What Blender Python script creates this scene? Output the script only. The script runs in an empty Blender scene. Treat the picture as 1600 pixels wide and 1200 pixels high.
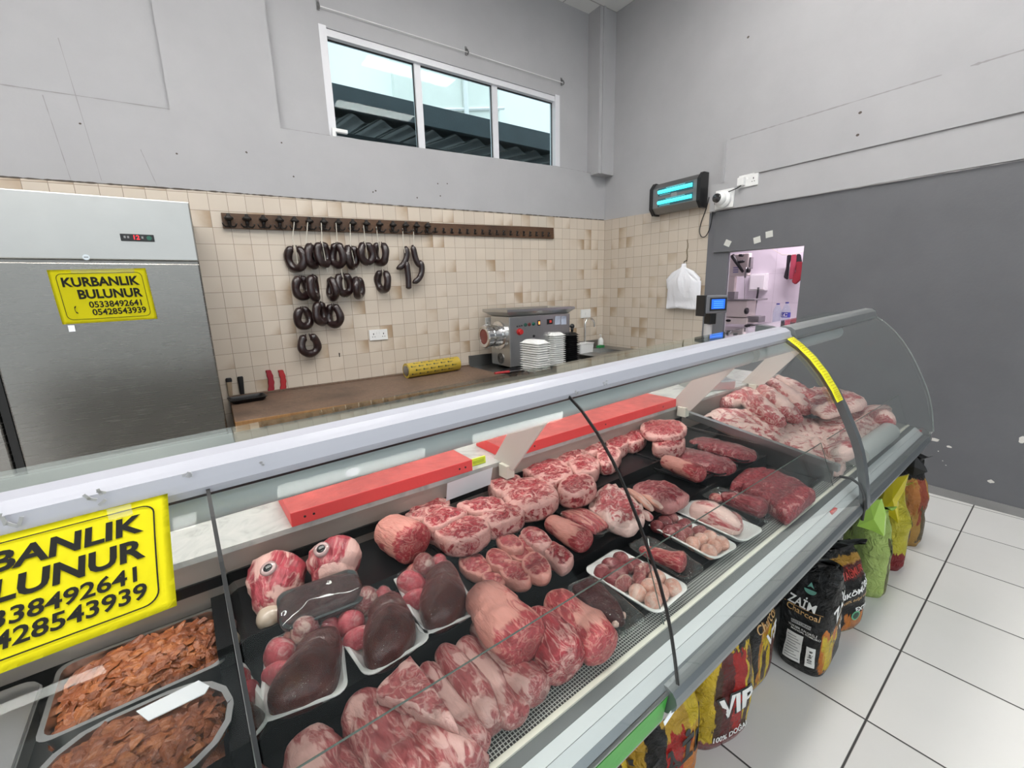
import bpy, bmesh, math, random
from mathutils import Vector, Matrix, noise
C = bpy.context.scene.collection
SC = bpy.context.scene
rad = math.radians
RNG = random.Random(7)

# ------------------------------------------------------------------ camera
CAM_H = 1.45
FPX = 675.335
_yaw, _pit, _rol = rad(34.332), rad(12.057), rad(1.5085)
_f = Vector((math.sin(_yaw)*math.cos(_pit), math.cos(_yaw)*math.cos(_pit), -math.sin(_pit)))
_r = Vector((math.cos(_yaw), -math.sin(_yaw), 0))
_d = _f.cross(_r)
CR = _r*math.cos(_rol) + _d*math.sin(_rol)
CD = -_r*math.sin(_rol) + _d*math.cos(_rol)
cam_d = bpy.data.cameras.new('camera')
cam_d.sensor_width = 36.0
cam_d.sensor_fit = 'HORIZONTAL'
cam_d.lens = 36.0*FPX/1600.0
cam_d.clip_start = 0.02
cam_o = bpy.data.objects.new('camera', cam_d)
C.objects.link(cam_o)
M3 = Matrix((CR, -CD, -_f)).transposed()
cam_o.matrix_world = Matrix.Translation((0, 0, CAM_H)) @ M3.to_4x4()
SC.camera = cam_o

# ------------------------------------------------------------------ world, exposure
SC.view_settings.view_transform = 'Standard'
SC.view_settings.look = 'None'
SC.view_settings.exposure = 0.0
SC.view_settings.gamma = 1.0
SC.view_settings.use_curve_mapping = False
SC.cycles.transparent_max_bounces = 32
SC.cycles.max_bounces = 10
W_ = bpy.data.worlds.new('daylight'); SC.world = W_
W_.use_nodes = True
_bg = W_.node_tree.nodes['Background']
_bg.inputs[0].default_value = (0.86, 0.95, 1.0, 1)
# overcast sky: three times brighter overhead than at the horizon
_n = W_.node_tree.nodes; _l = W_.node_tree.links
_tc = _n.new('ShaderNodeTexCoord'); _sx = _n.new('ShaderNodeSeparateXYZ'); _l.new(_tc.outputs['Generated'], _sx.inputs[0])
_mr = _n.new('ShaderNodeMapRange'); _l.new(_sx.outputs[2], _mr.inputs[0])
_mr.inputs[1].default_value = 0.0; _mr.inputs[2].default_value = 1.0; _mr.inputs[3].default_value = 1.0; _mr.inputs[4].default_value = 3.4
_l.new(_mr.outputs[0], _bg.inputs[1])

# the shop's own ceiling lamps (the panels themselves are built with the ceiling)
LAMP_SPOTS = [(-2.4, 1.9), (-0.8, 1.9), (0.9, 1.9), (2.6, 1.9), (-2.4, 0.45), (-0.8, 0.45), (0.9, 0.45), (2.6, 0.45), (-2.8, -2.7), (-1.4, -2.7)]
LAMP_POWER = 26.5

# ------------------------------------------------------------------ plan helpers: where a sight line meets a plane of the room
CY = rad(3.0)                                  # the display counter stands 3 degrees off the back wall
EU = Vector((math.cos(CY), math.sin(CY), 0)); EV = Vector((-math.sin(CY), math.cos(CY), 0))
YB, XR, ZC = 3.82, 4.0, 4.32                   # back wall, right wall, ceiling
def ray(x, y): return CR*((x-800)/FPX) + CD*((y-600)/FPX) + _f
def onz(x, y, z):
    r = ray(x, y); return r*((z-CAM_H)/r.z) + Vector((0, 0, CAM_H))
def ony(x, y, Y):
    r = ray(x, y); return r*(Y/r.y) + Vector((0, 0, CAM_H))
def onx(x, y, X):
    r = ray(x, y); return r*(X/r.x) + Vector((0, 0, CAM_H))
def uvz(x, y, z):
    q = onz(x, y, z); return Vector((q.dot(EU), q.dot(EV), z))
def onv(x, y, v):
    r = ray(x, y); q = r*(v/r.dot(EV)) + Vector((0, 0, CAM_H)); return Vector((q.dot(EU), q.dot(EV), q.z))
def onu(x, y, u):
    r = ray(x, y); q = r*(u/r.dot(EU)) + Vector((0, 0, CAM_H)); return Vector((q.dot(EU), q.dot(EV), q.z))
def wpos(u, v, z): return EU*u + EV*v + Vector((0, 0, z))

# ------------------------------------------------------------------ object helpers
def obj(name, bm, mats, parent=None, smooth=False, loc=None, rotz=None, angle=None):
    me = bpy.data.meshes.new(name)
    bm.normal_update()
    bm.to_mesh(me); bm.free()
    for m in (mats if isinstance(mats, (list, tuple)) else [mats]):
        me.materials.append(m)
    o = bpy.data.objects.new(name, me); C.objects.link(o)
    if parent is not None: o.parent = parent
    if loc is not None: o.location = loc
    if rotz is not None: o.rotation_euler = (0, 0, rotz)
    if smooth:
        me.polygons.foreach_set('use_smooth', [True]*len(me.polygons))
        if angle is not None:
            me.set_sharp_from_angle(angle=rad(angle))
    return o
def tag(o, label, cat, group=None, kind=None):
    o['label'] = label; o['category'] = cat
    if group: o['group'] = group
    if kind: o['kind'] = kind
    return o
def thing(name, label, cat, loc=(0, 0, 0), rotz=0.0, group=None, rot=None):
    o = bpy.data.objects.new(name, None); C.objects.link(o)
    o.empty_display_size = 0.05
    o.location = loc; o.rotation_euler = rot if rot else (0, 0, rotz)
    return tag(o, label, cat, group)
def struct(name, bm, m, **k):
    o = obj(name, bm, m, **k); o['kind'] = 'structure'; return o
def dup(root, loc, rot=None, label=None, group=None):
    r = root.copy(); C.objects.link(r); r.location = loc
    if rot is not None: r.rotation_euler = rot if not isinstance(rot, (int, float)) else (0, 0, rot)
    if label: r['label'] = label
    if group: r['group'] = group
    for ch in list(root.children):
        c = ch.copy(); C.objects.link(c); c.parent = r
        for g in ch.children:
            d = g.copy(); C.objects.link(d); d.parent = c
    return r

# ------------------------------------------------------------------ mesh helpers
def NB(): return bmesh.new()
def box(bm, x0, x1, y0, y1, z0, z1, mi=0, bev=0.0, M=None):
    vs = [bm.verts.new((x, y, z)) for x in (x0, x1) for y in (y0, y1) for z in (z0, z1)]
    fs = []
    for q in ((0, 1, 3, 2), (4, 6, 7, 5), (0, 4, 5, 1), (2, 3, 7, 6), (0, 2, 6, 4), (1, 5, 7, 3)):
        f = bm.faces.new([vs[i] for i in q]); f.material_index = mi; fs.append(f)
    if bev > 0:
        es = list({e for f in fs for e in f.edges})
        r = bmesh.ops.bevel(bm, geom=es, offset=bev, segments=2, affect='EDGES', profile=0.5)
        vs = list({v for f in r['faces'] for v in f.verts} | {v for v in vs if v.is_valid})
    if M is not None:
        for v in vs: v.co = M @ v.co
    return vs
def prism(bm, pts, h0, h1, axis='z', mi=0, M=None):
    """polygon extruded: axis z -> pts are (x,y); y -> (x,z); x -> (y,z)"""
    def P(a, b, h):
        return (a, b, h) if axis == 'z' else (a, h, b) if axis == 'y' else (h, a, b)
    a = [bm.verts.new(P(p[0], p[1], h0)) for p in pts]
    b = [bm.verts.new(P(p[0], p[1], h1)) for p in pts]
    n = len(pts)
    fs = [bm.faces.new(a), bm.faces.new(b[::-1])]
    for i in range(n):
        fs.append(bm.faces.new((a[i], b[i], b[(i+1) % n], a[(i+1) % n])))
    for f in fs: f.material_index = mi
    bmesh.ops.recalc_face_normals(bm, faces=fs)
    if M is not None:
        for v in a+b: v.co = M @ v.co
    return a+b
def strip(bm, pts, u0, u1, mi=0, thick=0.0):
    """open profile of (y,z) points swept along x from u0 to u1, with thickness"""
    n = len(pts)
    if thick:
        nr = []
        for i in range(n):
            a = pts[max(0, i-1)]; b = pts[min(n-1, i+1)]
            dx, dy = b[0]-a[0], b[1]-a[1]; l = math.hypot(dx, dy) or 1
            nr.append((-dy/l, dx/l))
        loop = list(pts) + [(pts[i][0]+nr[i][0]*thick, pts[i][1]+nr[i][1]*thick) for i in range(n-1, -1, -1)]
        return prism2(bm, loop, u0, u1, mi)
def prism2(bm, loop, u0, u1, mi=0):
    a = [bm.verts.new((u0, p[0], p[1])) for p in loop]
    b = [bm.verts.new((u1, p[0], p[1])) for p in loop]
    n = len(loop); fs = []
    for i in range(n):
        fs.append(bm.faces.new((a[i], a[(i+1) % n], b[(i+1) % n], b[i])))
    h = n//2
    for i in range(h-1):
        fs.append(bm.faces.new((a[i], a[n-1-i], a[n-2-i], a[i+1])))
        fs.append(bm.faces.new((b[i], b[i+1], b[n-2-i], b[n-1-i])))
    for f in fs: f.material_index = mi
    bmesh.ops.recalc_face_normals(bm, faces=fs)
    return a+b
def frame_of(t):
    t = t.normalized()
    up = Vector((0, 0, 1)) if abs(t.z) < 0.9 else Vector((1, 0, 0))
    s = t.cross(up).normalized()
    return s, s.cross(t).normalized()
def tube(bm, pts, r, n=10, mi=0, cap=True, closed=False):
    pts = [Vector(p) for p in pts]; m = len(pts)
    rs = r if isinstance(r, (list, tuple)) else [r]*m
    rings = []; s0 = None
    for i, p in enumerate(pts):
        if closed: t = pts[(i+1) % m]-pts[i-1]
        else: t = pts[min(m-1, i+1)]-pts[max(0, i-1)]
        t.normalize()
        if s0 is None: s, w = frame_of(t)
        else:
            s = (s0 - t*s0.dot(t)).normalized(); w = s.cross(t).normalized()
        s0 = s
        rings.append([bm.verts.new(p + (s*math.cos(2*math.pi*k/n) + w*math.sin(2*math.pi*k/n))*rs[i]) for k in range(n)])
    fs = []
    for i in range(m if closed else m-1):
        A, B = rings[i], rings[(i+1) % m]
        for k in range(n):
            fs.append(bm.faces.new((A[k], A[(k+1) % n], B[(k+1) % n], B[k])))
    if cap and not closed:
        fs.append(bm.faces.new(rings[0][::-1])); fs.append(bm.faces.new(rings[-1]))
    for f in fs: f.material_index = mi
    return [v for q in rings for v in q]
def lathe(bm, prof, n=24, mi=0, M=None):
    """prof: (radius, z) list"""
    rings = [[bm.verts.new((r*math.cos(2*math.pi*k/n), r*math.sin(2*math.pi*k/n), z)) for k in range(n)] for r, z in prof]
    fs = []
    for A, B in zip(rings, rings[1:]):
        for k in range(n):
            fs.append(bm.faces.new((A[k], A[(k+1) % n], B[(k+1) % n], B[k])))
    if prof[0][0] > 0: fs.append(bm.faces.new(rings[0][::-1]))
    if prof[-1][0] > 0: fs.append(bm.faces.new(rings[-1]))
    for f in fs: f.material_index = mi
    vs = [v for q in rings for v in q]
    if M is not None:
        for v in vs: v.co = M @ v.co
    return vs
def rrect(w, h, r, n=5):
    """rounded rectangle outline, centred"""
    out = []
    for cx, cy, a0 in ((w/2-r, h/2-r, 0), (-w/2+r, h/2-r, 90), (-w/2+r, -h/2+r, 180), (w/2-r, -h/2+r, 270)):
        for i in range(n+1):
            a = rad(a0+90*i/n); out.append((cx+r*math.cos(a), cy+r*math.sin(a)))
    return out
def rings(bm, rr, mi=0, cap0=True, cap1=True):
    """loft a list of equal-length closed rings of 3D points"""
    R = [[bm.verts.new(p) for p in q] for q in rr]; n = len(R[0]); fs = []
    for A, B in zip(R, R[1:]):
        for k in range(n):
            fs.append(bm.faces.new((A[k], A[(k+1) % n], B[(k+1) % n], B[k])))
    if cap0: fs.append(bm.faces.new(R[0][::-1]))
    if cap1: fs.append(bm.faces.new(R[-1]))
    for f in fs: f.material_index = mi
    return [v for q in R for v in q]
def ball(bm, c, r, sx=1, sy=1, sz=1, n=14, m=8, mi=0):
    pr = []
    vs0 = set(bm.verts)
    rr = []
    for i in range(1, m):
        a = math.pi*i/m
        rr.append([Vector((c[0]+r*sx*math.sin(a)*math.cos(2*math.pi*k/n), c[1]+r*sy*math.sin(a)*math.sin(2*math.pi*k/n), c[2]-r*sz*math.cos(a))) for k in range(n)])
    vs = rings(bm, rr, mi, False, False)
    b = bm.verts.new((c[0], c[1], c[2]-r*sz)); t = bm.verts.new((c[0], c[1], c[2]+r*sz))
    for k in range(n):
        f = bm.faces.new((vs[(k+1) % n], vs[k], b)); f.material_index = mi
        q = len(vs)-n
        f = bm.faces.new((vs[q+k], vs[q+(k+1) % n], t)); f.material_index = mi
    return vs+[b, t]
_tcache = {}
def text_geo(body, size, bold=0.0):
    """letters as flat polygons: (verts in x,y ; faces)"""
    k = (body, size, bold)
    if k in _tcache: return _tcache[k]
    cu = bpy.data.curves.new('lettering', 'FONT')
    cu.body = body; cu.size = size; cu.offset = bold*size; cu.resolution_u = 3; cu.align_x = 'CENTER'; cu.align_y = 'CENTER'
    o = bpy.data.objects.new('lettering', cu); C.objects.link(o)
    dg = bpy.context.evaluated_depsgraph_get()
    ev = o.evaluated_get(dg); me = ev.to_mesh()
    vs = [(v.co.x, v.co.y) for v in me.vertices]; fs = [tuple(p.vertices) for p in me.polygons]
    ev.to_mesh_clear()
    bpy.data.objects.remove(o); bpy.data.curves.remove(cu)
    _tcache[k] = (vs, fs)
    return vs, fs
def add_text(bm, body, size, fn, bold=0.0, mi=0, cx=0, cy=0, sx=1.0, rot=0.0):
    """fn maps (x,y) on the sheet to a 3D point"""
    vs, fs = text_geo(body, size, bold)
    c, s = math.cos(rot), math.sin(rot)
    B = [bm.verts.new(fn(cx + (x*sx)*c - y*s, cy + (x*sx)*s + y*c)) for x, y in vs]
    for f in fs:
        try:
            q = bm.faces.new([B[i] for i in f]); q.material_index = mi
        except ValueError: pass

# ------------------------------------------------------------------ materials
def mat(name, col=(0.8, 0.8, 0.8), rough=0.5, metal=0.0, coat=0.0, emit=None, es=1.0, spec=0.5, coat_r=0.05):
    m = bpy.data.materials.new(name); m.use_nodes = True
    b = m.node_tree.nodes['Principled BSDF']
    b.inputs['Base Color'].default_value = (*col, 1); b.inputs['Roughness'].default_value = rough
    b.inputs['Metallic'].default_value = metal; b.inputs['Specular IOR Level'].default_value = spec
    b.inputs['Coat Weight'].default_value = coat; b.inputs['Coat Roughness'].default_value = coat_r
    if emit:
        b.inputs['Emission Color'].default_value = (*emit, 1); b.inputs['Emission Strength'].default_value = es
    return m
class NT:
    def __init__(s, m): s.m = m; s.t = m.node_tree; s.n = s.t.nodes; s.l = s.t.links; s.b = s.n.get('Principled BSDF')
    def node(s, t, **k):
        n = s.n.new(t)
        for a, v in k.items():
            if a.startswith('i_'):
                key = a[2:]; key = int(key) if key.isdigit() else key.replace('_', ' ')
                n.inputs[key].default_value = v
            else: setattr(n, a, v)
        return n
    def link(s, a, b): s.l.new(a, b)
    def coord(s, kind='Object', scale=(1, 1, 1), rot=(0, 0, 0), loc=(0, 0, 0)):
        c = s.node('ShaderNodeTexCoord'); mp = s.node('ShaderNodeMapping')
        mp.inputs['Scale'].default_value = scale; mp.inputs['Rotation'].default_value = rot; mp.inputs['Location'].default_value = loc
        s.link(c.outputs[kind], mp.inputs[0]); return mp.outputs[0]
    def noise(s, vec, scale, detail=4, rough=0.55, dist=0.0):
        n = s.node('ShaderNodeTexNoise'); n.inputs['Scale'].default_value = scale; n.inputs['Detail'].default_value = detail
        n.inputs['Roughness'].default_value = rough; n.inputs['Distortion'].default_value = dist
        s.link(vec, n.inputs['Vector']); return n.outputs['Fac']
    def ramp(s, fac, stops, interp='LINEAR'):
        r = s.node('ShaderNodeValToRGB'); e = r.color_ramp.elements; r.color_ramp.interpolation = interp
        while len(e) > 1: e.remove(e[-1])
        e[0].position = stops[0][0]; e[0].color = (*stops[0][1], 1) if len(stops[0][1]) == 3 else stops[0][1]
        for p, c in stops[1:]:
            q = e.new(p); q.color = (*c, 1) if len(c) == 3 else c
        s.link(fac, r.inputs[0]); return r.outputs[0]
    def val(s, fac, a, b, c=0.0, d=1.0):
        n = s.node('ShaderNodeMapRange'); n.inputs[1].default_value = a; n.inputs[2].default_value = b
        n.inputs[3].default_value = c; n.inputs[4].default_value = d
        n.interpolation_type = 'SMOOTHSTEP'; s.link(fac, n.inputs[0]); return n.outputs[0]
    def math(s, op, a, b=None, clamp=False):
        n = s.node('ShaderNodeMath', operation=op); n.use_clamp = clamp
        for i, v in enumerate((a, b)):
            if v is None: continue
            if isinstance(v, (int, float)): n.inputs[i].default_value = v
            else: s.link(v, n.inputs[i])
        return n.outputs[0]
    def mix(s, fac, a, b, blend='MIX'):
        n = s.node('ShaderNodeMix', data_type='RGBA', blend_type=blend)
        for i, v in ((0, fac), (6, a), (7, b)):
            if isinstance(v, (int, float)): n.inputs[i].default_value = v
            elif isinstance(v, (tuple, list)): n.inputs[i].default_value = (*v, 1) if len(v) == 3 else v
            else: s.link(v, n.inputs[i])
        return n.outputs[2]
    def bump(s, h, strength=0.3, dist=0.01, coat=False):
        n = s.node('ShaderNodeBump'); n.inputs['Strength'].default_value = strength; n.inputs['Distance'].default_value = dist
        s.link(h, n.inputs['Height']); s.link(n.outputs[0], s.b.inputs['Normal'])
        if coat: s.link(n.outputs[0], s.b.inputs['Coat Normal'])
        return n.outputs[0]
    def color(s, c): s.link(c, s.b.inputs['Base Color'])
def glass(name, tint=(0.93, 0.97, 0.95), rough=0.01, f0=0.035, extra=0.0, wrinkle=0.0):
    """thin sheet glass / film: clear, with a mirror share that grows towards grazing angles"""
    m = bpy.data.materials.new(name); m.use_nodes = True
    k = NT(m); k.n.remove(k.b); out = k.n['Material Output']
    lw = k.node('ShaderNodeLayerWeight'); lw.inputs[0].default_value = 0.5
    p5 = k.math('POWER', lw.outputs['Facing'], 5.0)
    F = k.math('ADD', k.math('MULTIPLY', p5, 1-f0), f0, True)
    tr = k.node('ShaderNodeBsdfTransparent'); tr.inputs[0].default_value = (*tint, 1)
    gl = k.node('ShaderNodeBsdfGlossy'); gl.inputs['Roughness'].default_value = rough; gl.inputs[0].default_value = (0.95, 0.98, 0.96, 1)
    if wrinkle:
        v = k.coord('Object'); h = k.noise(v, 38, 3, 0.6, 1.6)
        bp = k.node('ShaderNodeBump'); bp.inputs['Strength'].default_value = wrinkle; bp.inputs['Distance'].default_value = 0.01
        k.link(h, bp.inputs['Height']); k.link(bp.outputs[0], gl.inputs['Normal'])
    mx = k.node('ShaderNodeMixShader'); k.link(F, mx.inputs[0]); k.link(tr.outputs[0], mx.inputs[1]); k.link(gl.outputs[0], mx.inputs[2])
    last = mx.outputs[0]
    if extra:
        df = k.node('ShaderNodeBsdfDiffuse'); df.inputs[0].default_value = (0.85, 0.86, 0.85, 1)
        m2 = k.node('ShaderNodeMixShader'); m2.inputs[0].default_value = extra
        k.link(last, m2.inputs[1]); k.link(df.outputs[0], m2.inputs[2]); last = m2.outputs[0]
    k.link(last, out.inputs[0])
    return m
def steel(name, col=(0.55, 0.55, 0.54), rough=0.3, axis=(1, 1, 40), blotch=0.025):
    m = mat(name, col, rough, 1.0); k = NT(m)
    v = k.coord('Object', axis); n = k.noise(v, 6, 3)
    r = k.val(n, 0.3, 0.7, rough-blotch, rough+blotch); k.link(r, k.b.inputs['Roughness'])
    v2 = k.coord('Object'); n2 = k.noise(v2, 5, 4)
    k.color(k.ramp(n2, [(0.3, tuple(c*0.94 for c in col)), (0.7, col)]))
    return m
def paint(name, col, rough=0.55, var=0.06, bump=0.05, scale=3.0):
    m = mat(name, col, rough); k = NT(m)
    v = k.coord('Object'); n = k.noise(v, scale, 6, 0.6)
    k.color(k.ramp(n, [(0.25, tuple(c*(1-var) for c in col)), (0.75, tuple(min(1, c*(1+var*0.6)) for c in col))]))
    n2 = k.noise(v, 60, 4); k.bump(n2, bump, 0.01)
    return m
M = {}
M['white'] = paint('white_wall_paint', (0.40, 0.397, 0.407))
M['grey'] = paint('grey_wall_paint', (0.130, 0.132, 0.142), 0.5, 0.10, 0.08)
M['greydark'] = paint('dark_grey_wall_paint', (0.135, 0.137, 0.15), 0.5)
M['plastic_white'] = mat('white_plastic', (0.78, 0.78, 0.77), 0.35)
M['plastic_black'] = mat('black_plastic', (0.012, 0.012, 0.013), 0.3)
M['rubber'] = mat('black_rubber', (0.012, 0.012, 0.012), 0.5)
M['foam_white'] = mat('white_foam', (0.86, 0.86, 0.84), 0.4)
M['foam_black'] = mat('black_foam', (0.010, 0.010, 0.011), 0.35, spec=0.25)
M['steel'] = steel('brushed_steel')
M['steel_dark'] = steel('dull_steel', (0.34, 0.34, 0.335), 0.34)
M['chrome'] = mat('chrome', (0.72, 0.72, 0.72), 0.12, 1.0)
M['alu'] = steel('anodised_aluminium', (0.62, 0.645, 0.64), 0.36, (1, 40, 40), 0.03)
M['alu_white'] = mat('white_coated_rail', (0.41, 0.415, 0.465), 0.28)
M['glass'] = glass('sheet_glass', (0.985, 0.993, 0.988), 0.01, 0.006)
M['glass_edge'] = mat('green_glass_edge', (0.075, 0.10, 0.085), 0.35)
M['film'] = glass('cling_film', (0.995, 0.995, 0.995), 0.06, 0.012, 0.0, 0.9)
M['clear_plastic'] = glass('clear_plastic', (0.93, 0.95, 0.94), 0.06, 0.04, 0.02)
M['yellow_paper'] = paint('yellow_paper', (0.95, 0.87, 0.02), 0.85, 0.03, 0.02)
M['yellow_paper'].node_tree.nodes['Principled BSDF'].inputs['Specular IOR Level'].default_value = 0.15
M['ink'] = mat('black_ink', (0.018, 0.018, 0.016), 0.9, spec=0.1)
M['white_card'] = mat('white_card', (0.86, 0.88, 0.92), 0.5)
M['red_dot'] = mat('red_sticker', (0.55, 0.03, 0.03), 0.4)

# ================================================================== THE ROOM
def tile_mat(name, ua, va, pitch, gap, base, dark, grout, slope=0.0, u0=0.0, v0=0.0, rotc=None, rough=0.18, brown=True):
    m = mat(name, base, rough); k = NT(m)
    c = k.node('ShaderNodeTexCoord'); s = k.node('ShaderNodeSeparateXYZ'); k.link(c.outputs['Object'], s.inputs[0])
    U, V = s.outputs[ua], s.outputs[va]
    if rotc is not None:
        cu, su = math.cos(rotc), math.sin(rotc)
        U2 = k.math('ADD', k.math('MULTIPLY', U, cu), k.math('MULTIPLY', V, su))
        V2 = k.math('ADD', k.math('MULTIPLY', U, -su), k.math('MULTIPLY', V, cu))
        U, V = U2, V2
    if slope:
        V = k.math('SUBTRACT', V, k.math('MULTIPLY', U, slope))
    a = k.math('DIVIDE', k.math('SUBTRACT', U, u0), pitch); b = k.math('DIVIDE', k.math('SUBTRACT', V, v0), pitch)
    fa = k.math('FRACT', a); fb = k.math('FRACT', b)
    ea = k.math('MINIMUM', fa, k.math('SUBTRACT', 1.0, fa)); eb = k.math('MINIMUM', fb, k.math('SUBTRACT', 1.0, fb))
    e = k.math('MINIMUM', ea, eb)
    mask = k.val(e, gap*0.6, gap*1.3)
    cv = k.node('ShaderNodeCombineXYZ'); k.link(k.math('FLOOR', a), cv.inputs[0]); k.link(k.math('FLOOR', b), cv.inputs[1])
    wn = k.node('ShaderNodeTexWhiteNoise'); k.link(cv.outputs[0], wn.inputs['Vector'])
    rnd = wn.outputs['Value']
    sc = k.node('ShaderNodeSeparateColor'); k.link(wn.outputs['Color'], sc.inputs[0])
    col = k.ramp(rnd, [(0.0, tuple(x*0.93 for x in base)), (0.6, base), (1.0, tuple(min(1, x*1.05) for x in base))])
    if brown:
        # a share of the tiles are fired darker towards one edge
        n = k.noise(c.outputs['Object'], 7, 3)
        g = k.math('ADD', k.math('MULTIPLY', fa, k.math('SUBTRACT', sc.outputs[0], 0.5)), k.math('MULTIPLY', fb, k.math('SUBTRACT', sc.outputs[1], 0.6)))
        g = k.math('ADD', k.math('MULTIPLY', g, 1.6), k.math('MULTIPLY', k.math('SUBTRACT', n, 0.5), 0.8))
        sel = k.val(rnd, 0.58, 0.90)
        amt = k.math('MULTIPLY', k.val(g, -0.15, 1.0), k.math('ADD', k.math('MULTIPLY', sel, 0.8), 0.15))
        col = k.mix(amt, col, dark)
    else:
        n = k.noise(c.outputs['Object'], 2.2, 6, 0.65)
        col = k.mix(k.val(n, 0.45, 0.8, 0, 0.35), col, dark)
    col = k.mix(mask, grout, col)
    k.color(col)
    k.link(k.val(mask, 0, 1, 0.75, rough), k.b.inputs['Roughness'])
    k.bump(mask, 0.35, 0.004)
    return m
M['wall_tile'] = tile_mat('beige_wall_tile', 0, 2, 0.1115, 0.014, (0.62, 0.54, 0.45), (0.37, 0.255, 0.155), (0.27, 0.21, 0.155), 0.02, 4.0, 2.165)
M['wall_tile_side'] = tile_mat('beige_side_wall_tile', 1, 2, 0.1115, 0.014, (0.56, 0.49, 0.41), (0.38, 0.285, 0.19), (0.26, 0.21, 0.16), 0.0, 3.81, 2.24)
M['floor_tile'] = tile_mat('white_floor_tile', 0, 1, 0.457, 0.0075, (0.74, 0.725, 0.70), (0.64, 0.63, 0.60), (0.055, 0.052, 0.05), 0.0, 2.565, 0.2355, CY, 0.22, False)
M['ceiling'] = tile_mat('white_ceiling_tile', 0, 1, 0.6, 0.012, (0.68, 0.68, 0.67), (0.6, 0.6, 0.58), (0.35, 0.35, 0.34), 0, 4.0, 3.7, None, 0.7, False)

b = NB(); box(b, -4, 6.2, -4, 4.3, -0.1, 0); struct('floor', b, M['floor_tile'])
b = NB(); box(b, -4, 6.2, -4, 4.0, ZC, ZC+0.1); struct('ceiling', b, M['ceiling'])

# back wall: lower storey, flush pier, two shallow recesses, window opening
b = NB()
RZ = [(-4, 2.60), (-0.02, 2.668), (0.613, 2.668), (0.96, 2.672), (3.225, 2.745), (4.15, 2.735)]
prism(b, [(-4, 0), (4.15, 0)] + RZ[::-1], YB, 4.0, 'y')
box(b, -0.03, 0.613, YB, 4.0, 2.668, ZC)                    # pier between the recesses
box(b, -4, -0.03, YB+0.03, 4.0, 2.55, ZC)                  # left recess
RY = 3.875
box(b, 0.613, 0.985, RY, 4.0, 2.6, ZC)
box(b, 0.985, 3.335, RY, 4.0, 3.445, ZC)
box(b, 3.335, 4.15, RY, 4.0, 2.6, ZC)
struct('wall_back', b, M['white'])
b = NB(); box(b, 3.76, 4.0, 3.70, RY+0.02, 2.715, ZC); box(b, 3.80, 3.83, 3.685, 3.70, 2.715, ZC); struct('trim_4', b, M['white'])
# tiled part of the back wall (its top edge rises slightly to the right, as laid)
b = NB(); prism(b, [(-4, 0), (4.0, 0), (4.0, 2.247), (1.3, 2.197), (0.0, 2.180), (-4, 2.09)], YB-0.006, YB+0.01, 'y'); struct('wall_back_tiles', b, M['wall_tile'])
# crumbling joint between paint and tiles, shade strips, drip lines and nail marks on the plaster
wbk = bpy.data.objects['wall_back']; RN = random.Random(3)
grime = mat('grimy_crack', (0.10, 0.085, 0.07), 0.9); faint = mat('faint_line', (0.30, 0.29, 0.29), 0.9)
def ragged_strip(nm, pts, w, m, par, axis='y', off=0.0):
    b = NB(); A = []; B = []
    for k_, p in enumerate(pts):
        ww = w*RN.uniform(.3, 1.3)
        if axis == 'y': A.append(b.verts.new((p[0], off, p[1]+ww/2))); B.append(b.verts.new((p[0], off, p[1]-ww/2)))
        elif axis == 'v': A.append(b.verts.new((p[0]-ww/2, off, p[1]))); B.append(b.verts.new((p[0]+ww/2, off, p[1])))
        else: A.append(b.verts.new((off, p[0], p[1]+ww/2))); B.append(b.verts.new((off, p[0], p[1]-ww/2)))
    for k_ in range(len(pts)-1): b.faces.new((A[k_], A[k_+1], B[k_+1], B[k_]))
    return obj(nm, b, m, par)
def run(p, q, n): return [(p[0]+(q[0]-p[0])*k_/n, p[1]+(q[1]-p[1])*k_/n) for k_ in range(n+1)]
ragged_strip('paint_edge', run((-1.2, 2.156), (0.0, 2.1815), 60) + run((0.02, 2.182), (1.3, 2.199), 60) + run((1.33, 2.199), (3.98, 2.249), 110), .009, grime, wbk, 'y', YB-.0072)
ragged_strip('shade_and_drip_line', run((-1.2, 2.640), (-.03, 2.668), 40), .006, faint, wbk, 'y', YB-.001)  # shade along the recess ledges, put on as thin darker strips
ragged_strip('shade_and_drip_line', run((.613, 2.668), (.96, 2.672), 20), .004, faint, wbk, 'y', YB-.001)
ragged_strip('shade_and_drip_line', run((3.24, 2.745), (3.76, 2.738), 20), .004, faint, wbk, 'y', YB-.001)
for x0, z0, x1, z1 in ((-.62, 2.63, -.58, 2.18), (-.50, 2.95, -.44, 2.19), (-.22, 2.40, -.17, 2.19)):  # drip lines running down the plaster
    ragged_strip('shade_and_drip_line', [(x0+(x1-x0)*k_/12, z0+(z1-z0)*k_/12) for k_ in range(13)], .004, faint, wbk, 'v', YB-.001 if z0 < 2.7 else YB-.001)
for x, y in ((125, 193), (276, 240), (385, 238), (459, 276), (440, 223), (587, 298), (583, 300), (688, 306), (699, 287), (684, 287), (652, 309)):
    p = ony(x, y, YB-.001); b = NB(); disc_pts = [b.verts.new((p.x+.007*RN.uniform(.6, 1.2)*math.cos(a), YB-.001, p.z+.007*RN.uniform(.6, 1.2)*math.sin(a))) for a in [rad(q) for q in range(0, 360, 45)]]
    b.faces.new(disc_pts); obj('nail_mark', b, grime, wbk)
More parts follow.
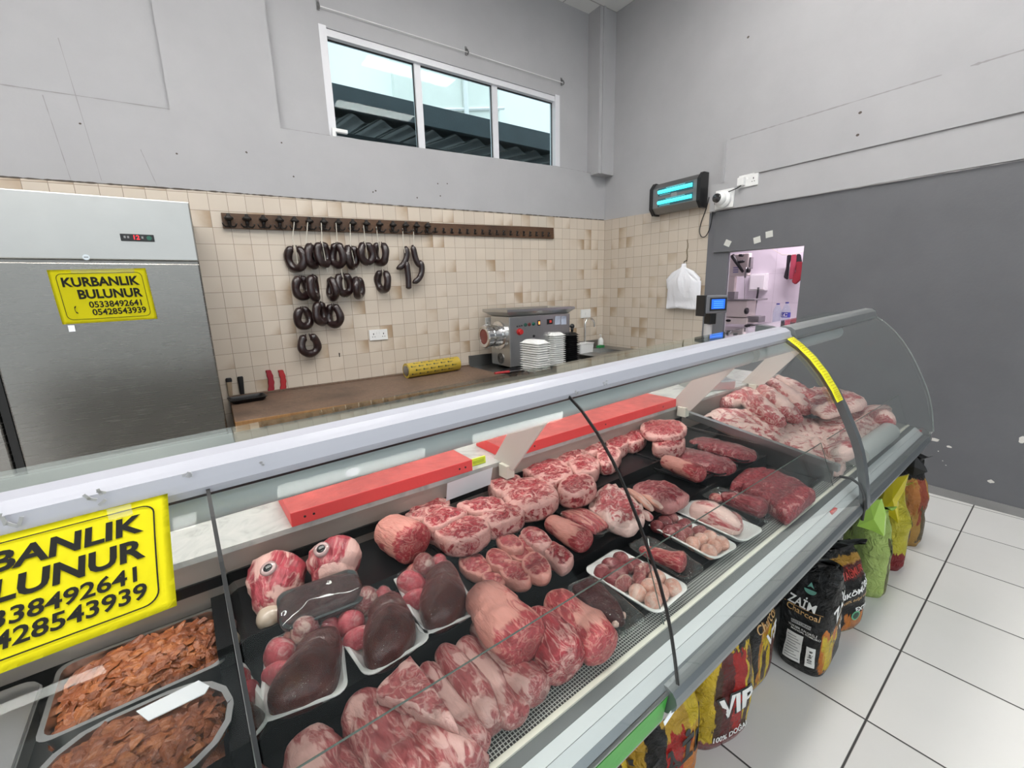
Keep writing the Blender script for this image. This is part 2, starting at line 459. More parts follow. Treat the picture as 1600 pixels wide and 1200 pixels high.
# right wall: tiles, white plaster, white beam, grey wall with pass-through
b = NB()
box(b, XR, 4.025, -4, 1.63, 0, ZC)
box(b, XR, 4.025, 2.262, YB+0.3, 0, ZC)
box(b, XR, 4.025, 1.63, 2.262, 1.75, ZC)
box(b, XR, 4.025, 1.63, 2.262, 0, 1.02)
struct('wall_right', b, M['white'])
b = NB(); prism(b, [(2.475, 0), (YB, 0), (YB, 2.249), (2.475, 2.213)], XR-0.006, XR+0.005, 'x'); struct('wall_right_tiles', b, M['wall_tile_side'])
b = NB()   # pier beside the opening
box(b, XR-0.012, XR+0.01, 2.262, 2.475, 0, 2.12); box(b, XR-0.012, XR+0.01, 1.63, 2.262, 0, 1.02)
struct('wall_right_pier', b, M['greydark'])
b = NB()   # proud grey wall with its lintel over the opening
prism(b, [(-4, 0), (1.63, 0), (1.63, 1.75), (2.40, 1.76), (2.40, 2.12), (-4, 2.12)], XR-0.035, XR+0.01, 'x')
struct('wall_right_grey', b, M['grey'])
b = NB()   # white beam above the grey wall
prism(b, [(-4, 2.10), (2.455, 2.127), (2.455, 2.36), (2.345, 2.36), (2.345, 2.70), (-4, 2.70)], XR-0.05, XR+0.01, 'x')
struct('wall_right_beam', b, M['white'])
b = NB(); box(b, XR-0.062, XR-0.05, -4, 2.06, 2.372, 2.392); struct('trim_1', b, M['white'])     # cable trunking along the beam
b = NB(); box(b, XR-0.062, XR-0.05, 2.330, 2.348, 2.36, 2.70); struct('trim_2', b, M['white'])
wbm = bpy.data.objects['wall_right_beam']
ragged_strip('beam_edge_line', run((2.30, 2.701), (0.954, 2.699), 60), .009, faint, wbm, 'x', XR-.0505)  # darker lines drawn along the beam and trunking edges for contrast
ragged_strip('beam_edge_line', run((0.83, 2.70), (0.5, 2.698), 20), .016, faint, wbm, 'x', XR-.0505)
ragged_strip('beam_edge_line', run((2.06, 2.370), (0.45, 2.366), 40), .010, faint, wbm, 'x', XR-.0508)
ragged_strip('beam_edge_line', run((2.455, 2.127), (0.4, 2.110), 60), .006, faint, wbm, 'x', XR-.0508)
for x, y in ((1344, 176), (1340, 211), (1169, 58)):
    p = onx(x, y, XR-.052 if y > 100 else XR-.001); b = NB()
    b.faces.new([b.verts.new((p.x, p.y+.011*math.cos(a), p.z+.009*math.sin(a))) for a in [rad(q) for q in range(0, 360, 45)]]); obj('nail_mark', b, grime, wbm)
b = NB(); box(b, XR-0.043, XR-0.035, -4, 0.9, 0, 0.055); struct('baseboard_right', b, paint('grimy_skirting_paint', (0.24, 0.235, 0.235), 0.6, 0.2))
# left wall
b = NB(); box(b, -4.1, -4, -4, 4.15, 0, ZC); struct('wall_left', b, M['white'])
# window over the work counter
wf = paint('white_window_frame', (0.70, 0.70, 0.73), 0.35, 0.03)
b = NB()
FY0, FY1 = 3.915, 3.965
X0, X1, Z0, Z1 = 0.985, 3.335, 2.66, 3.445
box(b, X0-0.015, X0+0.04, RY-.003, FY1, Z0, Z1+0.012); box(b, X1-0.045, X1+0.015, RY-.003, FY1, Z0, Z1+0.012)
box(b, X0, X1, FY0-.03, FY1, Z1-0.05, Z1+0.012); box(b, X0, X1, FY0, FY1, Z0, Z0+0.05)
for mx in (1.768, 2.559): box(b, mx-0.03, mx+0.03, FY0-0.004, FY1, Z0+0.05, Z1-0.05)
win = struct('window_1', b, wf)
b = NB()
edges = [X0+0.04, 1.738, 1.798, 2.529, 2.589, X1-0.045]
pane = glass('window_pane', (0.90, 0.975, 0.985), 0.02, 0.008)
for i in range(3):
    b = NB(); box(b, edges[2*i], edges[2*i+1], 3.938, 3.942, Z0+0.05, Z1-0.05); struct('window_pane', b, pane, parent=win)
    b = NB()
    a0, a1 = edges[2*i], edges[2*i+1]
    for (p, q, r, s) in ((a0, a0+0.008, Z0+0.05, Z1-0.05), (a1-0.008, a1, Z0+0.05, Z1-0.05), (a0, a1, Z1-0.058, Z1-0.05)):
        box(b, p, q, 3.928, 3.937, r, s)
    struct('window_gasket', b, M['rubber'], parent=win)
b = NB(); box(b, 0.93, 3.335, 3.875, 3.92, 2.655, 2.668); struct('window_sill', b, M['white'], parent=win)
# chip of sill standing at the window's left foot
p = ony(524, 204, 3.86)
b = NB(); box(b, p.x-0.02, p.x+0.09, 3.84, 3.872, p.z-0.012, p.z+0.012); box(b, p.x-0.03, p.x-0.005, 3.835, 3.85, p.z-0.05, p.z+0.01)
struct('trim_3', b, M['plastic_white'])
# outside the window: a corrugated lean-to roof and a pale building behind it
b = NB(); box(b, -4, 9, 8.2, 8.4, 0, 9)
pale = paint('pale_outside_wall', (0.93, 0.96, 0.96), 0.7, 0.08, 0.1, 0.9)
o = obj('neighbouring_building', b, pale); tag(o, 'pale building seen beyond the window', 'building')
b = NB(); box(b, 3.2, 5.4, 8.1, 8.2, 3.2, 6.2); obj('wall_panel', b, paint('cream_outside_wall', (0.78, 0.80, 0.74), 0.7), o)
b = NB()
for yy in (4.6, 6.0): tube(b, [(3.1, 8.08, yy), (5.5, 8.08, yy+0.5)], 0.03, 6)
tube(b, [(4.6, 8.05, 3.4), (4.6, 8.05, 6.0)], 0.05, 6)
obj('pipe', b, M['plastic_white'], o)
lt = thing('lean_to_roof', 'dark corrugated lean-to roof outside the high window', 'roof', (0, 0, 0))
slate = paint('slate_fascia', (0.055, 0.075, 0.085), 0.6, 0.25, 0.2)
b = NB(); box(b, -2, 8, 5.0, 5.06, 3.33, 3.545); obj('fascia', b, slate, lt)
b = NB(); box(b, -2, 8, 5.06, 6.6, 3.50, 3.53); obj('roof_sheet', b, slate, lt)
b = NB()
n = 260; A = []; B2 = []
for i in range(n+1):
    x = -2+10*i/n; w = 0.035*math.cos(2*math.pi*x/0.30)
    A.append(b.verts.new((x, 5.02, 3.27+w))); B2.append(b.verts.new((x, 6.6, 3.47+w)))
for i in range(n): b.faces.new((A[i], A[i+1], B2[i+1], B2[i]))
bmesh.ops.solidify(b, geom=b.faces[:], thickness=0.006)
obj('corrugated_sheet', b, paint('corrugated_sheet', (0.22, 0.25, 0.26), 0.4, 0.2), lt, True)
b = NB(); box(b, -2, 8, 5.3, 5.4, 0, 3.2); obj('back_wall', b, paint('dark_outside_wall', (0.05, 0.06, 0.065), 0.8), lt)
# small curtain hooks above the window, with their wire
hk = []
for i, (x, y) in enumerate(((496, 6), (728, 79), (877, 127))):
    p = ony(x, y, RY); b = NB()
    box(b, -0.01, 0.01, -0.006, 0, -0.04, 0.03); tube(b, [(0, -0.006, 0.01), (0, -0.03, -0.005), (0, -0.045, -0.03), (0, -0.03, -0.045)], 0.006, 6)
    o = obj('curtain_hook', b, mat('tarnished_hook', (0.2, 0.2, 0.2), 0.4, 0.6), loc=p)
    tag(o, ('small curtain hook above the window, leftmost of three', 'small curtain hook above the middle window pane', 'small curtain hook above the right end of the window')[i], 'hook', 'curtain hooks above the window'); hk.append(p)
b = NB(); tube(b, [Vector(h)+Vector((0, -0.02, -0.02)) for h in hk], 0.003, 5)
o = obj('curtain_wire', b, M['plastic_white']); tag(o, 'thin wire strung between the hooks above the window', 'wire')
# ceiling lamps of the shop
lampm = mat('lamp_diffuser', (0.9, 0.9, 0.9), 0.5, emit=(1.0, 0.98, 0.95), es=LAMP_POWER)
for i, (x, y) in enumerate(LAMP_SPOTS):
    t = thing('ceiling_light', 'flat white ceiling light panel over the shop', 'ceiling light', (x, y, ZC), 0, 'ceiling light panels')
    b = NB()
    for q in ((-0.61, -0.6, -0.16, 0.16), (0.6, 0.61, -0.16, 0.16), (-0.61, 0.61, -0.16, -0.15), (-0.61, 0.61, 0.15, 0.16)): box(b, *q, -0.03, 0.0)
    obj('frame', b, M['plastic_white'], t)
    b = NB(); box(b, -0.6, 0.6, -0.15, 0.15, -0.02, -0.004); obj('diffuser', b, lampm, t)

# the preparation room seen through the pass-through
room_t = tile_mat('white_kitchen_tile', 1, 2, 0.34, 0.004, (0.70, 0.66, 0.70), (0.62, 0.58, 0.62), (0.42, 0.38, 0.42), 0, 1.2, 0.9, None, 0.25, False)
b = NB(); box(b, 5.55, 5.65, 0.2, 4.0, 0, 2.8); struct('wall_kitchen', b, room_t)
b = NB(); box(b, 4.15, 5.6, 3.55, 3.65, 0, 2.8); box(b, 4.15, 5.6, 0.2, 0.3, 0, 2.8); struct('wall_kitchen_side', b, room_t)
b = NB(); box(b, 4.15, 5.6, 0.2, 3.6, 2.75, 2.82); struct('ceiling_kitchen', b, M['white'])
ld = bpy.data.lights.new('kitchen_tube_light', 'AREA'); ld.shape = 'RECTANGLE'; ld.size = 1.2; ld.size_y = 0.12; ld.energy = 46; ld.color = (1.0, 0.86, 0.98)
lo = bpy.data.objects.new('kitchen_tube_light', ld); C.objects.link(lo); lo.location = (4.9, 1.8, 2.72); lo.rotation_euler = (0, 0, rad(90))

# ================================================================== DISPLAY COUNTER (local axes: x along the counter, y towards the back, z up)
U0, U1 = -1.15, 2.80          # ends of the counter
UD = 1.77                     # partition between the two bays
def lift(u, z): return z + 0.021*u*max(0.0, z-0.75)/0.48     # the canopy climbs a little to the right
cnt = thing('display_counter', 'long refrigerated butcher counter with curved glass and grey canopy rail', 'display counter', (0, 0, 0), CY)
M['enamel'] = paint('grey_enamel', (0.42, 0.44, 0.44), 0.35)
M['bumper'] = mat('grey_bumper', (0.21, 0.23, 0.24), 0.32, 0.7)
M['green'] = paint('green_panel', (0.035, 0.33, 0.025), 0.35, 0.1)
M['marble'] = None
def mk_marble():
    m = mat('grey_marble', (0.6, 0.6, 0.57), 0.25); k = NT(m); v = k.coord('Object')
    n = k.noise(v, 9, 7, 0.65, 1.8); k.color(k.ramp(n, [(0.3, (0.33, 0.33, 0.31)), (0.5, (0.48, 0.48, 0.455)), (0.7, (0.55, 0.54, 0.51))])); return m
M['marble'] = mk_marble()
M['deck_black'] = mat('black_display_tray', (0.008, 0.008, 0.009), 0.3, spec=0.2)
b = NB(); box(b, U0, U1-0.02, 0.60, 1.42, 0.10, 0.66, bev=0.004); obj('cabinet', b, M['enamel'], cnt)
b = NB(); box(b, U0+0.05, U1-0.08, 0.66, 1.38, 0.0, 0.10); obj('plinth', b, M['plastic_black'], cnt)
b = NB(); prism(b, [(0.375, 0.63), (0.60, 0.60), (1.42, 0.60), (1.42, 0.73), (0.46, 0.73), (0.38, 0.66)], U0, U1, 'x'); obj('underframe', b, M['steel_dark'], cnt)
# front ledge (aluminium nose) in three strips
def bar(name, loop, u0, u1, m, parent=cnt, warp=False, smooth=False):
    b = NB(); vs = prism(b, loop, u0, u1, 'x')
    if warp:
        for v in vs: v.co.z = lift(v.co.x, v.co.z)
    return obj(name, b, m, parent, smooth)
cream = mat('cream_gasket', (0.72, 0.70, 0.60), 0.4)
alu_w = mat('satin_white_aluminium', (0.52, 0.55, 0.55), 0.38)
bar('ledge_lip', [(0.442, 0.73), (0.442, 0.7535), (0.432, 0.7535), (0.430, 0.73)], U0, U1, cream)
bar('rubber_strip', [(0.430, 0.73), (0.431, 0.7505), (0.4120, 0.7475), (0.4120, 0.73)], U0, U1, mat('grey_rubber', (0.09, 0.10, 0.10), 0.5))
bar('ledge_strip', [(0.4116, 0.72), (0.4116, 0.7475), (0.3940, 0.7385), (0.3940, 0.715)], U0, U1, alu_w)
bar('ledge_strip', [(0.3932, 0.71), (0.3932, 0.7378), (0.3785, 0.7205), (0.3800, 0.70)], U0, U1, alu_w)
bar('nose_strip', [(0.39, 0.68), (0.3783, 0.7200), (0.3695, 0.7085), (0.372, 0.69)], U0, U1, M['bumper'])
b = NB(); tube(b, [(U0, 0.3665, 0.7045), (0.63, 0.3665, 0.7045)], 0.0035, 8); obj('nose_trim', b, M['alu'], cnt, True)
bar('green_panel', [(0.3632, 0.7005), (0.372, 0.640), (0.39, 0.635), (0.385, 0.70)], U0, 0.625, M['green'])
bump = [(0.40, 0.716), (0.367, 0.716), (0.356, 0.712), (0.349, 0.703), (0.346, 0.692), (0.348, 0.680), (0.356, 0.667), (0.366, 0.658), (0.40, 0.652)]
bar('bumper', bump, 0.628, UD+0.005, M['bumper'])
bar('bumper', bump, UD+0.012, U1, M['bumper'])
# badges on the ledge
for px, py in ((1281, 790), (1422, 668)):
    q = uvz(px, py, 0.738)
    b = NB(); box(b, q.x-0.022, q.x+0.022, 0.384, 0.392, 0.7305, 0.7385); obj('red_badge', b, M['red_dot'], cnt)
# perforated air grille along the front
gm = tile_mat('perforated_grille', 0, 1, 0.0062, 0.14, (0.02, 0.02, 0.02), (0.02, 0.02, 0.02), (0.56, 0.56, 0.53), 0, 0.0, 0.4425, None, 0.4, False)
b = NB(); box(b, U0, U1-0.01, 0.442, 0.479, 0.735, 0.752); obj('air_grille', b, gm, cnt)
b = NB(); box(b, U0, U1-0.01, 0.479, 0.49, 0.72, 0.7525); obj('grille_edge', b, M['deck_black'], cnt)
# stepped black decks with a lip on each step
ZF, ZM, ZK = 0.757, 0.790, 0.822
for u0, u1 in ((-0.03, UD-0.01), (UD+0.02, U1-0.01)):
    b = NB()
    prism(b, [(0.49, 0.70), (0.49, ZF), (0.664, ZF), (0.668, ZM+0.006), (0.676, ZM+0.006), (0.680, ZM), (0.858, ZM), (0.862, ZK+0.006), (0.870, ZK+0.006), (0.874, ZK), (1.052, ZK), (1.052, 0.70)], u0, u1, 'x') if u0 < 1 else box(b, u0, u1, 0.49, 1.052, 0.70, ZF)
    obj('deck', b, M['deck_black'], cnt)
b = NB(); box(b, U0, -0.035, 0.49, 1.052, 0.70, 0.735); obj('deck', b, M['steel_dark'], cnt)
# seams between the deck trays
for u in (0.43, 0.90, 1.33):
    b = NB()
    for (v0, v1, z) in ((0.49, 0.664, ZF), (0.68, 0.858, ZM), (0.874, 1.05, ZK)):
        box(b, u-0.004, u+0.004, v0, v1, z, z+0.006)
    obj('tray_rim', b, M['deck_black'], cnt)
# rear wall of the case, marble work ledge behind it
bar('rear_strip', [(1.050, 0.80), (1.050, 0.913), (1.058, 0.913), (1.058, 0.80)], U0, U1, mat('warm_grey_strip', (0.40, 0.345, 0.305), 0.38, 0.35))
bar('rear_rail', [(1.044, 0.845), (1.044, 0.868), (1.051, 0.868), (1.051, 0.845)], U0, UD, M['deck_black'])
bar('marble_ledge', [(1.047, 0.913), (1.047, 0.926), (1.42, 0.926), (1.42, 0.913)], U0, U1, M['marble'])
bar('rear_panel', [(1.39, 0.73), (1.39, 0.90), (1.42, 0.90), (1.42, 0.73)], U0, U1, M['enamel'])
# canopy: rail, glass top shelf, tube
def railprof(): return [(0.622, 1.226), (0.628, 1.247), (0.645, 1.257), (0.672, 1.259), (0.690, 1.250), (0.690, 1.236), (0.650, 1.228), (0.626, 1.216)]
b = NB(); vs = prism(b, railprof(), U0, UD-0.02, 'x')
for v in vs: v.co.z = lift(v.co.x, v.co.z)
obj('canopy_rail', b, M['alu_white'], cnt)
b = NB(); vs = prism(b, railprof(), UD+0.02, U1-0.005, 'x')
for v in vs: v.co.z = lift(v.co.x, v.co.z)
obj('canopy_rail', b, M['alu'], cnt)
bar('rail_seal', [(0.628, 1.218), (0.636, 1.209), (0.70, 1.215), (0.69, 1.225)], U0, U1, M['plastic_black'], warp=True)
b = NB(); vs = box(b, U0, U1-0.02, 0.685, 0.828, 1.236, 1.242)
for v in vs: v.co.z = lift(v.co.x, v.co.z)
obj('top_shelf', b, glass('shelf_glass', (0.93, 0.965, 0.95), 0.02, 0.08), cnt)
for u0, u1 in ((U0, UD-0.02), (UD+0.03, U1-0.03)):
    b = NB(); vs = tube(b, [(u0, 0.775, 1.148), (u1, 0.775, 1.148)], 0.030, 24)
    for v in vs: v.co.z = lift(v.co.x, v.co.z)
    obj('canopy_tube', b, mat('grey_tube_housing', (0.47, 0.52, 0.52), 0.28), cnt, True, angle=40)
    b = NB(); vs = prism(b, [(0.70, 1.205), (0.76, 1.168), (0.80, 1.165), (0.83, 1.205), (0.82, 1.234), (0.70, 1.234)], u0, u1, 'x')
    for v in vs: v.co.z = lift(v.co.x, v.co.z)
    obj('canopy_profile', b, M['steel_dark'], cnt)
# brackets that carry the canopy
wb = paint('cream_bracket', (0.66, 0.60, 0.55), 0.4)
for u in (-0.55, 0.745, 1.735, 2.42):
    b = NB(); vs = prism(b, [(1.085, 0.926), (0.985, 0.915), (0.80, 1.14), (0.935, 1.12)], u, u+0.006, 'x')
    obj('canopy_bracket', b, wb, cnt)
    b = NB(); box(b, u-0.012, u+0.018, 1.0, 1.04, 0.885, 0.926); obj('bracket_foot', b, cream, cnt)
# curved front glass, three panes in the main bay and one in the end bay
GP = [(0.343, 0.742), (0.352, 0.79), (0.362, 0.835), (0.375, 0.88), (0.392, 0.924), (0.414, 0.968), (0.440, 1.018), (0.471, 1.07), (0.505, 1.118), (0.545, 1.163), (0.588, 1.20), (0.624, 1.222)]
def gpane(u0, u1):
    b = NB(); vs = strip(b, GP, u0, u1, 0, -0.005)
    for v in vs: v.co.z = lift(v.co.x, v.co.z)
    return obj('curved_glass', b, M['glass'], cnt, True, angle=40)
for a, c in ((U0, -0.004), (0.004, 0.622), (0.63, UD-0.02), (UD+0.02, U1-0.012)): gpane(a, c)
for u, w in ((0.0, 0.0021), (0.626, 0.0014)):
    b = NB(); vs = strip(b, GP, u-w, u+w, 0, -0.006)
    for v in vs: v.co.z = lift(v.co.x, v.co.z)
    obj('glass_seal', b, M['rubber'], cnt)
# end frame of the main bay
FP = [(0.338, 0.70)] + GP + [(0.66, 1.245), (0.70, 1.258), (0.75, 1.262)]
b = NB(); vs = strip(b, FP, UD-0.018, UD+0.014, 0, -0.022)
for v in vs: v.co.z = lift(v.co.x, v.co.z)
obj('end_frame', b, M['bumper'], cnt)
b = NB(); tube(b, [(UD-0.024, 0.425, 0.792), (UD-0.024, 0.392, 0.796), (UD-0.024, 0.368, 0.783), (UD-0.024, 0.353, 0.752), (UD-0.024, 0.346, 0.71), (UD-0.024, 0.347, 0.66)], 0.005, 8); obj('frame_edge', b, M['rubber'], cnt, True)
# partition between the bays
b = NB(); box(b, UD-0.004, UD+0.004, 0.45, 1.045, 0.75, 0.83); obj('partition_panel', b, M['steel'], cnt)
b = NB(); prism(b, [(0.435, 0.80), (0.435, 0.825), (1.01, 0.90), (1.03, 0.955), (1.05, 0.95), (1.05, 0.875), (1.02, 0.873)], UD-0.012, UD+0.012, 'x'); obj('partition_rail', b, M['alu'], cnt)
b = NB(); vs = prism(b, [(0.44, 0.826), (0.462, 1.02), (0.54, 1.14), (0.63, 1.21), (0.80, 1.20), (1.035, 0.955), (1.01, 0.90)], UD-0.002, UD+0.002, 'x'); obj('partition_glass', b, M['glass'], cnt)
b = NB(); rings(b, [[Vector((u+du, v, z)) for u, v, z in ((.026, .492, .758), (.026, .672, .758), (.022, .682, .797), (.022, .866, .797), (.016, .876, .830), (.016, 1.046, .830), (-.004, 1.046, .905), (-.004, .505, .905))] for du in (0, .003)])
obj('partition_mirror', b, glass('divider_acrylic', (0.55, 0.57, 0.56), 0.01, 0.55), cnt)
# right-hand end glass and end panel
b = NB(); prism(b, GP + [(0.72, 1.245), (1.05, 1.02), (1.05, 0.75)], U1-0.008, U1-0.002, 'x')
for v in b.verts: v.co.z = lift(v.co.x, v.co.z)
obj('end_glass', b, M['glass'], cnt)
b = NB(); tube(b, [(U1-0.005, p[0], lift(U1, p[1])) for p in GP], 0.0028, 6); obj('glass_edge', b, glass('polished_glass_edge', (0.6, 0.66, 0.64), 0.2, 0.08, 0.12), cnt, True)
b = NB(); prism(b, [(0.36, 0.655), (0.345, 0.70), (0.36, 0.74), (0.45, 0.752), (1.42, 0.752), (1.42, 0.10), (0.62, 0.10), (0.60, 0.60)], U1-0.004, U1+0.008, 'x'); obj('end_panel', b, M['steel_dark'], cnt)
# upright glass just inside the front edge
for a, c in ((U0, -0.012), (0.004, 0.722), (0.734, UD-0.03), (UD+0.03, U1-0.02)):
    b = NB(); vs = strip(b, [(0.436, 0.75), (0.488, 0.898)], a, c, 0, -0.004); o = obj('riser_glass', b, M['glass'], cnt)
    b = NB(); tube(b, [(a, 0.490, 0.899), (c, 0.490, 0.899)], 0.0014, 6); obj('glass_edge', b, M['glass_edge'], o)
    b = NB(); tube(b, [(c, 0.438, 0.752), (c, 0.490, 0.899)], 0.0012, 6); obj('glass_edge', b, M['glass_edge'], o)
# stickers on the canopy
def disc(bm, c, ax, ay, r1, r2, n=20, mi=0):
    vs = [bm.verts.new(c + ax*(r1*math.cos(2*math.pi*i/n)) + ay*(r2*math.sin(2*math.pi*i/n))) for i in range(n)]
    f = bm.faces.new(vs); f.material_index = mi
    r = bmesh.ops.extrude_face_region(bm, geom=[f])
    nrm = ax.cross(ay).normalized()*0.0008
    for v in r['geom']:
        if isinstance(v, bmesh.types.BMVert): v.co += nrm
best = min(((abs(onv(551, 737, .775-.0312*math.cos(a)).z-lift(.2, 1.148+.0312*math.sin(a))), a) for a in [rad(x/4) for x in range(-120, 320)]))[1]
vv = .775-.0312*math.cos(best); q = onv(551, 737, vv)
b = NB(); disc(b, Vector((q.x, vv, q.z)), Vector((1, 0, 0)), Vector((0, math.sin(best), math.cos(best))), 0.0125, 0.0085); o = obj('oval_sticker', b, M['white_card'], cnt); o['label'] = 'white oval sticker on the tube'
# scuffs left by torn tape on the white rail
tp = mat('torn_tape_residue', (0.42, 0.42, 0.44), 0.6)
for px, py, s in ((150, 778, 1.0), (292, 742, 0.5), (8, 812, 1.2), (903, 612, 0.8), (946, 598, 0.7), (410, 724, 0.3)):
    q = onv(px, py, 0.621); b = NB(); rr = random.Random(px)
    for k in range(5):
        c = Vector((q.x + rr.uniform(-.008, .008)*s, 0.6205, q.z + rr.uniform(-.007, .007)*s))
        a = rr.uniform(0, 3)
        box(b, -0.004*s, 0.004*s, -0.0006, 0.0006, -0.0015, 0.0015, M=Matrix.Translation(c) @ Matrix.Rotation(a, 4, 'Y'))
    obj('tape_scuff', b, tp, cnt)
# yellow caution strip on the end frame
cau = mat('yellow_strip', (0.88, 0.86, 0.02), 0.35)
b = NB(); FPs = [(0.452, 1.035), (0.471, 1.068), (0.505, 1.116), (0.545, 1.161), (0.588, 1.198), (0.622, 1.221)]
vs = strip(b, [(p[0]-0.006, p[1]+0.006) for p in FPs], UD-0.075, UD-0.020, 0, -0.0012)
for v in vs: v.co.z = lift(v.co.x, v.co.z)
o = obj('caution_strip', b, cau, cnt); o['label'] = 'yellow tape strip down the curved end frame'
b = NB()
for i in range(1, 60):
    t = i/60*(len(FPs)-1); j = min(int(t), len(FPs)-2); f = t-j
    p = (FPs[j][0]*(1-f)+FPs[j+1][0]*f-0.0072, FPs[j][1]*(1-f)+FPs[j+1][1]*f+0.0072)
    if i % 2: box(b, UD-0.066, UD-0.03, p[0]-0.0008, p[0]+0.0004, lift(UD, p[1]), lift(UD, p[1])+0.003)
o2 = obj('strip_print', b, mat('faint_print', (0.70, 0.58, 0.02), 0.4), o)

# red boards on the marble ledge
redb = paint('red_board', (0.86, 0.075, 0.075), 0.45, 0.12, 0.1)
redb_top = paint('worn_red_board_top', (0.52, 0.10, 0.09), 0.5, 0.35, 0.2, 14)
for nm, u0, u1, lab in (('red_board', 0.142, 0.640, 'red cutting board on the marble ledge, nearer the left bay'), ('red_board', 0.765, 1.72, 'long red cutting board on the marble ledge beside the end partition')):
    t = thing(nm, lab, 'board', wpos((u0+u1)/2, 1.12, 0.926), CY, 'red boards on the marble ledge')
    h = (u1-u0)/2
    b = NB(); box(b, -h, h, -0.075, 0.10, 0, 0.036, bev=0.002)
    for f in b.faces:
        f.material_index = 1 if f.normal.z > 0.8 or f.calc_center_median().z > 0.0355 else 0
    obj('slab', b, [redb, redb_top], t)
    for dx in ((-h+0.03, -h+0.05, h-0.045, h-0.025) if h < 0.4 else (-h+0.12, 0.0, h-0.1)):
        b = NB(); tube(b, [(dx, -0.0758, 0.018), (dx, -0.0735, 0.018)], 0.003, 8); obj('screw_hole', b, M['plastic_black'], t)

# ================================================================== BEHIND THE COUNTER
# -------- upright steel fridge
FRY = 3.09
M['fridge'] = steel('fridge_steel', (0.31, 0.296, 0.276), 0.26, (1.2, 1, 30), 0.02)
fr = thing('steel_fridge', 'tall stainless steel upright fridge with a yellow notice on its door', 'fridge', (-0.43, 3.4, 0))
FX0, FX1 = -1.35, -0.012
def fl(x, y, z): return (x+0.43, y-3.4, z)
b = NB(); box(b, FX0+0.43, FX1+0.43, FRY+0.012-3.4, 3.80-3.4, 0.12, 1.972, bev=0.006); obj('body', b, M['fridge'], fr)
b = NB(); box(b, FX0+0.43, FX1+0.43, FRY-0.025-3.4, FRY+0.012-3.4, 1.662, 1.974, bev=0.006); panel = obj('control_panel', b, steel('panel_steel_with_reflection', (0.53, 0.52, 0.50), 0.33, (1.2, 1, 30), 0.02), fr)  # panel colour lightened to stand in for a bright reflection
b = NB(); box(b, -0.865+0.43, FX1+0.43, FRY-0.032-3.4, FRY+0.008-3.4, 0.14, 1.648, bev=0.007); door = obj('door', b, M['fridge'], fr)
b = NB(); box(b, FX0+0.43, -0.905+0.43, FRY-0.032-3.4, FRY+0.008-3.4, 0.14, 1.648, bev=0.007); obj('door', b, M['fridge'], fr)
b = NB(); box(b, -0.90+0.43, -0.87+0.43, FRY-0.02-3.4, FRY+0.01-3.4, 0.14, 1.648); obj('door_gasket', b, M['rubber'], fr)
for fx in (FX0+0.1, FX1-0.1):
    for fy in (3.18, 3.72):
        b = NB(); tube(b, [fl(fx, fy, 0), fl(fx, fy, 0.125)], 0.022, 10); obj('foot', b, M['plastic_black'], fr)
YP = FRY-0.026-3.4
def onf(px, py): 
    q = ony(px, py, FRY-0.026); return Vector((q.x+0.43, YP, q.z))
a, c = onf(187, 365), onf(242, 378)
b = NB(); box(b, a.x, c.x, YP-0.006, YP+0.002, c.z, a.z, bev=0.002); ctl = obj('thermostat', b, M['plastic_black'], panel)
b = NB(); add_text(b, '12', 0.03, lambda x, y: Vector((a.x+(c.x-a.x)*0.46+x, YP-0.0068, (a.z+c.z)/2+y)), 0.02); obj('digits', b, mat('red_led', (0.3, 0, 0), 0.5, emit=(1, 0.03, 0.05), es=1.6), panel)
gp = mat('grey_print', (0.25, 0.25, 0.25), 0.5)
for dx in (0.1, 0.2, 0.62):
    b = NB(); box(b, a.x+(c.x-a.x)*dx, a.x+(c.x-a.x)*dx+0.008, YP-0.0068, YP-0.005, (a.z+c.z)/2-0.004, (a.z+c.z)/2+0.007); obj('button', b, gp, panel)
b = NB(); disc(b, Vector((a.x+(c.x-a.x)*0.85, YP-0.0062, (a.z+c.z)/2)), Vector((1, 0, 0)), Vector((0, 0, 1)), 0.011, 0.011); obj('power_button', b, mat('green_button', (0.02, 0.12, 0.08), 0.4), panel)
q = onf(135, 402)
b = NB(); tube(b, [(q.x, YP+0.004, q.z), (q.x, YP-0.006, q.z)], 0.014, 16); lk = obj('lock', b, M['chrome'], panel, True, angle=30)
b = NB(); box(b, q.x-0.008, q.x+0.008, YP-0.0072, YP-0.005, q.z-0.0015, q.z+0.0015); obj('keyway', b, M['plastic_black'], panel)

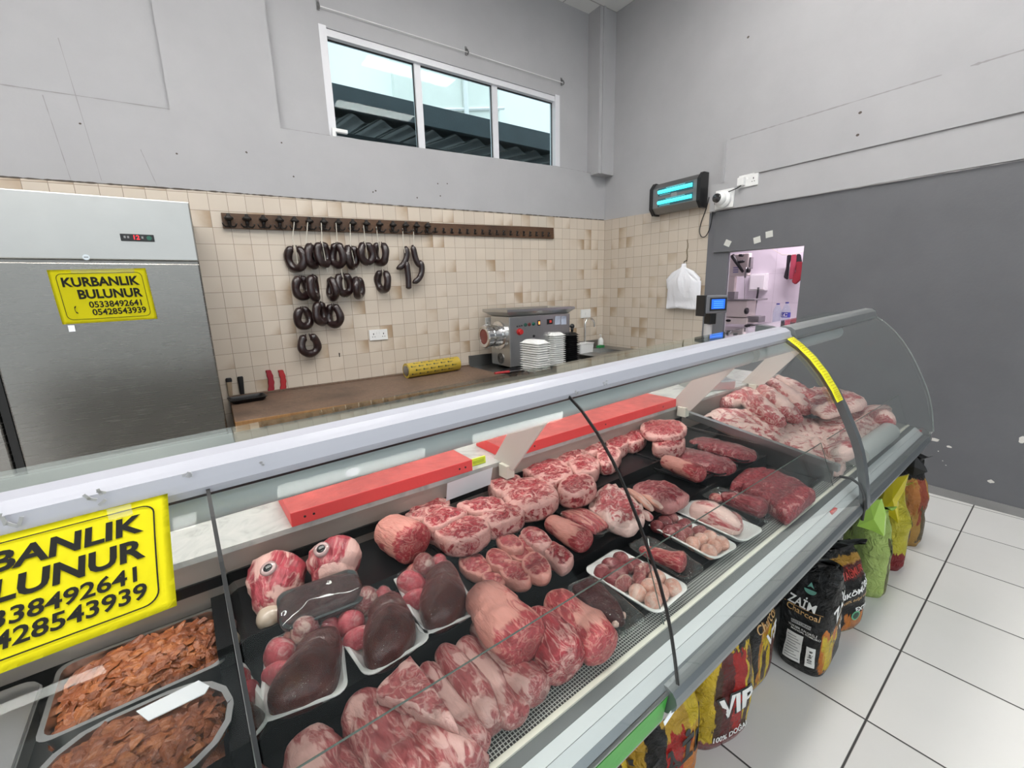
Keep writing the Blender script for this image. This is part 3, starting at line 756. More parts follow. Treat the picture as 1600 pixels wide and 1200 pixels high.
def notice(name, label, cat, TL, TR, BL, BR, nrm, w, h, bow, texts, border=True, phone=True):
    """yellow printed sheet spanned by four corners, with its text"""
    nrm = Vector(nrm)
    def S(x, y, off=0.0):
        s, t = x/w+0.5, 0.5-y/h
        p = (TL*(1-s)+TR*s)*(1-t) + (BL*(1-s)+BR*s)*t
        return p + nrm*(bow(s, t)+off)
    t = thing(name, label, cat, (TL+TR+BL+BR)/4)
    o0 = t.location.copy()
    b = NB(); n, m_ = 28, 18
    g = [[b.verts.new(S(-w/2+w*i/n, -h/2+h*j/m_)-o0) for i in range(n+1)] for j in range(m_+1)]
    for j in range(m_):
        for i in range(n): b.faces.new((g[j][i], g[j][i+1], g[j+1][i+1], g[j+1][i]))
    bmesh.ops.solidify(b, geom=b.faces[:], thickness=0.0004)
    obj('paper', b, M['yellow_paper'], t, True)
    b = NB()
    for body, size, x, y, bold, sx in texts:
        add_text(b, body, size, lambda X, Y: S(X, Y, 0.0014)-o0, bold, 0, x, y, sx)
    obj('lettering', b, M['ink'], t)
    if border:
        b = NB(); R = rrect(w*0.88, h*0.86, h*0.09, 6); R2 = rrect(w*0.88-0.0045*w/0.37, h*0.86-0.0045*w/0.37, h*0.085, 6)
        dens = lambda Q: [(Q[i][0]+(Q[(i+1) % len(Q)][0]-Q[i][0])*f/10, Q[i][1]+(Q[(i+1) % len(Q)][1]-Q[i][1])*f/10) for i in range(len(Q)) for f in (range(10) if i % 7 == 6 else (0,))]
        R, R2 = dens(R), dens(R2); k = len(R)
        A = [b.verts.new(S(p[0]+0.004*w, p[1], 0.0016)-o0) for p in R]; B = [b.verts.new(S(p[0]+0.004*w, p[1], 0.0016)-o0) for p in R2]
        for i in range(k): b.faces.new((A[i], A[(i+1) % k], B[(i+1) % k], B[i]))
        obj('border_line', b, M['ink'], t)
    if phone:
        b = NB(); pts = [S(phone[0]+0.028*w*math.cos(a)-0.012*w, phone[1]+0.07*h*math.sin(a), 0.002)-o0 for a in [rad(x) for x in range(110, 261, 25)]]
        tube(b, pts, [0.0016*w/0.37, 0.003*w/0.37] + [0.0012*w/0.37]*(len(pts)-4) + [0.003*w/0.37, 0.0016*w/0.37], 6); obj('phone_mark', b, M['ink'], t)
    return t
def fy(px, py): return ony(px, py, FRY-0.036)
TXT = lambda w, h: [('KURBANLIK', 0.150*h/0.26*0.40, -0.005*w, 0.26*h, 0.034, 0.90*w/h/1.42), ('BULUNUR', 0.150*h/0.26*0.40, 0.06*w, 0.03*h, 0.034, 0.90*w/h/1.42),
     ('05338492641', 0.105*h/0.26*0.40, 0.10*w, -0.165*h, 0.022, 0.92*w/h/1.42), ('05428543939', 0.105*h/0.26*0.40, 0.115*w, -0.31*h, 0.022, 0.92*w/h/1.42)]
n1 = notice('yellow_notice', 'yellow sheet reading KURBANLIK BULUNUR taped to the fridge door', 'notice', fy(73, 422), fy(227, 419), fy(98, 507), fy(246, 498), (0, -1, 0), 0.37, 0.26,
    lambda s, t: 0.003+0.0025*(1+math.sin(s*9+t*4))*(0.4+t), TXT(0.37, 0.26), True, (-0.30*0.37, -0.24*0.26))
b = NB(); q = fy(112, 512)-n1.location; box(b, q.x-0.012, q.x+0.012, -0.004, 0.0, q.z-0.02, q.z+0.012); obj('tape', b, M['white_card'], n1)
q0, q1 = fy(110, 419)-n1.location, fy(210, 424)-n1.location
b = NB(); box(b, q0.x, q1.x, -0.006, -0.001, q1.z-0.01, q0.z+0.004); obj('tape', b, glass('sticky_tape', (0.93, 0.93, 0.9), 0.15, 0.06, 0.04), n1)
# notice hanging from the canopy rail, curling at its right edge
def cv(u, v, z): return wpos(u, v, z)
sw, sh = 0.235, 0.160
sw, sh = 0.222, 0.137
a_, c_ = onv(262, 771, .6165), onv(277, 947, .5150)
TR2, TL2 = cv(*a_), cv(a_.x-sw, a_.y, a_.z-.005)
BR2, BL2 = cv(*c_), cv(c_.x-sw, c_.y-.002, c_.z-.005)
n2 = notice('yellow_notice', 'yellow sheet reading KURBANLIK BULUNUR hanging from the canopy rail', 'notice', TL2, TR2, BL2, BR2, (-EV*.66+Vector((0, 0, .75))).normalized(), sw, sh,
    lambda s, t: 0.006*math.sin(t*3.1)+0.008*max(0, s-0.8)*t, TXT(sw, sh), True, (-0.30*sw, -0.24*sh))
tq = onv(170, 812, 0.602); tq2 = onv(206, 795, 0.602)
b = NB(); A = wpos(tq.x, 0.602, tq.z-0.004)-n2.location; Bv = wpos(tq2.x, 0.602, tq2.z+0.006)-n2.location
vs = [b.verts.new(p) for p in (A, Vector((Bv.x, Bv.y, A.z)), Bv, Vector((A.x, A.y, Bv.z)))]; b.faces.new(vs); obj('tape', b, glass('sticky_tape_b', (0.97, 0.97, 0.96), 0.12, 0.12, 0.1), n2)

# -------- butcher block bench
BZ = 0.73
def wood(name, a, c, sc, rough=0.55):
    m = mat(name, a, rough); k = NT(m); v = k.coord('Object', sc)
    n = k.noise(v, 5, 7, 0.7, 1.2); n2 = k.noise(k.coord('Object'), 2.2, 4)
    col = k.ramp(n, [(0.25, a), (0.75, c)])
    col = k.mix(k.val(n2, 0.4, 0.7, 0, 0.6), col, tuple(x*0.45 for x in a)); k.color(col); k.bump(n, 0.25, 0.006); return m
M['block'] = wood('worn_chopping_wood', (0.060, 0.030, 0.018), (0.27, 0.18, 0.125), (9, 22, 22))
M['block_side'] = wood('chopping_block_side', (0.20, 0.09, 0.028), (0.36, 0.19, 0.065), (14, 14, 2))
M['rail'] = wood('dark_rail_wood', (0.065, 0.030, 0.014), (0.13, 0.065, 0.030), (3, 20, 20))
t = thing('butcher_block', 'long thick worn wooden chopping block along the tiled wall', 'chopping block', (1.05, 3.4, 0))
b = NB(); box(b, -1.02, 1.02, -0.40, 0.395, BZ-0.14, BZ, bev=0.006)
for f in b.faces: f.material_index = 0 if f.normal.z > 0.9 else 1
obj('block_top', b, [M['block'], M['block_side']], t)
b = NB(); box(b, -1.02, 1.02, 0.37, 0.405, BZ-0.14, BZ+0.012); obj('back_strip', b, M['block'], t)
for lx in (-0.95, 0.95):
    for ly in (-0.33, 0.33):
        b = NB(); box(b, lx-0.045, lx+0.045, ly-0.045, ly+0.045, 0, BZ-0.14); obj('leg', b, M['block_side'], t)
# -------- steel work counter with sink
t = thing('steel_counter', 'stainless steel work counter running to the corner behind the grinder', 'work counter', (3.0, 3.4, 0))
b = NB(); box(b, -0.92, 0.985, -0.45, 0.40, 0.675, 0.715, bev=0.004); obj('worktop', b, M['steel_dark'], t)
b = NB(); box(b, -0.92, 0.985, 0.392, 0.408, 0.715, 0.83); obj('upstand', b, M['steel_dark'], t)
b = NB(); box(b, -0.90, 0.97, -0.42, 0.39, 0.10, 0.675); obj('cabinet', b, M['steel_dark'], t)
b = NB(); box(b, -0.88, 0.95, -0.38, 0.38, 0, 0.10); obj('plinth', b, M['plastic_black'], t)
SZ = 0.765
t = thing('sink_unit', 'stainless steel sink with drainboard in the tiled corner', 'sink', (3.62, 3.5, 0.715))
b = NB()
# top with a bowl opening: four strips and a bowl
sx0, sx1, sy0, sy1 = -0.38, 0.365, -0.34, 0.30; bx0, bx1, by0, by1 = -0.20, 0.16, -0.20, 0.14
zt = SZ-0.715
box(b, sx0, bx0, sy0, sy1, 0.0, zt); box(b, bx1, sx1, sy0, sy1, 0.0, zt); box(b, bx0, bx1, sy0, by0, 0.0, zt); box(b, bx0, bx1, by1, sy1, 0.0, zt)
obj('drainboard', b, M['steel_dark'], t)
b = NB()
box(b, bx0-0.002, bx0+0.004, by0, by1, 0.004, zt+0.003); box(b, bx1-0.004, bx1+0.002, by0, by1, 0.004, zt+0.003); box(b, bx0, bx1, by0-0.002, by0+0.004, 0.004, zt+0.003); box(b, bx0, bx1, by1-0.004, by1+0.002, 0.004, zt+0.003); box(b, bx0, bx1, by0, by1, 0.002, 0.008)
obj('bowl', b, M['steel'], t)
b = NB(); box(b, sx0, sx1, sy1-0.006, sy1+0.006, zt, zt+0.08); obj('upstand', b, M['steel_dark'], t)
fb = ony(912, 527, 3.72)
ft = thing('faucet', 'gooseneck steel tap arching over the sink', 'tap', (fb.x, 3.70, SZ))
top = ony(925, 497, 3.70).z-SZ
b = NB(); tube(b, [(0, 0, 0), (0, 0, 0.03)], 0.022, 12); obj('base', b, M['chrome'], ft, True, angle=40)
b = NB(); rr_ = 0.075; pts = [(0, 0, 0.02), (0, 0, top-rr_)] + [(rr_-rr_*math.cos(a), 0, top-rr_+rr_*math.sin(a)) for a in [rad(x) for x in range(15, 181, 15)]] + [(2*rr_, 0, top-rr_-0.03)]
tube(b, pts, 0.011, 12); obj('spout', b, M['chrome'], ft, True, angle=50)
b = NB(); tube(b, [(0.02, 0, 0.02), (0.05, -0.02, 0.035)], 0.006, 8); obj('lever', b, M['chrome'], ft, True)
q = ony(947, 534, 3.66)
t = thing('soap_bottle', 'white soap pump bottle in the corner behind the sink', 'soap bottle', (3.865, 3.72, SZ))
b = NB(); lathe(b, [(0.030, 0), (0.033, 0.01), (0.033, 0.075), (0.025, 0.10), (0.013, 0.108), (0.013, 0.115)], 16); obj('bottle', b, M['plastic_white'], t, True, angle=50)
b = NB(); tube(b, [(0, 0, 0.11), (0, 0, 0.145), (-0.035, -0.01, 0.147)], 0.006, 8); obj('pump', b, M['plastic_white'], t, True)
b = NB(); box(b, -0.05, 0.05, -0.03, 0.03, 0, 0.028, bev=0.004); o = obj('sponge', b, paint('green_scourer', (0.02, 0.22, 0.06), 0.9), loc=(3.80, 3.66, SZ), rotz=0.3); tag(o, 'green scouring sponge beside the soap bottle at the sink', 'sponge')
def tray_mesh(bm, L, Wd, H, th=0.004, flare=0.016, r=0.018, mi=0, z0=0.0, lip=0.006):
    """open tray; outer skin up, rim, inner skin down"""
    def ring(l, w, z): return [Vector((p[0], p[1], z0+z)) for p in rrect(l, w, r, 4)]
    f = flare
    rr = [ring(L-2*f-0.01, Wd-2*f-0.01, 0), ring(L-2*f, Wd-2*f, 0.003), ring(L-2*lip, Wd-2*lip, H-0.004), ring(L, Wd, H-0.002), ring(L, Wd, H), ring(L-2*lip-th, Wd-2*lip-th, H), ring(L-2*f-th*2, Wd-2*f-th*2, th+0.003), ring(L-2*f-th*2-0.012, Wd-2*f-th*2-0.012, th)]
    return rings(bm, rr, mi)
b = NB(); tray_mesh(b, 0.24, 0.15, 0.105, 0.004, 0.012, 0.02); q = onz(924, 549, SZ)
o = obj('storage_tub', b, M['plastic_white'], loc=(3.36, 3.50, SZ), rotz=0.1, smooth=True, angle=40); tag(o, 'white rectangular plastic tub at the sink edge', 'tub')

# -------- meat grinder
gx, gy = 2.28, 3.36
t = thing('meat_grinder', 'stainless steel meat grinder with a hopper tray and round mincing head', 'meat grinder', (gx, gy, 0.715))
GW, GD, GH = 0.76, 0.33, 0.505
b = NB(); box(b, 0, GW, 0, GD, 0.03, GH, bev=0.008); obj('housing', b, M['steel'], t)
for fx in (0.05, GW-0.05):
    for fy_ in (0.05, GD-0.05):
        b = NB(); tube(b, [(fx, fy_, 0), (fx, fy_, 0.035)], 0.02, 10); obj('foot', b, M['plastic_black'], t)
b = NB()
def hring(x0, x1, y0, y1, z): return [Vector((x0, y0, z)), Vector((x1, y0, z)), Vector((x1, y1, z)), Vector((x0, y1, z))]
rings(b, [hring(0.02, GW-0.03, 0.02, GD-0.02, GH-0.004), hring(-0.05, GW+0.02, -0.05, GD+0.06, GH+0.045), hring(-0.05, GW+0.02, -0.05, GD+0.06, GH+0.068), hring(-0.042, GW+0.012, -0.042, GD+0.052, GH+0.068), hring(0.03, GW-0.04, 0.03, GD-0.03, GH+0.012)])
obj('hopper_tray', b, M['steel'], t)
hz = 0.325; hy = GD*0.5
Rx = Matrix.Translation((0, hy, hz)) @ Matrix.Rotation(rad(-90), 4, 'Y')
b = NB(); lathe(b, [(0.135, -0.003), (0.135, 0.02), (0.105, 0.024), (0.103, 0.10), (0.088, 0.102), (0.088, 0.125)], 32, M=Rx); obj('mincing_head', b, M['chrome'], t, True, angle=35)
b = NB(); lathe(b, [(0.092, 0.122), (0.105, 0.126), (0.108, 0.175), (0.098, 0.184), (0.072, 0.184), (0.070, 0.172)], 28, M=Rx)
for a in range(0, 360, 60):
    ca, sa = math.cos(rad(a)), math.sin(rad(a)); tube(b, [Rx @ Vector((0.106*ca, 0.106*sa, 0.130)), Rx @ Vector((0.106*ca, 0.106*sa, 0.175))], 0.009, 8)
obj('ring_nut', b, M['chrome'], t, True, angle=35)
b = NB(); lathe(b, [(0.073, 0.168), (0.068, 0.178), (0.0, 0.180)], 24, M=Rx)
mince = mat('minced_meat_residue', (0.22, 0.05, 0.04), 0.4); obj('plate', b, mince, t)
b = NB(); tube(b, [(-0.001, hy-0.01, 0.10), (-0.006, hy-0.01, 0.10)], 0.055, 24); vent = obj('fan_vent', b, M['steel_dark'], t)
b = NB()
for rr0 in (0.015, 0.03, 0.045): tube(b, [(-0.007, hy-0.01+rr0*math.cos(rad(a)), 0.10+rr0*math.sin(rad(a))) for a in range(0, 360, 20)], 0.003, 5, closed=True)
obj('vent_guard', b, M['plastic_black'], vent)
def gf(px, py): 
    q = ony(px, py, gy-0.001); return q.x-gx, q.z-0.715
btn = [(808, 510, .006, 'small_button', M['plastic_black']), (811.5, 509.5, .006, 'small_button', M['plastic_black']), (815, 508.8, .006, 'small_button', M['plastic_black']),
       (821, 507.5, .014, 'green_button', mat('dark_green_button', (0.01, 0.07, 0.05), 0.3)), (827, 507, .014, 'selector_button', mat('dark_red_button', (0.12, 0.02, 0.02), 0.3)), (833.5, 506.2, .014, 'green_button', mat('teal_button', (0.01, 0.10, 0.07), 0.3)),
       (812, 518.5, .027, 'emergency_stop', mat('red_stop_button', (0.45, 0.02, 0.02), 0.35)), (834, 525, .010, 'socket_plug', M['plastic_black'])]
for px, py, r, nm, mm in btn:
    x, z = gf(px, py); b = NB(); lathe(b, [(r*1.25, 0), (r*1.25, 0.003), (r, 0.004), (r*0.9, 0.012 if r < .02 else 0.03), (0, 0.013 if r < .02 else 0.032)], 16, M=Matrix.Translation((x, 0, z)) @ Matrix.Rotation(rad(90), 4, 'X')); obj(nm, b, mm, t, True, angle=40)
x, z = gf(842, 504.5); b = NB(); box(b, x-0.016, x+0.016, -0.006, 0.001, z-0.026, z+0.026, bev=0.002); k_ = obj('rocker_switch', b, M['plastic_black'], t)
b = NB(); box(b, x-0.008, x+0.008, -0.009, -0.005, z-0.014, z+0.014); obj('lamp', b, mat('orange_lamp', (0.4, 0.1, 0.02), 0.4, emit=(1, 0.33, 0.08), es=2.2), k_)
x, z = gf(859, 502.5); b = NB(); box(b, x-0.036, x+0.036, -0.005, 0.001, z-0.026, z+0.026, bev=0.002); k_ = obj('display', b, M['plastic_black'], t)
b = NB(); add_text(b, '25', 0.03, lambda X, Y: Vector((x+X+0.006, -0.0058, z+Y)), 0.02); obj('digits', b, mat('dim_red_led', (0.2, 0, 0), 0.5, emit=(1, 0.1, 0.08), es=0.9), k_)
for px in (871.5, 881):
    x, z = gf(px, 500.5); b = NB(); box(b, x-0.036, x+0.034, -0.0015, 0.001, z-0.042, z+0.042); obj('data_plate', b, mat('pale_blue_label', (0.42, 0.46, 0.56), 0.5), t)

# -------- stacks of foam trays
TRAYS = {}
def tray_stack(x, y, z, rot, L, Wd, n, pitch, m, nm, lab, toplab, grp, flip=True, H=0.028):
    key = (L, Wd, H, nm)
    for i in range(n):
        top_ = i == n-1
        if key not in TRAYS:
            b = NB(); tray_mesh(b, L, Wd, H, 0.003, 0.030, 0.022, lip=0.010)
            if flip:
                for v in b.verts: v.co.z = H-v.co.z
                for f in b.faces: f.normal_flip()
            o = obj(nm, b, m, smooth=True, angle=40); TRAYS[key] = o
        else:
            o = TRAYS[key].copy(); C.objects.link(o)
        o.location = (x + (0.0015*math.sin(i*2.1)), y+0.0015*math.cos(i*1.7), z+i*pitch); o.rotation_euler = (0, 0, rot+0.012*math.sin(i*1.3))
        tag(o, toplab if top_ else lab, 'foam tray', None if top_ else grp)
BENZ = 0.735
t = thing('steel_shelf', 'narrow steel shelf behind the display counter holding the white foam trays', 'shelf', (3.0, 2.72, 0))
qa = onz(819, 587, BENZ+0.02)
b = NB(); box(b, qa.x-3.0, 0.99, -0.25, 0.225, BENZ, BENZ+0.02, bev=0.002); obj('shelf_top', b, M['steel'], t)
for lx in (qa.x-3.0+0.04, 0.93):
    b = NB(); box(b, lx-0.02, lx+0.02, -0.2, 0.18, 0, BENZ); obj('support', b, M['steel_dark'], t)
q1 = onz(841, 582, BENZ+0.02)
ZT = BENZ+0.02
def stackh(px, ptop, pbot, y): return ony(px, ptop, y).z - ony(px, pbot, y).z
s1 = Vector((2.30, 2.83, ZT)); 
def corner(px, py, z, L, Wd, r):
    q = onz(px, py, z); c, s_ = math.cos(r), math.sin(r); return q.x + L/2*c - Wd/2*s_, q.y + L/2*s_ + Wd/2*c
RT = rad(5)
x_, y_ = corner(841, 583, ZT, 0.16, 0.25, RT)
tray_stack(x_, y_, ZT, RT, 0.16, 0.25, 13, 0.0205, M['foam_white'], 'foam_tray', 'white foam tray in the lower white stack beside the grinder', 'topmost upturned tray of the lower white stack by the grinder', 'white foam trays, lower stack', H=0.028)
x_, y_ = corner(867, 571.5, 0.716, 0.17, 0.25, RT)
tray_stack(x_, y_, 0.716, RT, 0.17, 0.25, 15, 0.0210, M['foam_white'], 'foam_tray', 'white foam tray in the taller white stack behind', 'topmost upturned tray of the taller white stack', 'white foam trays, taller stack', H=0.028)
x_, y_ = corner(890, 568, 0.716, 0.165, 0.22, RT)
tray_stack(x_, y_, 0.716, RT, 0.165, 0.22, 14, 0.0215, M['foam_black'], 'foam_tray_black', 'black foam tray in the black stack beside the white ones', 'topmost upturned tray of the black stack', 'black foam trays in a stack', H=0.028)
b = NB(); tube(b, [(0, 0, 0), (0, 0, 0.05)], [0.012, 0.016], 10); ball(b, (0, 0, 0.06), 0.026, n=12, m=8); o = obj('sharpening_steel', b, M['plastic_black'], loc=(x_+0.04, y_-0.03, 0.716+13*0.0215+0.028), smooth=True); tag(o, 'black round-headed knob handle standing on the black tray stack', 'handle')

# -------- things on the chopping block
def onb(px, py): return onz(px, py, BZ)
a = onz(633, 571, BZ+0.055); c = onz(716, 560, BZ+0.055); a.y = 3.62; c.y = 3.68
a = ony(634, 571, 3.60); c = ony(714, 562, 3.66)
t = thing('cling_film_roll', 'yellow printed roll of cling film lying on the chopping block', 'film roll', ((a.x+c.x)/2, 3.63, BZ), math.atan2(c.y-a.y, c.x-a.x))
hl = (Vector((c.x-a.x, c.y-a.y, 0)).length)/2; FR = 0.066
m = mat('yellow_film_print', (0.50, 0.36, 0.045), 0.22, coat=0.5)
b = NB(); tube(b, [(-hl, 0, FR), (hl, 0, FR)], FR, 32); obj('roll', b, m, t, True, angle=40)
b = NB(); lathe(b, [(0.030, 0), (0.045, 0), (0.045, 0.006), (0.030, 0.006)], 24, M=Matrix.Translation((-hl-0.005, 0, FR)) @ Matrix.Rotation(rad(90), 4, 'Y')); obj('core', b, M['steel_dark'], t)
b = NB(); tube(b, [(-hl-0.003, 0, FR), (-hl-0.0005, 0, FR)], 0.030, 20); obj('core_hole', b, M['plastic_black'], t)
b = NB()
for i in range(7):
    for j in range(4):
        ang = rad(100+j*38); ux = -hl+0.05+(i+0.5*(j % 2))*0.075
        fn = lambda X, Y: Vector((ux+X, -(FR+0.0006)*math.sin(ang + Y/FR - math.pi/2 + 0.3)*1.0, FR+(FR+0.0006)*math.cos(ang+Y/FR-math.pi/2+0.3)))
        fn2 = lambda X, Y, ux=ux, ang=ang: Vector((ux+X, -(FR+0.0006)*math.cos(Y/FR+rad(-25+j*30)), FR+(FR+0.0006)*math.sin(Y/FR+rad(-25+j*30))))
        if ux < hl-0.04:
            for dd in ((0, 0), ): 
                vs = [b.verts.new(fn2(0.009*math.cos(k*1.05)-0.022, 0.009*math.sin(k*1.05))) for k in range(6)]; b.faces.new(vs)
            add_text(b, 'aspir', 0.020, fn2, 0.01, 0, 0.006, 0)
obj('print', b, mat('dark_green_print', (0.035, 0.05, 0.012), 0.4), t)
# knives stuck behind the block
def knife(px, ptop, pbot, lab, mm, kind, capm=None):
    tp_, bt = ony(px, ptop, 3.795), ony(px, pbot, 3.795)
    t = thing('butcher_knife', lab, 'knife', (bt.x, 3.805, BZ+0.01), group=None)
    h = tp_.z-BZ-0.01
    b = NB(); rr0 = []
    for i in range(15):
        s = i/14; z = h*s*1.0
        wv = 0.021*(1+0.10*math.sin(s*20))*(1 if s < .93 else 0.72) if kind == 'grip' else 0.017*(0.85+0.3*s)*(1 if s < .95 else 0.75)
        dx = 0.010*math.sin(s*3.2) if kind == 'grip' else 0.004*s
        rr0.append([Vector((dx+p[0], p[1], z)) for p in rrect(2*wv, 0.024, 0.009, 3)])
    rings(b, rr0)
    obj('handle', b, mm, t, True, angle=50)
    if capm:
        b = NB(); rings(b, [[Vector((0.004+p[0], p[1], z)) for p in rrect(w_, 0.028, 0.010, 3)] for z, w_ in ((h*0.8, 0.040), (h*0.95, 0.042), (h*1.02, 0.030))]); obj('end_cap', b, capm, t, True, angle=50)
    b = NB(); box(b, -0.018, 0.018, -0.0015, 0.0015, -0.10, 0.004); obj('blade', b, M['steel'], t)
    return t
knife(361, 591, 622, 'knife with a pale wooden handle and black butt beside the fridge', wood('pale_handle_wood', (0.30, 0.22, 0.14), (0.42, 0.32, 0.22), (10, 10, 3)), 'plain', M['plastic_black'])
knife(379, 588, 618, 'knife with a plain black handle standing behind the black tray', M['plastic_black'], 'plain')
redh = mat('red_knife_handle', (0.42, 0.03, 0.035), 0.35)
knife(424, 578, 613, 'knife with a curved dark red handle, left of the two red ones', mat('dark_red_handle', (0.30, 0.02, 0.035), 0.35), 'grip')
knife(443, 578, 612, 'knife with a bright red ribbed handle, right of the two red ones', redh, 'grip')
q = onb(385, 628)
b = NB(); tray_mesh(b, 0.235, 0.165, 0.03, 0.003, 0.02, 0.02); o = obj('foam_tray_black', b, M['foam_black'], loc=(q.x+0.012, q.y+0.03, BZ), rotz=0.12, smooth=True, angle=40); tag(o, 'single black foam tray on the chopping block by the fridge', 'foam tray')
q = onz(772, 574, BZ)
b = NB(); tray_mesh(b, 0.23, 0.15, 0.03, 0.003, 0.02, 0.02); o = obj('foam_tray_black', b, M['foam_black'], loc=(2.19, 3.18, BZ+0.0), rotz=0.05, smooth=True, angle=40); tag(o, 'black foam tray in front of the grinder foot', 'foam tray'); TB2 = o
t = thing('boning_knife', 'long knife with a red handle lying across the black tray by the grinder', 'knife', (2.10, 3.10, BZ+0.034), rad(-6))
b = NB(); rings(b, [[Vector((x, p[0], p[1])) for p in rrect(w_, 0.02, 0.008, 3)] for x, w_ in ((-0.15, 0.024), (-0.10, 0.028), (-0.05, 0.024), (-0.01, 0.028))]); obj('handle', b, redh, t, True, angle=50)
b = NB(); prism(b, [(-0.01, -0.012), (0.19, -0.012), (0.17, 0.006), (-0.01, 0.013)], -0.001, 0.001); obj('blade', b, M['chrome'], t)

# -------- hook rail and hanging sausages
HY = YB-0.006
iron = mat('dark_iron_hook', (0.028, 0.024, 0.022), 0.35, 0.5)
zr0, zr1 = 2.045, 2.088
def railz(x, a=0): return 1.993 + 0.0215*(x-0.16)
t = thing('hook_rail', 'dark wooden rail with large iron double hooks, left half', 'hook rail', (0.16, HY, 1.99))
b = NB(); prism(b, [(0, railz(.16)-1.99-0.052), (1.575, railz(1.735)-1.99-0.055), (1.575, railz(1.735)-1.99+0.055), (0, railz(.16)-1.99+0.050)], -0.022, 0, 'y'); obj('board', b, M['rail'], t)
hookx = [ony(p, 345, HY-0.03).x for p in (357.7, 386, 411.5, 436.6, 460, 482.8, 505.3, 528, 550.4, 571.5, 591.9, 612.8, 632.6, 649.6, 666.7)]
hm = None
for i, hx in enumerate(hookx):
    if hm is None:
        b = NB()
        tube(b, [(0, -0.022, 0.03), (0, -0.028, -0.045)], [0.015, 0.010], 10)
        lathe(b, [(0.010, -0.022), (0.030, -0.012), (0.028, 0.0), (0.013, 0.010), (0.013, 0.020), (0.006, 0.026)], 14, M=Matrix.Translation((0, -0.045, 0.02)))
        for s in (-1, 1): tube(b, [(0, -0.026, -0.02), (0.012*s, -0.034, -0.042), (0.030*s, -0.052, -0.045), (0.040*s, -0.062, -0.032), (0.040*s, -0.064, -0.022)], [0.007, 0.007, 0.006, 0.005, 0.006], 8)
        o = obj('double_hook', b, iron, t, True); hm = o
    else:
        o = hm.copy(); C.objects.link(o); o.parent = t
    o.location = (hx-0.16, 0, railz(hx)-1.99)
t2 = thing('hook_rail', 'dark wooden rail with many small hooks, right half', 'hook rail', (1.74, HY, 2.03))
b = NB(); prism(b, [(0, railz(1.74)-2.03-0.050), (1.455, railz(3.195)-2.03-0.058), (1.455, railz(3.195)-2.03+0.058), (0, railz(1.74)-2.03+0.048)], -0.018, 0, 'y'); obj('board', b, M['rail'], t2)
hm = None
for i in range(17):
    hx = 0.05+i*0.083
    if hm is None:
        b = NB(); box(b, -0.008, 0.008, -0.021, -0.016, -0.03, 0.018); tube(b, [(0, -0.018, 0.005), (0, -0.036, 0.002), (0, -0.040, 0.014)], 0.005, 6)
        for s in (-1, 1): tube(b, [(0, -0.018, -0.012), (0.012*s, -0.03, -0.026), (0.020*s, -0.036, -0.016)], 0.004, 6)
        o = obj('small_hook', b, iron, t2, True); hm = o
    else:
        o = hm.copy(); C.objects.link(o); o.parent = t2
    o.location = (hx, 0, railz(1.74+hx)-2.03-0.008)
saus = mat('dark_sausage', (0.030, 0.012, 0.012), 0.34, coat=0.6, coat_r=0.14); k = NT(saus); v = k.coord('Object'); n_ = k.noise(v, 30, 5); k.color(k.ramp(n_, [(0.3, (0.010, 0.004, 0.005)), (0.55, (0.020, 0.007, 0.007)), (0.8, (0.045, 0.018, 0.014))])); k.bump(k.noise(v, 90, 3), 0.25, 0.004)
twine = mat('white_twine', (0.62, 0.58, 0.5), 0.8)
def ring_mesh(Wd, Hh, r, seed, gap=18):
    b = NB(); rr0 = random.Random(seed); pts = []; rs = []
    N = 34
    for i in range(N+1):
        a = rad(90+gap + (360-2*gap)*i/N)
        w = Wd/2-r; h = Hh/2-r
        x = w*math.cos(a)*(1.0-0.16*math.sin(a)); z = h*math.sin(a)
        pts.append(Vector((x*(1+0.03*math.sin(a*3+seed)), 0.006*math.sin(2*a+seed), z)))
        e = min(i, N-i); rs.append(r*(min(1, 0.45+0.28*e))*(1+0.05*math.sin(a*5+seed)))
    pts = [pts[0]+(pts[0]-pts[1])*0.5] + pts + [pts[-1]+(pts[-1]-pts[-2])*0.5]; rs = [0.005]+rs+[0.005]
    tube(b, pts, rs, 14)
    for p in (pts[0], pts[-1]): tube(b, [p, p+Vector((0, 0, 0.015))], 0.004, 6)
    return b
RINGS = [  # centre x, centre y, apparent width, height in the enlarged view; row, order
 (185, 245, 195, 250, 'top', 'first'), (325, 222, 100, 245, 'top', 'second'), (425, 210, 130, 245, 'top', 'third'), (558, 215, 140, 245, 'top', 'fourth'), (682, 232, 120, 232, 'top', 'fifth'), (815, 200, 155, 222, 'top', 'sixth'), (940, 205, 150, 228, 'top', 'seventh'),
 (235, 505, 150, 240, 'second', 'first'), (342, 505, 88, 258, 'second', 'second'), (510, 515, 92, 232, 'second', 'third'), (615, 480, 165, 228, 'second', 'fourth'), (742, 505, 92, 218, 'second', 'fifth'), (962, 450, 142, 222, 'second', 'last'),
 (252, 775, 158, 225, 'third', 'first'), (402, 735, 112, 238, 'third', 'second'), (525, 755, 150, 235, 'third', 'third'), (305, 1020, 196, 226, 'fourth', 'only')]
spans = {}
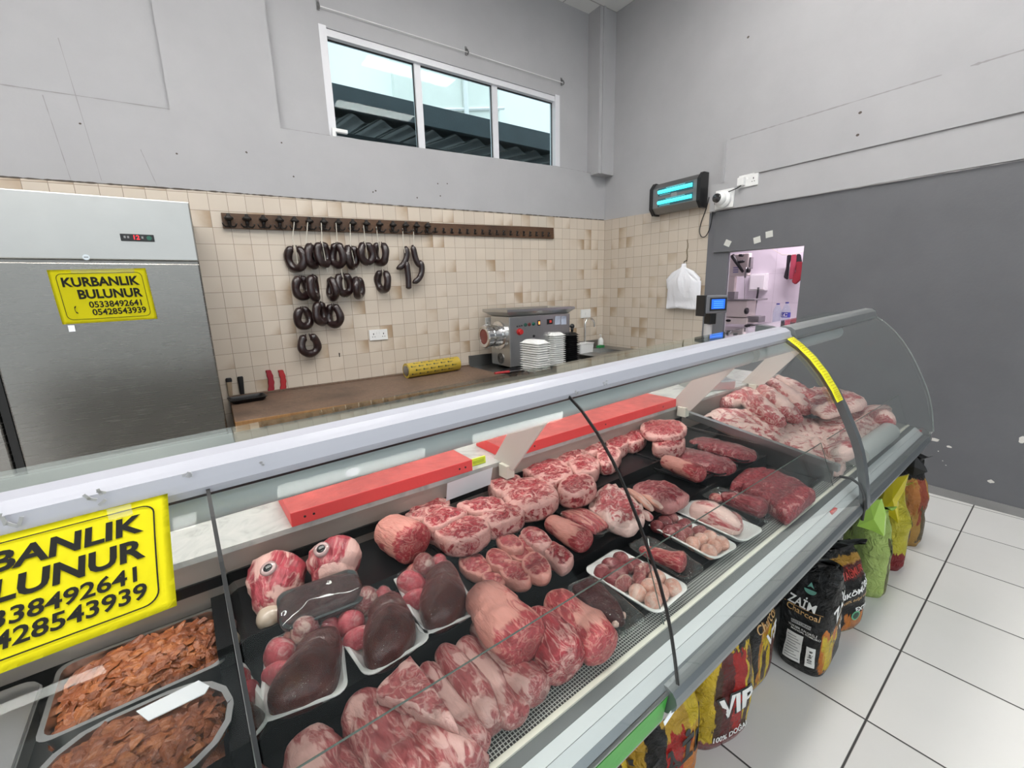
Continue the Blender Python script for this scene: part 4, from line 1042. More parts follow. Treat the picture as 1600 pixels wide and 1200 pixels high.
for i, (cx, cy, w, h, row, order) in enumerate(RINGS):
    px, py = 430+cx/5.716, 360+cy/5.716
    yy = HY-0.055
    q = ony(px, py, yy); dep = (q-Vector((0, 0, CAM_H))).dot(_f); s = dep/FPX
    W0 = max(0.175, 1.06*w/5.716*s); hh = h/5.716*s*1.02; rr0 = 0.030
    phi = math.acos(max(0.05, min(1, (w/5.716*s-2*rr0)/(W0-2*rr0))))
    # seen from the left at ~35 degrees: add the view azimuth of this ring
    az = math.atan2(q.x, q.y)
    b = ring_mesh(W0, hh, rr0, i)
    lab = ('dark cured sausage ring, the lone one at the bottom of the hanging rows' if order == 'only' else f'dark cured sausage ring, {order} from the left in the {row} hanging row')
    o = obj('sausage', b, saus, loc=q, smooth=True); o.rotation_euler = (0, rad(4*math.sin(i*2.3)), -az+phi*(1 if i % 3 else -1)*0.9)
    tag(o, lab, 'sausage', 'sausage rings hanging on strings')
for i, pts in enumerate([[(1165, 140), (1178, 200), (1170, 260), (1135, 320), (1085, 342)], [(1172, 270), (1180, 340), (1190, 430), (1192, 505), (1192, 525)], [(1226, 130), (1240, 190), (1252, 250), (1275, 300), (1310, 325)], [(1292, 268), (1312, 320), (1308, 390), (1275, 445), (1228, 468)]]):
    P = [ony(430+x/5.716, 360+y/5.716, HY-0.05-0.01*(i % 2)) for x, y in pts]
    # smooth the path
    Q = []
    for a in range(len(P)-1):
        for tt in range(4): Q.append(P[a].lerp(P[a+1], tt/4))
    Q.append(P[-1]); 
    for _ in range(3): Q = [Q[0]] + [(Q[j-1]+Q[j]*2+Q[j+1])/4 for j in range(1, len(Q)-1)] + [Q[-1]]
    n_ = len(Q); c0 = Q[n_//2].copy()
    b = NB(); tube(b, [p-c0 for p in Q], [0.026*min(1, 0.35+0.3*min(j, n_-1-j)) for j in range(n_)], 12)
    o = obj('sausage_link', b, saus, loc=c0, smooth=True)
    tag(o, ('short bent dark sausage link, leftmost of the four at the right', 'straight dark sausage link hanging lowest at the right', 'upper dark sausage link hanging from the last string', 'curved dark sausage link at the far right, below the last string')[i], 'sausage', 'long sausage links at the right')
cols = [(460, 345, [(457, 372), (463, 395), (466, 420)], 'first'), (481, 346, [(478, 380), (488, 425)], 'second'), (502, 348, [(503, 377), (512, 425)], 'third'), (525, 348, [(527, 380), (540, 465)], 'fourth'), (547, 350, [(548, 385), (557, 425)], 'fifth'), (568, 352, [(571, 380), (576, 415)], 'sixth'), (588, 354, [(591, 378), (604, 455)], 'seventh'), (629, 357, [(631, 386), (634, 400)], 'eighth'), (646, 358, [(647, 384), (650, 400)], 'ninth')]
for x, y, rest, order in cols:
    P = [ony(x, y, HY-0.06)] + [ony(a, c, HY-0.062) for a, c in rest]
    b = NB(); tube(b, [p-P[0] for p in P], 0.0032, 5); o = obj('string', b, twine, loc=P[0]); tag(o, f'white string holding sausages, {order} string from the left', 'string', 'strings on the hook rail')
b = NB(); tube(b, [(0, 0, 0), (0, 0, -0.03)], 0.004, 5); tube(b, [(0, 0, 0), (0, -0.012, -0.004)], 0.005, 5); q = ony(530, 552, HY); o = obj('nail', b, iron, loc=q); tag(o, 'small nail in the tiled wall below the sausages', 'nail')

# -------- sockets and switches
def plate(name, lab, cat, loc, w, h, rotz, kind):
    t = thing(name, lab, cat, loc, rotz)
    b = NB(); box(b, -w/2, w/2, -0.012, 0, -h/2, h/2, bev=0.003); obj('faceplate', b, M['plastic_white'], t)
    if kind == 'double':
        b = NB()
        for cx in (-w*0.27, w*0.27):
            box(b, cx-0.0035, cx+0.0035, -0.0128, -0.011, 0.002, 0.016); box(b, cx-0.014, cx-0.006, -0.0128, -0.011, -0.018, -0.013); box(b, cx+0.006, cx+0.014, -0.0128, -0.011, -0.018, -0.013)
        obj('socket_holes', b, M['plastic_black'], t)
        for cx in (-w*0.08, w*0.08):
            b = NB(); box(b, cx-0.006, cx+0.006, -0.016, -0.011, 0.008, 0.026, bev=0.001); obj('switch', b, M['plastic_white'], t)
    else:
        b = NB(); box(b, -0.010, 0.010, -0.017, -0.011, -0.014, 0.014, bev=0.001); obj('rocker', b, M['plastic_white'], t)
    return t
q = ony(591, 523, HY); plate('wall_socket', 'white double socket on the beige tiles below the sausages', 'socket', q, 0.162, 0.092, 0, 'double')
q = ony(764.5, 506, HY); plate('wall_socket', 'white socket on the tiles partly behind the grinder', 'socket', q, 0.10, 0.13, 0, 'double')
q = ony(914.5, 490, HY); plate('wall_switch', 'white switch plate on the tiles above the tap', 'switch', q, 0.155, 0.10, 0, 'single')

# ================================================================== THE RIGHT-HAND WALL
# -------- insect lamp
t = thing('insect_killer', 'grey wall-mounted insect lamp with two glowing blue-green tubes', 'insect lamp', (XR, 2.79, 2.33), rad(-90))
# local x -> along the wall towards the camera side, local -y -> into the room
Wl, Hl, Dl = 0.565, 0.285, 0.13
b = NB(); prism(b, [(-0.02, -Hl/2), (-0.085, -Hl/2), (-Dl, -Hl/2+0.05), (-Dl, Hl/2-0.05), (-0.085, Hl/2), (-0.02, Hl/2)], -Wl/2+0.03, Wl/2-0.03, 'x'); obj('housing', b, M['steel_dark'], t)
b = NB(); box(b, -0.1, 0.1, -0.03, -0.001, -0.08, 0.08); obj('mount', b, M['plastic_black'], t)
for s in (-1, 1):
    b = NB(); prism(b, [(-0.012, -Hl/2-0.012), (-0.09, -Hl/2-0.012), (-Dl-0.008, -Hl/2+0.045), (-Dl-0.008, Hl/2-0.045), (-0.09, Hl/2+0.012), (-0.012, Hl/2+0.012)], s*Wl/2-(0.035 if s > 0 else 0), s*Wl/2+(0 if s > 0 else 0.035), 'x'); obj('end_cap', b, M['plastic_black'], t)
for zc in (-0.048, 0.052):
    b = NB(); box(b, -Wl/2+0.10, Wl/2-0.075, -Dl-0.003, -Dl+0.002, zc-0.036, zc+0.036); sl = obj('slot', b, mat('lamp_slot', (0.05, 0.12, 0.14), 0.3), t)
    b = NB(); tube(b, [(-Wl/2+0.11, -Dl-0.010, zc), (Wl/2-0.085, -Dl-0.010, zc)], 0.017, 12); obj('uv_tube', b, mat('uv_glow', (0.1, 0.8, 0.85), 0.4, emit=(0.06, 0.80, 0.86), es=1.25), sl, True, angle=40)
b = NB()
for zc in (-0.048, 0.052):
    for x0, x1, z0 in ((-0.09, 0.12, 0.028), (-0.16, -0.04, -0.028)): box(b, x0, x1, -Dl-0.006, -Dl-0.003, zc+z0-0.004, zc+z0+0.004)
obj('reflection_grid', b, mat('pale_grid', (0.2, 0.55, 0.6), 0.3), t)
b = NB(); box(b, -0.03, 0.03, -Dl-0.004, -Dl, -0.012, 0.022); obj('badge', b, M['steel'], t)
# -------- security camera
q = onx(1133, 312, XR-0.052)
t = thing('security_camera', 'white dome security camera on the beam corner', 'camera', (XR-0.05, q.y, q.z), rad(-90))
b = NB(); box(b, -0.085, 0.085, -0.018, 0, -0.075, 0.085, bev=0.004); obj('back_plate', b, M['plastic_white'], t)
MX = Matrix.Rotation(rad(90), 4, 'X')
b = NB(); lathe(b, [(0.070, 0.016), (0.072, 0.05), (0.060, 0.062), (0.055, 0.066)], 28, M=MX); obj('collar', b, M['plastic_white'], t, True, angle=40)
b = NB(); ball(b, (-0.006, -0.068, 0.004), 0.055, n=20, m=14); obj('dome', b, M['plastic_white'], t, True)
b = NB(); lathe(b, [(0.040, 0), (0.038, 0.016), (0.022, 0.022), (0.0, 0.023)], 20, M=Matrix.Translation((-0.014, -0.105, 0.006)) @ MX); obj('lens', b, mat('lens_glass', (0.02, 0.02, 0.022), 0.1, coat=1), t, True, angle=40)
# -------- double socket with plug and cable
q = onx(1170, 282, XR-0.05)
t = plate('wall_socket', 'white double socket with a plug on the white beam', 'socket', (XR-0.05, q.y, q.z), 0.165, 0.10, rad(-90), 'double')
b = NB(); box(b, -0.078, -0.02, -0.045, -0.012, -0.035, 0.03, bev=0.004); obj('plug', b, M['plastic_white'], t)
P = [onx(x, y, XR-X_) for x, y, X_ in ((1158, 290, .09), (1152, 294, .09), (1140, 299, .08), (1126, 305, .14), (1117, 315, .05), (1113, 335, .02), (1110, 355, .02), (1103, 370, .02), (1096, 371, .02), (1092, 362, .02), (1096, 345, .02), (1104, 325, .03), (1108, 308, .05))]
Q = []
for a in range(len(P)-1):
    for tt in range(5): Q.append(P[a].lerp(P[a+1], tt/5))
Q.append(P[-1])
for _ in range(4): Q = [Q[0]] + [(Q[j-1]+Q[j]*2+Q[j+1])/4 for j in range(1, len(Q)-1)] + [Q[-1]]
b = NB(); tube(b, Q, 0.0042, 6); o = obj('power_cable', b, M['plastic_black'], smooth=True); tag(o, 'thin black cable looping from the beam socket to the insect lamp', 'cable')
# -------- loose squares stuck on the lintel, and paint chips
for i, (x, y, r_) in enumerate(((1137, 380, 25), (1183, 375, -12), (1202, 366, -8))):
    q = onx(x, y, XR-0.036); b = NB(); box(b, -0.028, 0.028, -0.004, 0, -0.026, 0.026, M=Matrix.Rotation(rad(r_), 4, 'Y'))
    o = obj('glued_square', b, mat('glue_square', (0.62, 0.62, 0.58), 0.5), loc=(XR-0.035, q.y, q.z), rotz=rad(-90)); tag(o, ('tilted small white square stuck above the left end of the pass-through', 'middle small white square stuck above the pass-through', 'rightmost small white square stuck highest above the pass-through')[i], 'sticker', 'white squares above the pass-through')
wg = bpy.data.objects['wall_right_grey']
b = NB(); rr0 = random.Random(5)
for x, y, w, h in ((1460, 687, .055, .022), (1483, 698, .03, .016), (1548, 752, .032, .024), (1597, 688, .03, .05), (1466, 705, .008, .008), (1473, 720, .007, .006), (1478, 727, .008, .005), (1168, 58, 0, 0)):
    if not w: continue
    q = onx(x, y, XR-0.036)
    n_ = 12; vs = []
    for j in range(n_):
        a = 2*math.pi*j/n_; k_ = rr0.uniform(.75, 1.1); vs.append(b.verts.new((XR-0.0358, q.y+w*.5*k_*math.cos(a), q.z+h*.5*k_*math.sin(a))))
    b.faces.new(vs)
obj('chipped_paint', b, mat('bare_plaster', (0.66, 0.64, 0.60), 0.7), wg)
# -------- bunch of carrier bags
q = onx(1070, 412, XR-0.04); qb = onx(1066, 482, XR-0.04)
t = thing('carrier_bags', 'bunch of white plastic carrier bags hanging on the tiled wall', 'carrier bags', (XR-0.012, q.y, q.z), rad(-90))
H_ = q.z-qb.z
bagm = mat('white_carrier_plastic', (0.80, 0.80, 0.84), 0.35, coat=0.2); k = NT(bagm); v = k.coord('Object', (1, 1, 0.35)); k.bump(k.noise(v, 26, 5, 0.6, 0.8), 0.7, 0.02)
b = NB(); R0 = []
for i in range(26):
    s = i/25; z = -H_*s
    w = 0.022 if s < .10 else 0.022+0.155*min(1, ((s-.10)/.30)) + 0.012*s
    d = 0.014+0.04*math.sin(min(1, s*1.15)*math.pi)
    ring_ = []
    for j in range(48):
        a = 2*math.pi*j/48; pl = 1+0.10*math.sin(a*7+s*3)+0.06*math.sin(a*13-s*5)
        ring_.append(Vector((w*math.cos(a)*(1+0.03*math.sin(a*5+s*4))+0.015*math.sin(s*2.2), -0.045+d*math.sin(a)*pl, z+0.008*math.sin(a*3+1)*(s > .9))))
    R0.append(ring_)
rings(b, R0); obj('bags', b, bagm, t, True)
b = NB()
for s in (-1, 1): tube(b, [(0.005*s, -0.03, 0.0), (0.02*s, -0.05, -0.05), (0.10*s, -0.05, -0.10), (0.165*s, -0.045, -0.155), (0.17*s, -0.045, -0.24)], [0.010, 0.016, 0.03, 0.026, 0.01], 8)
obj('handle_loops', b, bagm, t, True)
b = NB(); tube(b, [(0, 0, 0.03), (0, -0.04, 0.02), (0, -0.045, -0.01), (0, -0.03, -0.02)], 0.004, 6); obj('hook', b, iron, t)
P = [onx(x, y, XR-0.01) for x, y in ((1074, 376), (1075, 385), (1073, 392), (1074, 400), (1073, 408))]
b = NB()
for i in range(14):
    s = i/13*(len(P)-1); j = min(int(s), len(P)-2); c0 = P[j].lerp(P[j+1], s-j)
    tube(b, [c0+Vector((0.003*math.cos(a)*(i % 2), 0.006*math.cos(a)*(1-i % 2), 0.010*math.sin(a))) for a in [rad(x) for x in range(0, 360, 45)]], 0.0018, 5, closed=True)
o = obj('hanging_chain', b, mat('dull_chain', (0.25, 0.2, 0.13), 0.5, 0.7)); tag(o, 'short thin chain on the tiles above the carrier bags', 'chain')
# -------- price display on a pole
q = onv(1110, 500, 1.16)
t = thing('scale_display', 'grey scale display with a lit blue screen on a pole', 'scale display', wpos(q.x, 1.16, 0.926), rad(-20))
dz = q.z-0.926
b = NB(); box(b, -0.10, 0.10, -0.10, 0.10, 0, 0.05, bev=0.006); obj('base', b, M['alu'], t)
b = NB(); tube(b, [(-0.004, 0.01, 0.045), (-0.004, 0.01, dz-0.02)], 0.020, 14); obj('pole', b, mat('pale_pole', (0.55, 0.55, 0.55), 0.4), t, True, angle=40)
zj0, zj1 = onv(1108, 507, 1.15).z-0.926, onv(1108, 486, 1.15).z-0.926
b = NB(); box(b, -0.022, 0.016, -0.024, 0.024, zj0, zj1, bev=0.004); obj('joint', b, M['plastic_black'], t)
hz_ = onv(1110, 476, 1.14).z-0.926
b = NB(); box(b, -0.064, 0.064, -0.04, 0.025, hz_-0.045, hz_+0.045, bev=0.006); hd = obj('head', b, mat('grey_head', (0.16, 0.165, 0.18), 0.4), t)
b = NB(); box(b, -0.070, -0.057, -0.038, 0.03, hz_-0.058, hz_+0.047, bev=0.003); obj('side_cover', b, M['plastic_black'], t)
b = NB(); box(b, -0.042, 0.055, -0.0425, -0.038, hz_-0.031, hz_+0.033); obj('bezel', b, M['plastic_black'], hd)
b = NB(); box(b, -0.034, 0.044, -0.0440, -0.042, hz_-0.022, hz_+0.026); obj('screen', b, mat('blue_screen', (0.01, 0.08, 0.4), 0.3, emit=(0.015, 0.16, 0.95), es=0.9), hd)
b = NB()
for i in range(4): box(b, -0.022, 0.034, -0.0446, -0.0438, hz_-0.016+i*0.010, hz_-0.0135+i*0.010)
obj('screen_lines', b, mat('screen_text', (0.1, 0.4, 0.8), 0.3, emit=(0.12, 0.42, 1.0), es=0.8), hd)

# ================================================================== THROUGH THE HATCH
KX = 4.72
t = thing('kitchen_bench', 'steel bench in the room beyond the pass-through', 'bench', (4.85, 2.4, 0))
kz = onx(1150, 512, KX).z
b = NB(); box(b, -0.42, 0.68, -1.3, 1.1, kz-0.05, kz, bev=0.004); obj('bench_top', b, M['steel'], t)
for lx in (-0.36, 0.62):
    for ly in (-1.2, 1.0):
        b = NB(); box(b, lx-0.03, lx+0.03, ly-0.03, ly+0.03, 0, kz-0.05); obj('leg', b, M['steel_dark'], t)
cr = paint('cream_machine_enamel', (0.66, 0.60, 0.56), 0.35)
def k2(px, py, X=KX):
    q = onx(px, py, X); return q
def kb(bm, p0, p1, X0, X1, mi=0, bev=0.0):
    a, c = onx(*p0, KX), onx(*p1, KX)
    return box(bm, X0, X1, min(a.y, c.y), max(a.y, c.y), min(a.z, c.z), max(a.z, c.z), mi, bev)
saw = thing('bone_saw', 'cream butcher band saw standing beyond the pass-through', 'band saw', (KX, k2(1150, 508).y, kz))
o0 = Vector(saw.location)
def kpart(name, boxes, m, bev=0.004):
    b = NB()
    for p0, p1, x0, x1 in boxes: kb(b, p0, p1, x0, x1, 0, bev)
    for v in b.verts: v.co -= o0
    return obj(name, b, m, saw)
kpart('base', [((1128, 496), (1168, 507), KX-0.02, KX+0.22)], cr, 0.003)
kpart('lower_housing', [((1130, 470), (1165, 496), KX, KX+0.20)], cr)
kpart('saw_table', [((1133, 467.5), (1181, 469.5), KX-0.03, KX+0.25)], M['steel_dark'], 0.001)
kpart('fence', [((1136, 456), (1147, 467), KX+0.0, KX+0.08)], M['steel_dark'], 0.002)
kpart('upper_housing', [((1134, 398), (1166, 431), KX+0.02, KX+0.09)], cr, 0.01)
kpart('column', [((1131, 425), (1143, 458), KX+0.04, KX+0.09)], cr)
kpart('side_cover', [((1165.5, 402), (1170, 420), KX+0.03, KX+0.08)], M['steel_dark'])
kpart('drawer', [((1167, 494), (1185, 504), KX, KX+0.14)], M['steel_dark'])
def kt(name, pts, r, m, X=KX-0.01):
    b = NB(); tube(b, [onx(x, y, X)-o0 for x, y in pts], r, 8); return obj(name, b, m, saw, True)
kt('blade', [(1164, 430), (1163, 469)], 0.003, M['steel_dark'])
kt('blade_guide', [(1166, 418), (1164, 434)], 0.010, M['steel_dark'])
kt('tension_arm', [(1144, 399), (1147, 404), (1161, 425)], [0.024, 0.022, 0.014], M['plastic_black'], KX-0.04)
kt('tension_arm', [(1152, 410), (1163, 408)], 0.014, M['plastic_black'], KX-0.04)
kt('knob', [(1155, 399), (1161, 399)], 0.014, M['plastic_black'], KX-0.02)
kt('knob', [(1168, 422), (1171, 422)], 0.030, M['plastic_black'], KX-0.02)
kt('knob', [(1165, 486), (1168, 486)], 0.034, M['plastic_black'], KX-0.02)
b = NB()
a, c = onx(1146, 416, KX+0.015), onx(1153, 426, KX+0.015)
for i in range(3): box(b, KX+0.014, KX+0.022, c.y, a.y, c.z+(a.z-c.z)*i/3, c.z+(a.z-c.z)*(i+0.6)/3)
for v in b.verts: v.co -= o0
obj('data_label', b, mat('blue_grey_label', (0.28, 0.27, 0.42), 0.5), saw)
b = NB(); q = onx(1138, 501, KX-0.021)
disc(b, q-o0, Vector((0, -1, 0)), Vector((0, 0, 1)), 0.030, 0.014); obj('badge', b, M['plastic_black'], saw)
# switch box with its cable on the kitchen wall
q = onx(1184, 441, 5.5); q2 = onx(1193, 449, 5.5)
t = thing('switch_box', 'white electric box with a black cable on the kitchen wall', 'electric box', (5.55, q.y, q.z))
b = NB(); box(b, -0.06, 0, -0.10, 0.10, -0.10, 0.10, bev=0.006); obj('box', b, M['plastic_white'], t)
b = NB(); box(b, -0.072, -0.058, -0.085, 0.085, -0.085, 0.085, bev=0.004); obj('cover', b, M['plastic_white'], t)
b = NB(); P = [onx(x, y, 5.45)-Vector((5.55, q.y, q.z)) for x, y in ((1185, 449), (1184, 458), (1181, 475), (1178, 495))]; tube(b, P, 0.012, 6); obj('cable', b, M['plastic_black'], t, True)
# gloves / cloths hanging
cloth_r = paint('dark_red_cloth', (0.24, 0.012, 0.022), 0.7, 0.3, 0.3); cloth_k = mat('black_cloth', (0.012, 0.010, 0.014), 0.7); cloth_p = paint('pinkish_red_cloth', (0.36, 0.05, 0.08), 0.6)
def cloth(lab, pts, m, X, th=0.03):
    P = [onx(1120+x/7.5, 370+y/7.5, X) for x, y in pts]; c0 = sum(P, Vector())/len(P)
    b = NB(); prism(b, [((p-c0).y, (p-c0).z) for p in P], -th/2, th/2, 'x'); bmesh.ops.bevel(b, geom=b.edges[:], offset=0.008, segments=2, affect='EDGES')
    o = obj('rubber_glove', b, m, loc=c0, smooth=True, angle=50); tag(o, lab, 'glove', 'gloves hung to dry')
cloth('black glove hanging left of the red ones beyond the hatch', [(828, 212), (880, 208), (850, 330), (832, 505), (785, 480), (815, 360)], cloth_k, 5.46)
cloth('pinkish red glove hanging between the black ones beyond the hatch', [(878, 210), (935, 206), (925, 330), (905, 495), (845, 500), (860, 360)], cloth_p, 5.44)
cloth('black glove hanging right behind the red ones beyond the hatch', [(935, 205), (980, 200), (1005, 330), (980, 420), (930, 430), (915, 300)], cloth_k, 5.47)
cloth('dark red glove hanging lowest beyond the hatch', [(935, 290), (1005, 290), (1015, 370), (990, 500), (925, 560), (880, 530), (905, 440), (925, 420)], cloth_r, 5.40)
b = NB(); tube(b, [onx(1205, 388, 5.5), onx(1222, 398, 5.45), onx(1240, 398, 5.45), onx(1258, 392, 5.5)], 0.004, 5); o = obj('clothes_line', b, twine); tag(o, 'thin line the gloves hang from beyond the hatch', 'line')
# water bottles
wb_ = glass('pet_bottle', (0.85, 0.90, 0.96), 0.05, 0.06, 0.10)
for px, bot, topy, lab, lbl in ((1213, 503, 474, 'clear water bottle without a visible label beyond the hatch', False), (1227, 501, 472, 'clear water bottle with a blue label beyond the hatch', True)):
    q = onx(px, bot, 5.15); h = onx(px, topy, 5.15).z-kz
    t = thing('water_bottle', lab, 'bottle', (5.15, q.y, kz))
    r_ = 0.042
    b = NB(); lathe(b, [(r_*0.9, 0), (r_, 0.02), (r_*0.93, h*0.35), (r_, h*0.42), (r_, h*0.66), (r_*0.6, h*0.85), (r_*0.35, h*0.92), (r_*0.35, h*0.96)], 16); obj('bottle', b, wb_, t, True)
    b = NB(); tube(b, [(0, 0, h*0.95), (0, 0, h)], r_*0.4, 12); obj('cap', b, mat('blue_cap', (0.02, 0.03, 0.25), 0.4), t)
    if lbl:
        b = NB(); tube(b, [(0, 0, h*0.38), (0, 0, h*0.58)], r_*1.03, 16, cap=False); l = obj('label', b, mat('blue_label', (0.05, 0.06, 0.36), 0.4), t, True)
        b = NB(); add_text(b, 'LC', 0.05, lambda X, Y: Vector((-r_*1.05*math.cos(X/r_), -r_*1.05*math.sin(X/r_), h*0.48+Y)), 0.03); obj('lettering', b, M['plastic_white'], l)
# stained strip and odds and ends on the hatch sill
b = NB(); P0, P1 = onx(1178, 507, 4.5), onx(1215, 500, 4.5)
b.free()
t = thing('meat_crate', 'red and white meat crate beyond the hatch sill', 'crate', (4.35, onx(1232, 508, 4.35).y, 1.0))
b = NB(); tray_mesh(b, 0.16, 0.24, 0.10, 0.006, 0.008, 0.015); obj('crate', b, mat('pink_red_crate', (0.42, 0.22, 0.24), 0.5), t)
for x_, y_ in ((-0.02, -0.05), (0.01, 0.05)):
    b = NB(); ball(b, (x_, y_, 0.07), 0.05, 1, 1.1, 0.7); obj('meat_lump', b, mat('dark_meat_lump', (0.30, 0.03, 0.04), 0.3), t, True)
b = NB(); ball(b, (0, 0, 0.03), 0.05, 1.0, 2.2, 0.5); ball(b, (0.02, 0.12, 0.03), 0.035, 1, 1.8, 0.6); q = onx(1190, 503, 4.6); o = obj('black_bag', b, M['plastic_black'], loc=(4.6, q.y, kz+0.005), smooth=True); tag(o, 'crumpled black plastic on the bench beside the band saw', 'plastic bag')

# ================================================================== MEAT
from mathutils.bvhtree import BVHTree
def meat(name, red, dark, fat, coat=0.40, vein=0.62, scale=34.0, rough=0.36, wrinkle=0.6, fatlo=0.45, fathi=0.63):
    m = mat(name, red, rough, coat=coat, coat_r=0.05, spec=0.28); k = NT(m)
    tc = k.node('ShaderNodeTexCoord'); oi = k.node('ShaderNodeObjectInfo')
    ad = k.node('ShaderNodeVectorMath', operation='ADD'); ma = k.node('ShaderNodeAttribute'); ma.attribute_name = 'mp'; k.link(ma.outputs['Vector'], ad.inputs[0])
    cb = k.node('ShaderNodeCombineXYZ'); r_ = k.math('MULTIPLY', oi.outputs['Random'], 9.0)
    for i in range(3): k.link(r_, cb.inputs[i])
    k.link(cb.outputs[0], ad.inputs[1]); v = ad.outputs[0]
    at = k.node('ShaderNodeAttribute'); at.attribute_name = 'fat'; f = at.outputs['Fac']
    n1 = k.noise(v, scale, 5, 0.6, 1.2); n2 = k.noise(v, scale*2.6, 4, 0.6, 0.6)
    n3 = k.noise(v, scale*0.95, 4, 0.55, 1.6)
    vn = k.math('ABSOLUTE', k.math('SUBTRACT', n3, 0.5)); vmask = k.val(vn, 0.0, 0.05, vein, 0.0)
    ff = k.math('ADD', k.math('MULTIPLY', f, 0.62), k.math('MULTIPLY', k.math('SUBTRACT', n1, 0.5), 1.5)); ff = k.math('ADD', ff, 0.28)
    fm = k.val(ff, fatlo, fathi)
    fm = k.math('MAXIMUM', fm, vmask)
    rc = k.ramp(n2, [(0.28, dark), (0.52, red), (0.78, tuple(min(1, c*1.35+0.01) for c in red))])
    fc = k.ramp(n2, [(0.25, tuple(c*0.80 for c in fat)), (0.7, fat)])
    k.color(k.mix(fm, rc, fc))
    h = k.math('ADD', k.math('MULTIPLY', n1, 0.6), k.math('MULTIPLY', n2, 0.4))
    bp = k.node('ShaderNodeBump'); bp.inputs['Strength'].default_value = 0.65; bp.inputs['Distance'].default_value = 0.010
    k.link(h, bp.inputs['Height']); k.link(bp.outputs[0], k.b.inputs['Normal'])
    w = k.noise(v, 42, 3, 0.6, 3.0)
    b2 = k.node('ShaderNodeBump'); b2.inputs['Strength'].default_value = wrinkle; b2.inputs['Distance'].default_value = 0.014
    k.link(w, b2.inputs['Height']); k.link(b2.outputs[0], k.b.inputs['Coat Normal'])
    return m
MM = dict(
 steak=meat('red_steak', (0.29, 0.018, 0.028), (0.12, 0.005, 0.009), (0.66, 0.35, 0.31)),
 lamb=meat('lamb_flesh', (0.29, 0.066, 0.068), (0.16, 0.020, 0.024), (0.56, 0.33, 0.30), vein=0.5),
 roast=meat('pink_roast', (0.36, 0.044, 0.052), (0.20, 0.014, 0.020), (0.66, 0.29, 0.24)),
 rib=meat('pale_rib_meat', (0.44, 0.080, 0.088), (0.24, 0.028, 0.034), (0.84, 0.58, 0.52), scale=26),
 pack=meat('dark_red_meat', (0.25, 0.016, 0.027), (0.10, 0.005, 0.010), (0.52, 0.22, 0.21), vein=0.35, scale=44),
 liver=meat('brown_liver', (0.075, 0.014, 0.010), (0.048, 0.008, 0.006), (0.12, 0.034, 0.026), coat=0.30, vein=0.0, scale=24, wrinkle=0.10, rough=0.3),
 darkliver=meat('dark_offal', (0.045, 0.007, 0.008), (0.022, 0.003, 0.004), (0.09, 0.020, 0.020), coat=0.3, vein=0.1, scale=30),
 lung=meat('pink_lung', (0.50, 0.070, 0.090), (0.36, 0.035, 0.05), (0.68, 0.34, 0.33), vein=0.25, scale=28),
 heart=meat('heart_flesh', (0.28, 0.075, 0.075), (0.20, 0.045, 0.045), (0.62, 0.42, 0.36), vein=0.4, scale=34),
 kidney=meat('kidney_flesh', (0.20, 0.030, 0.036), (0.11, 0.012, 0.016), (0.42, 0.18, 0.17), vein=0.15, scale=24, wrinkle=0.2),
 pale=meat('pale_pink_meat', (0.68, 0.36, 0.28), (0.58, 0.26, 0.20), (0.76, 0.52, 0.44), vein=0.25, scale=28),
 head=meat('skinned_head', (0.38, 0.050, 0.068), (0.13, 0.010, 0.016), (0.72, 0.43, 0.38), vein=0.35, scale=26),
)
def start():
    b = NB(); b.verts.layers.float.new('fat'); b.verts.layers.float_vector.new('mp'); return b, b.verts.layers.float['fat']
def nz(p, f, s): return noise.noise(Vector((p[0]*f+s*3.7, p[1]*f-s*1.9, p[2]*f+s*5.1)))
def W3(p): return wpos(p[0], p[1], p[2])
def smooth_closed(pts, n=56):
    m_ = len(pts); out = []
    for i in range(n):
        s = i/n*m_; j = int(s); t = s-j
        p0, p1, p2, p3 = (pts[(j+d) % m_] for d in (-1, 0, 1, 2))
        out.append(tuple(0.5*((2*p1[a]) + (-p0[a]+p2[a])*t + (2*p0[a]-5*p1[a]+4*p2[a]-p3[a])*t*t + (-p0[a]+3*p1[a]-3*p2[a]+p3[a])*t**3) for a in (0, 1)))
    return out
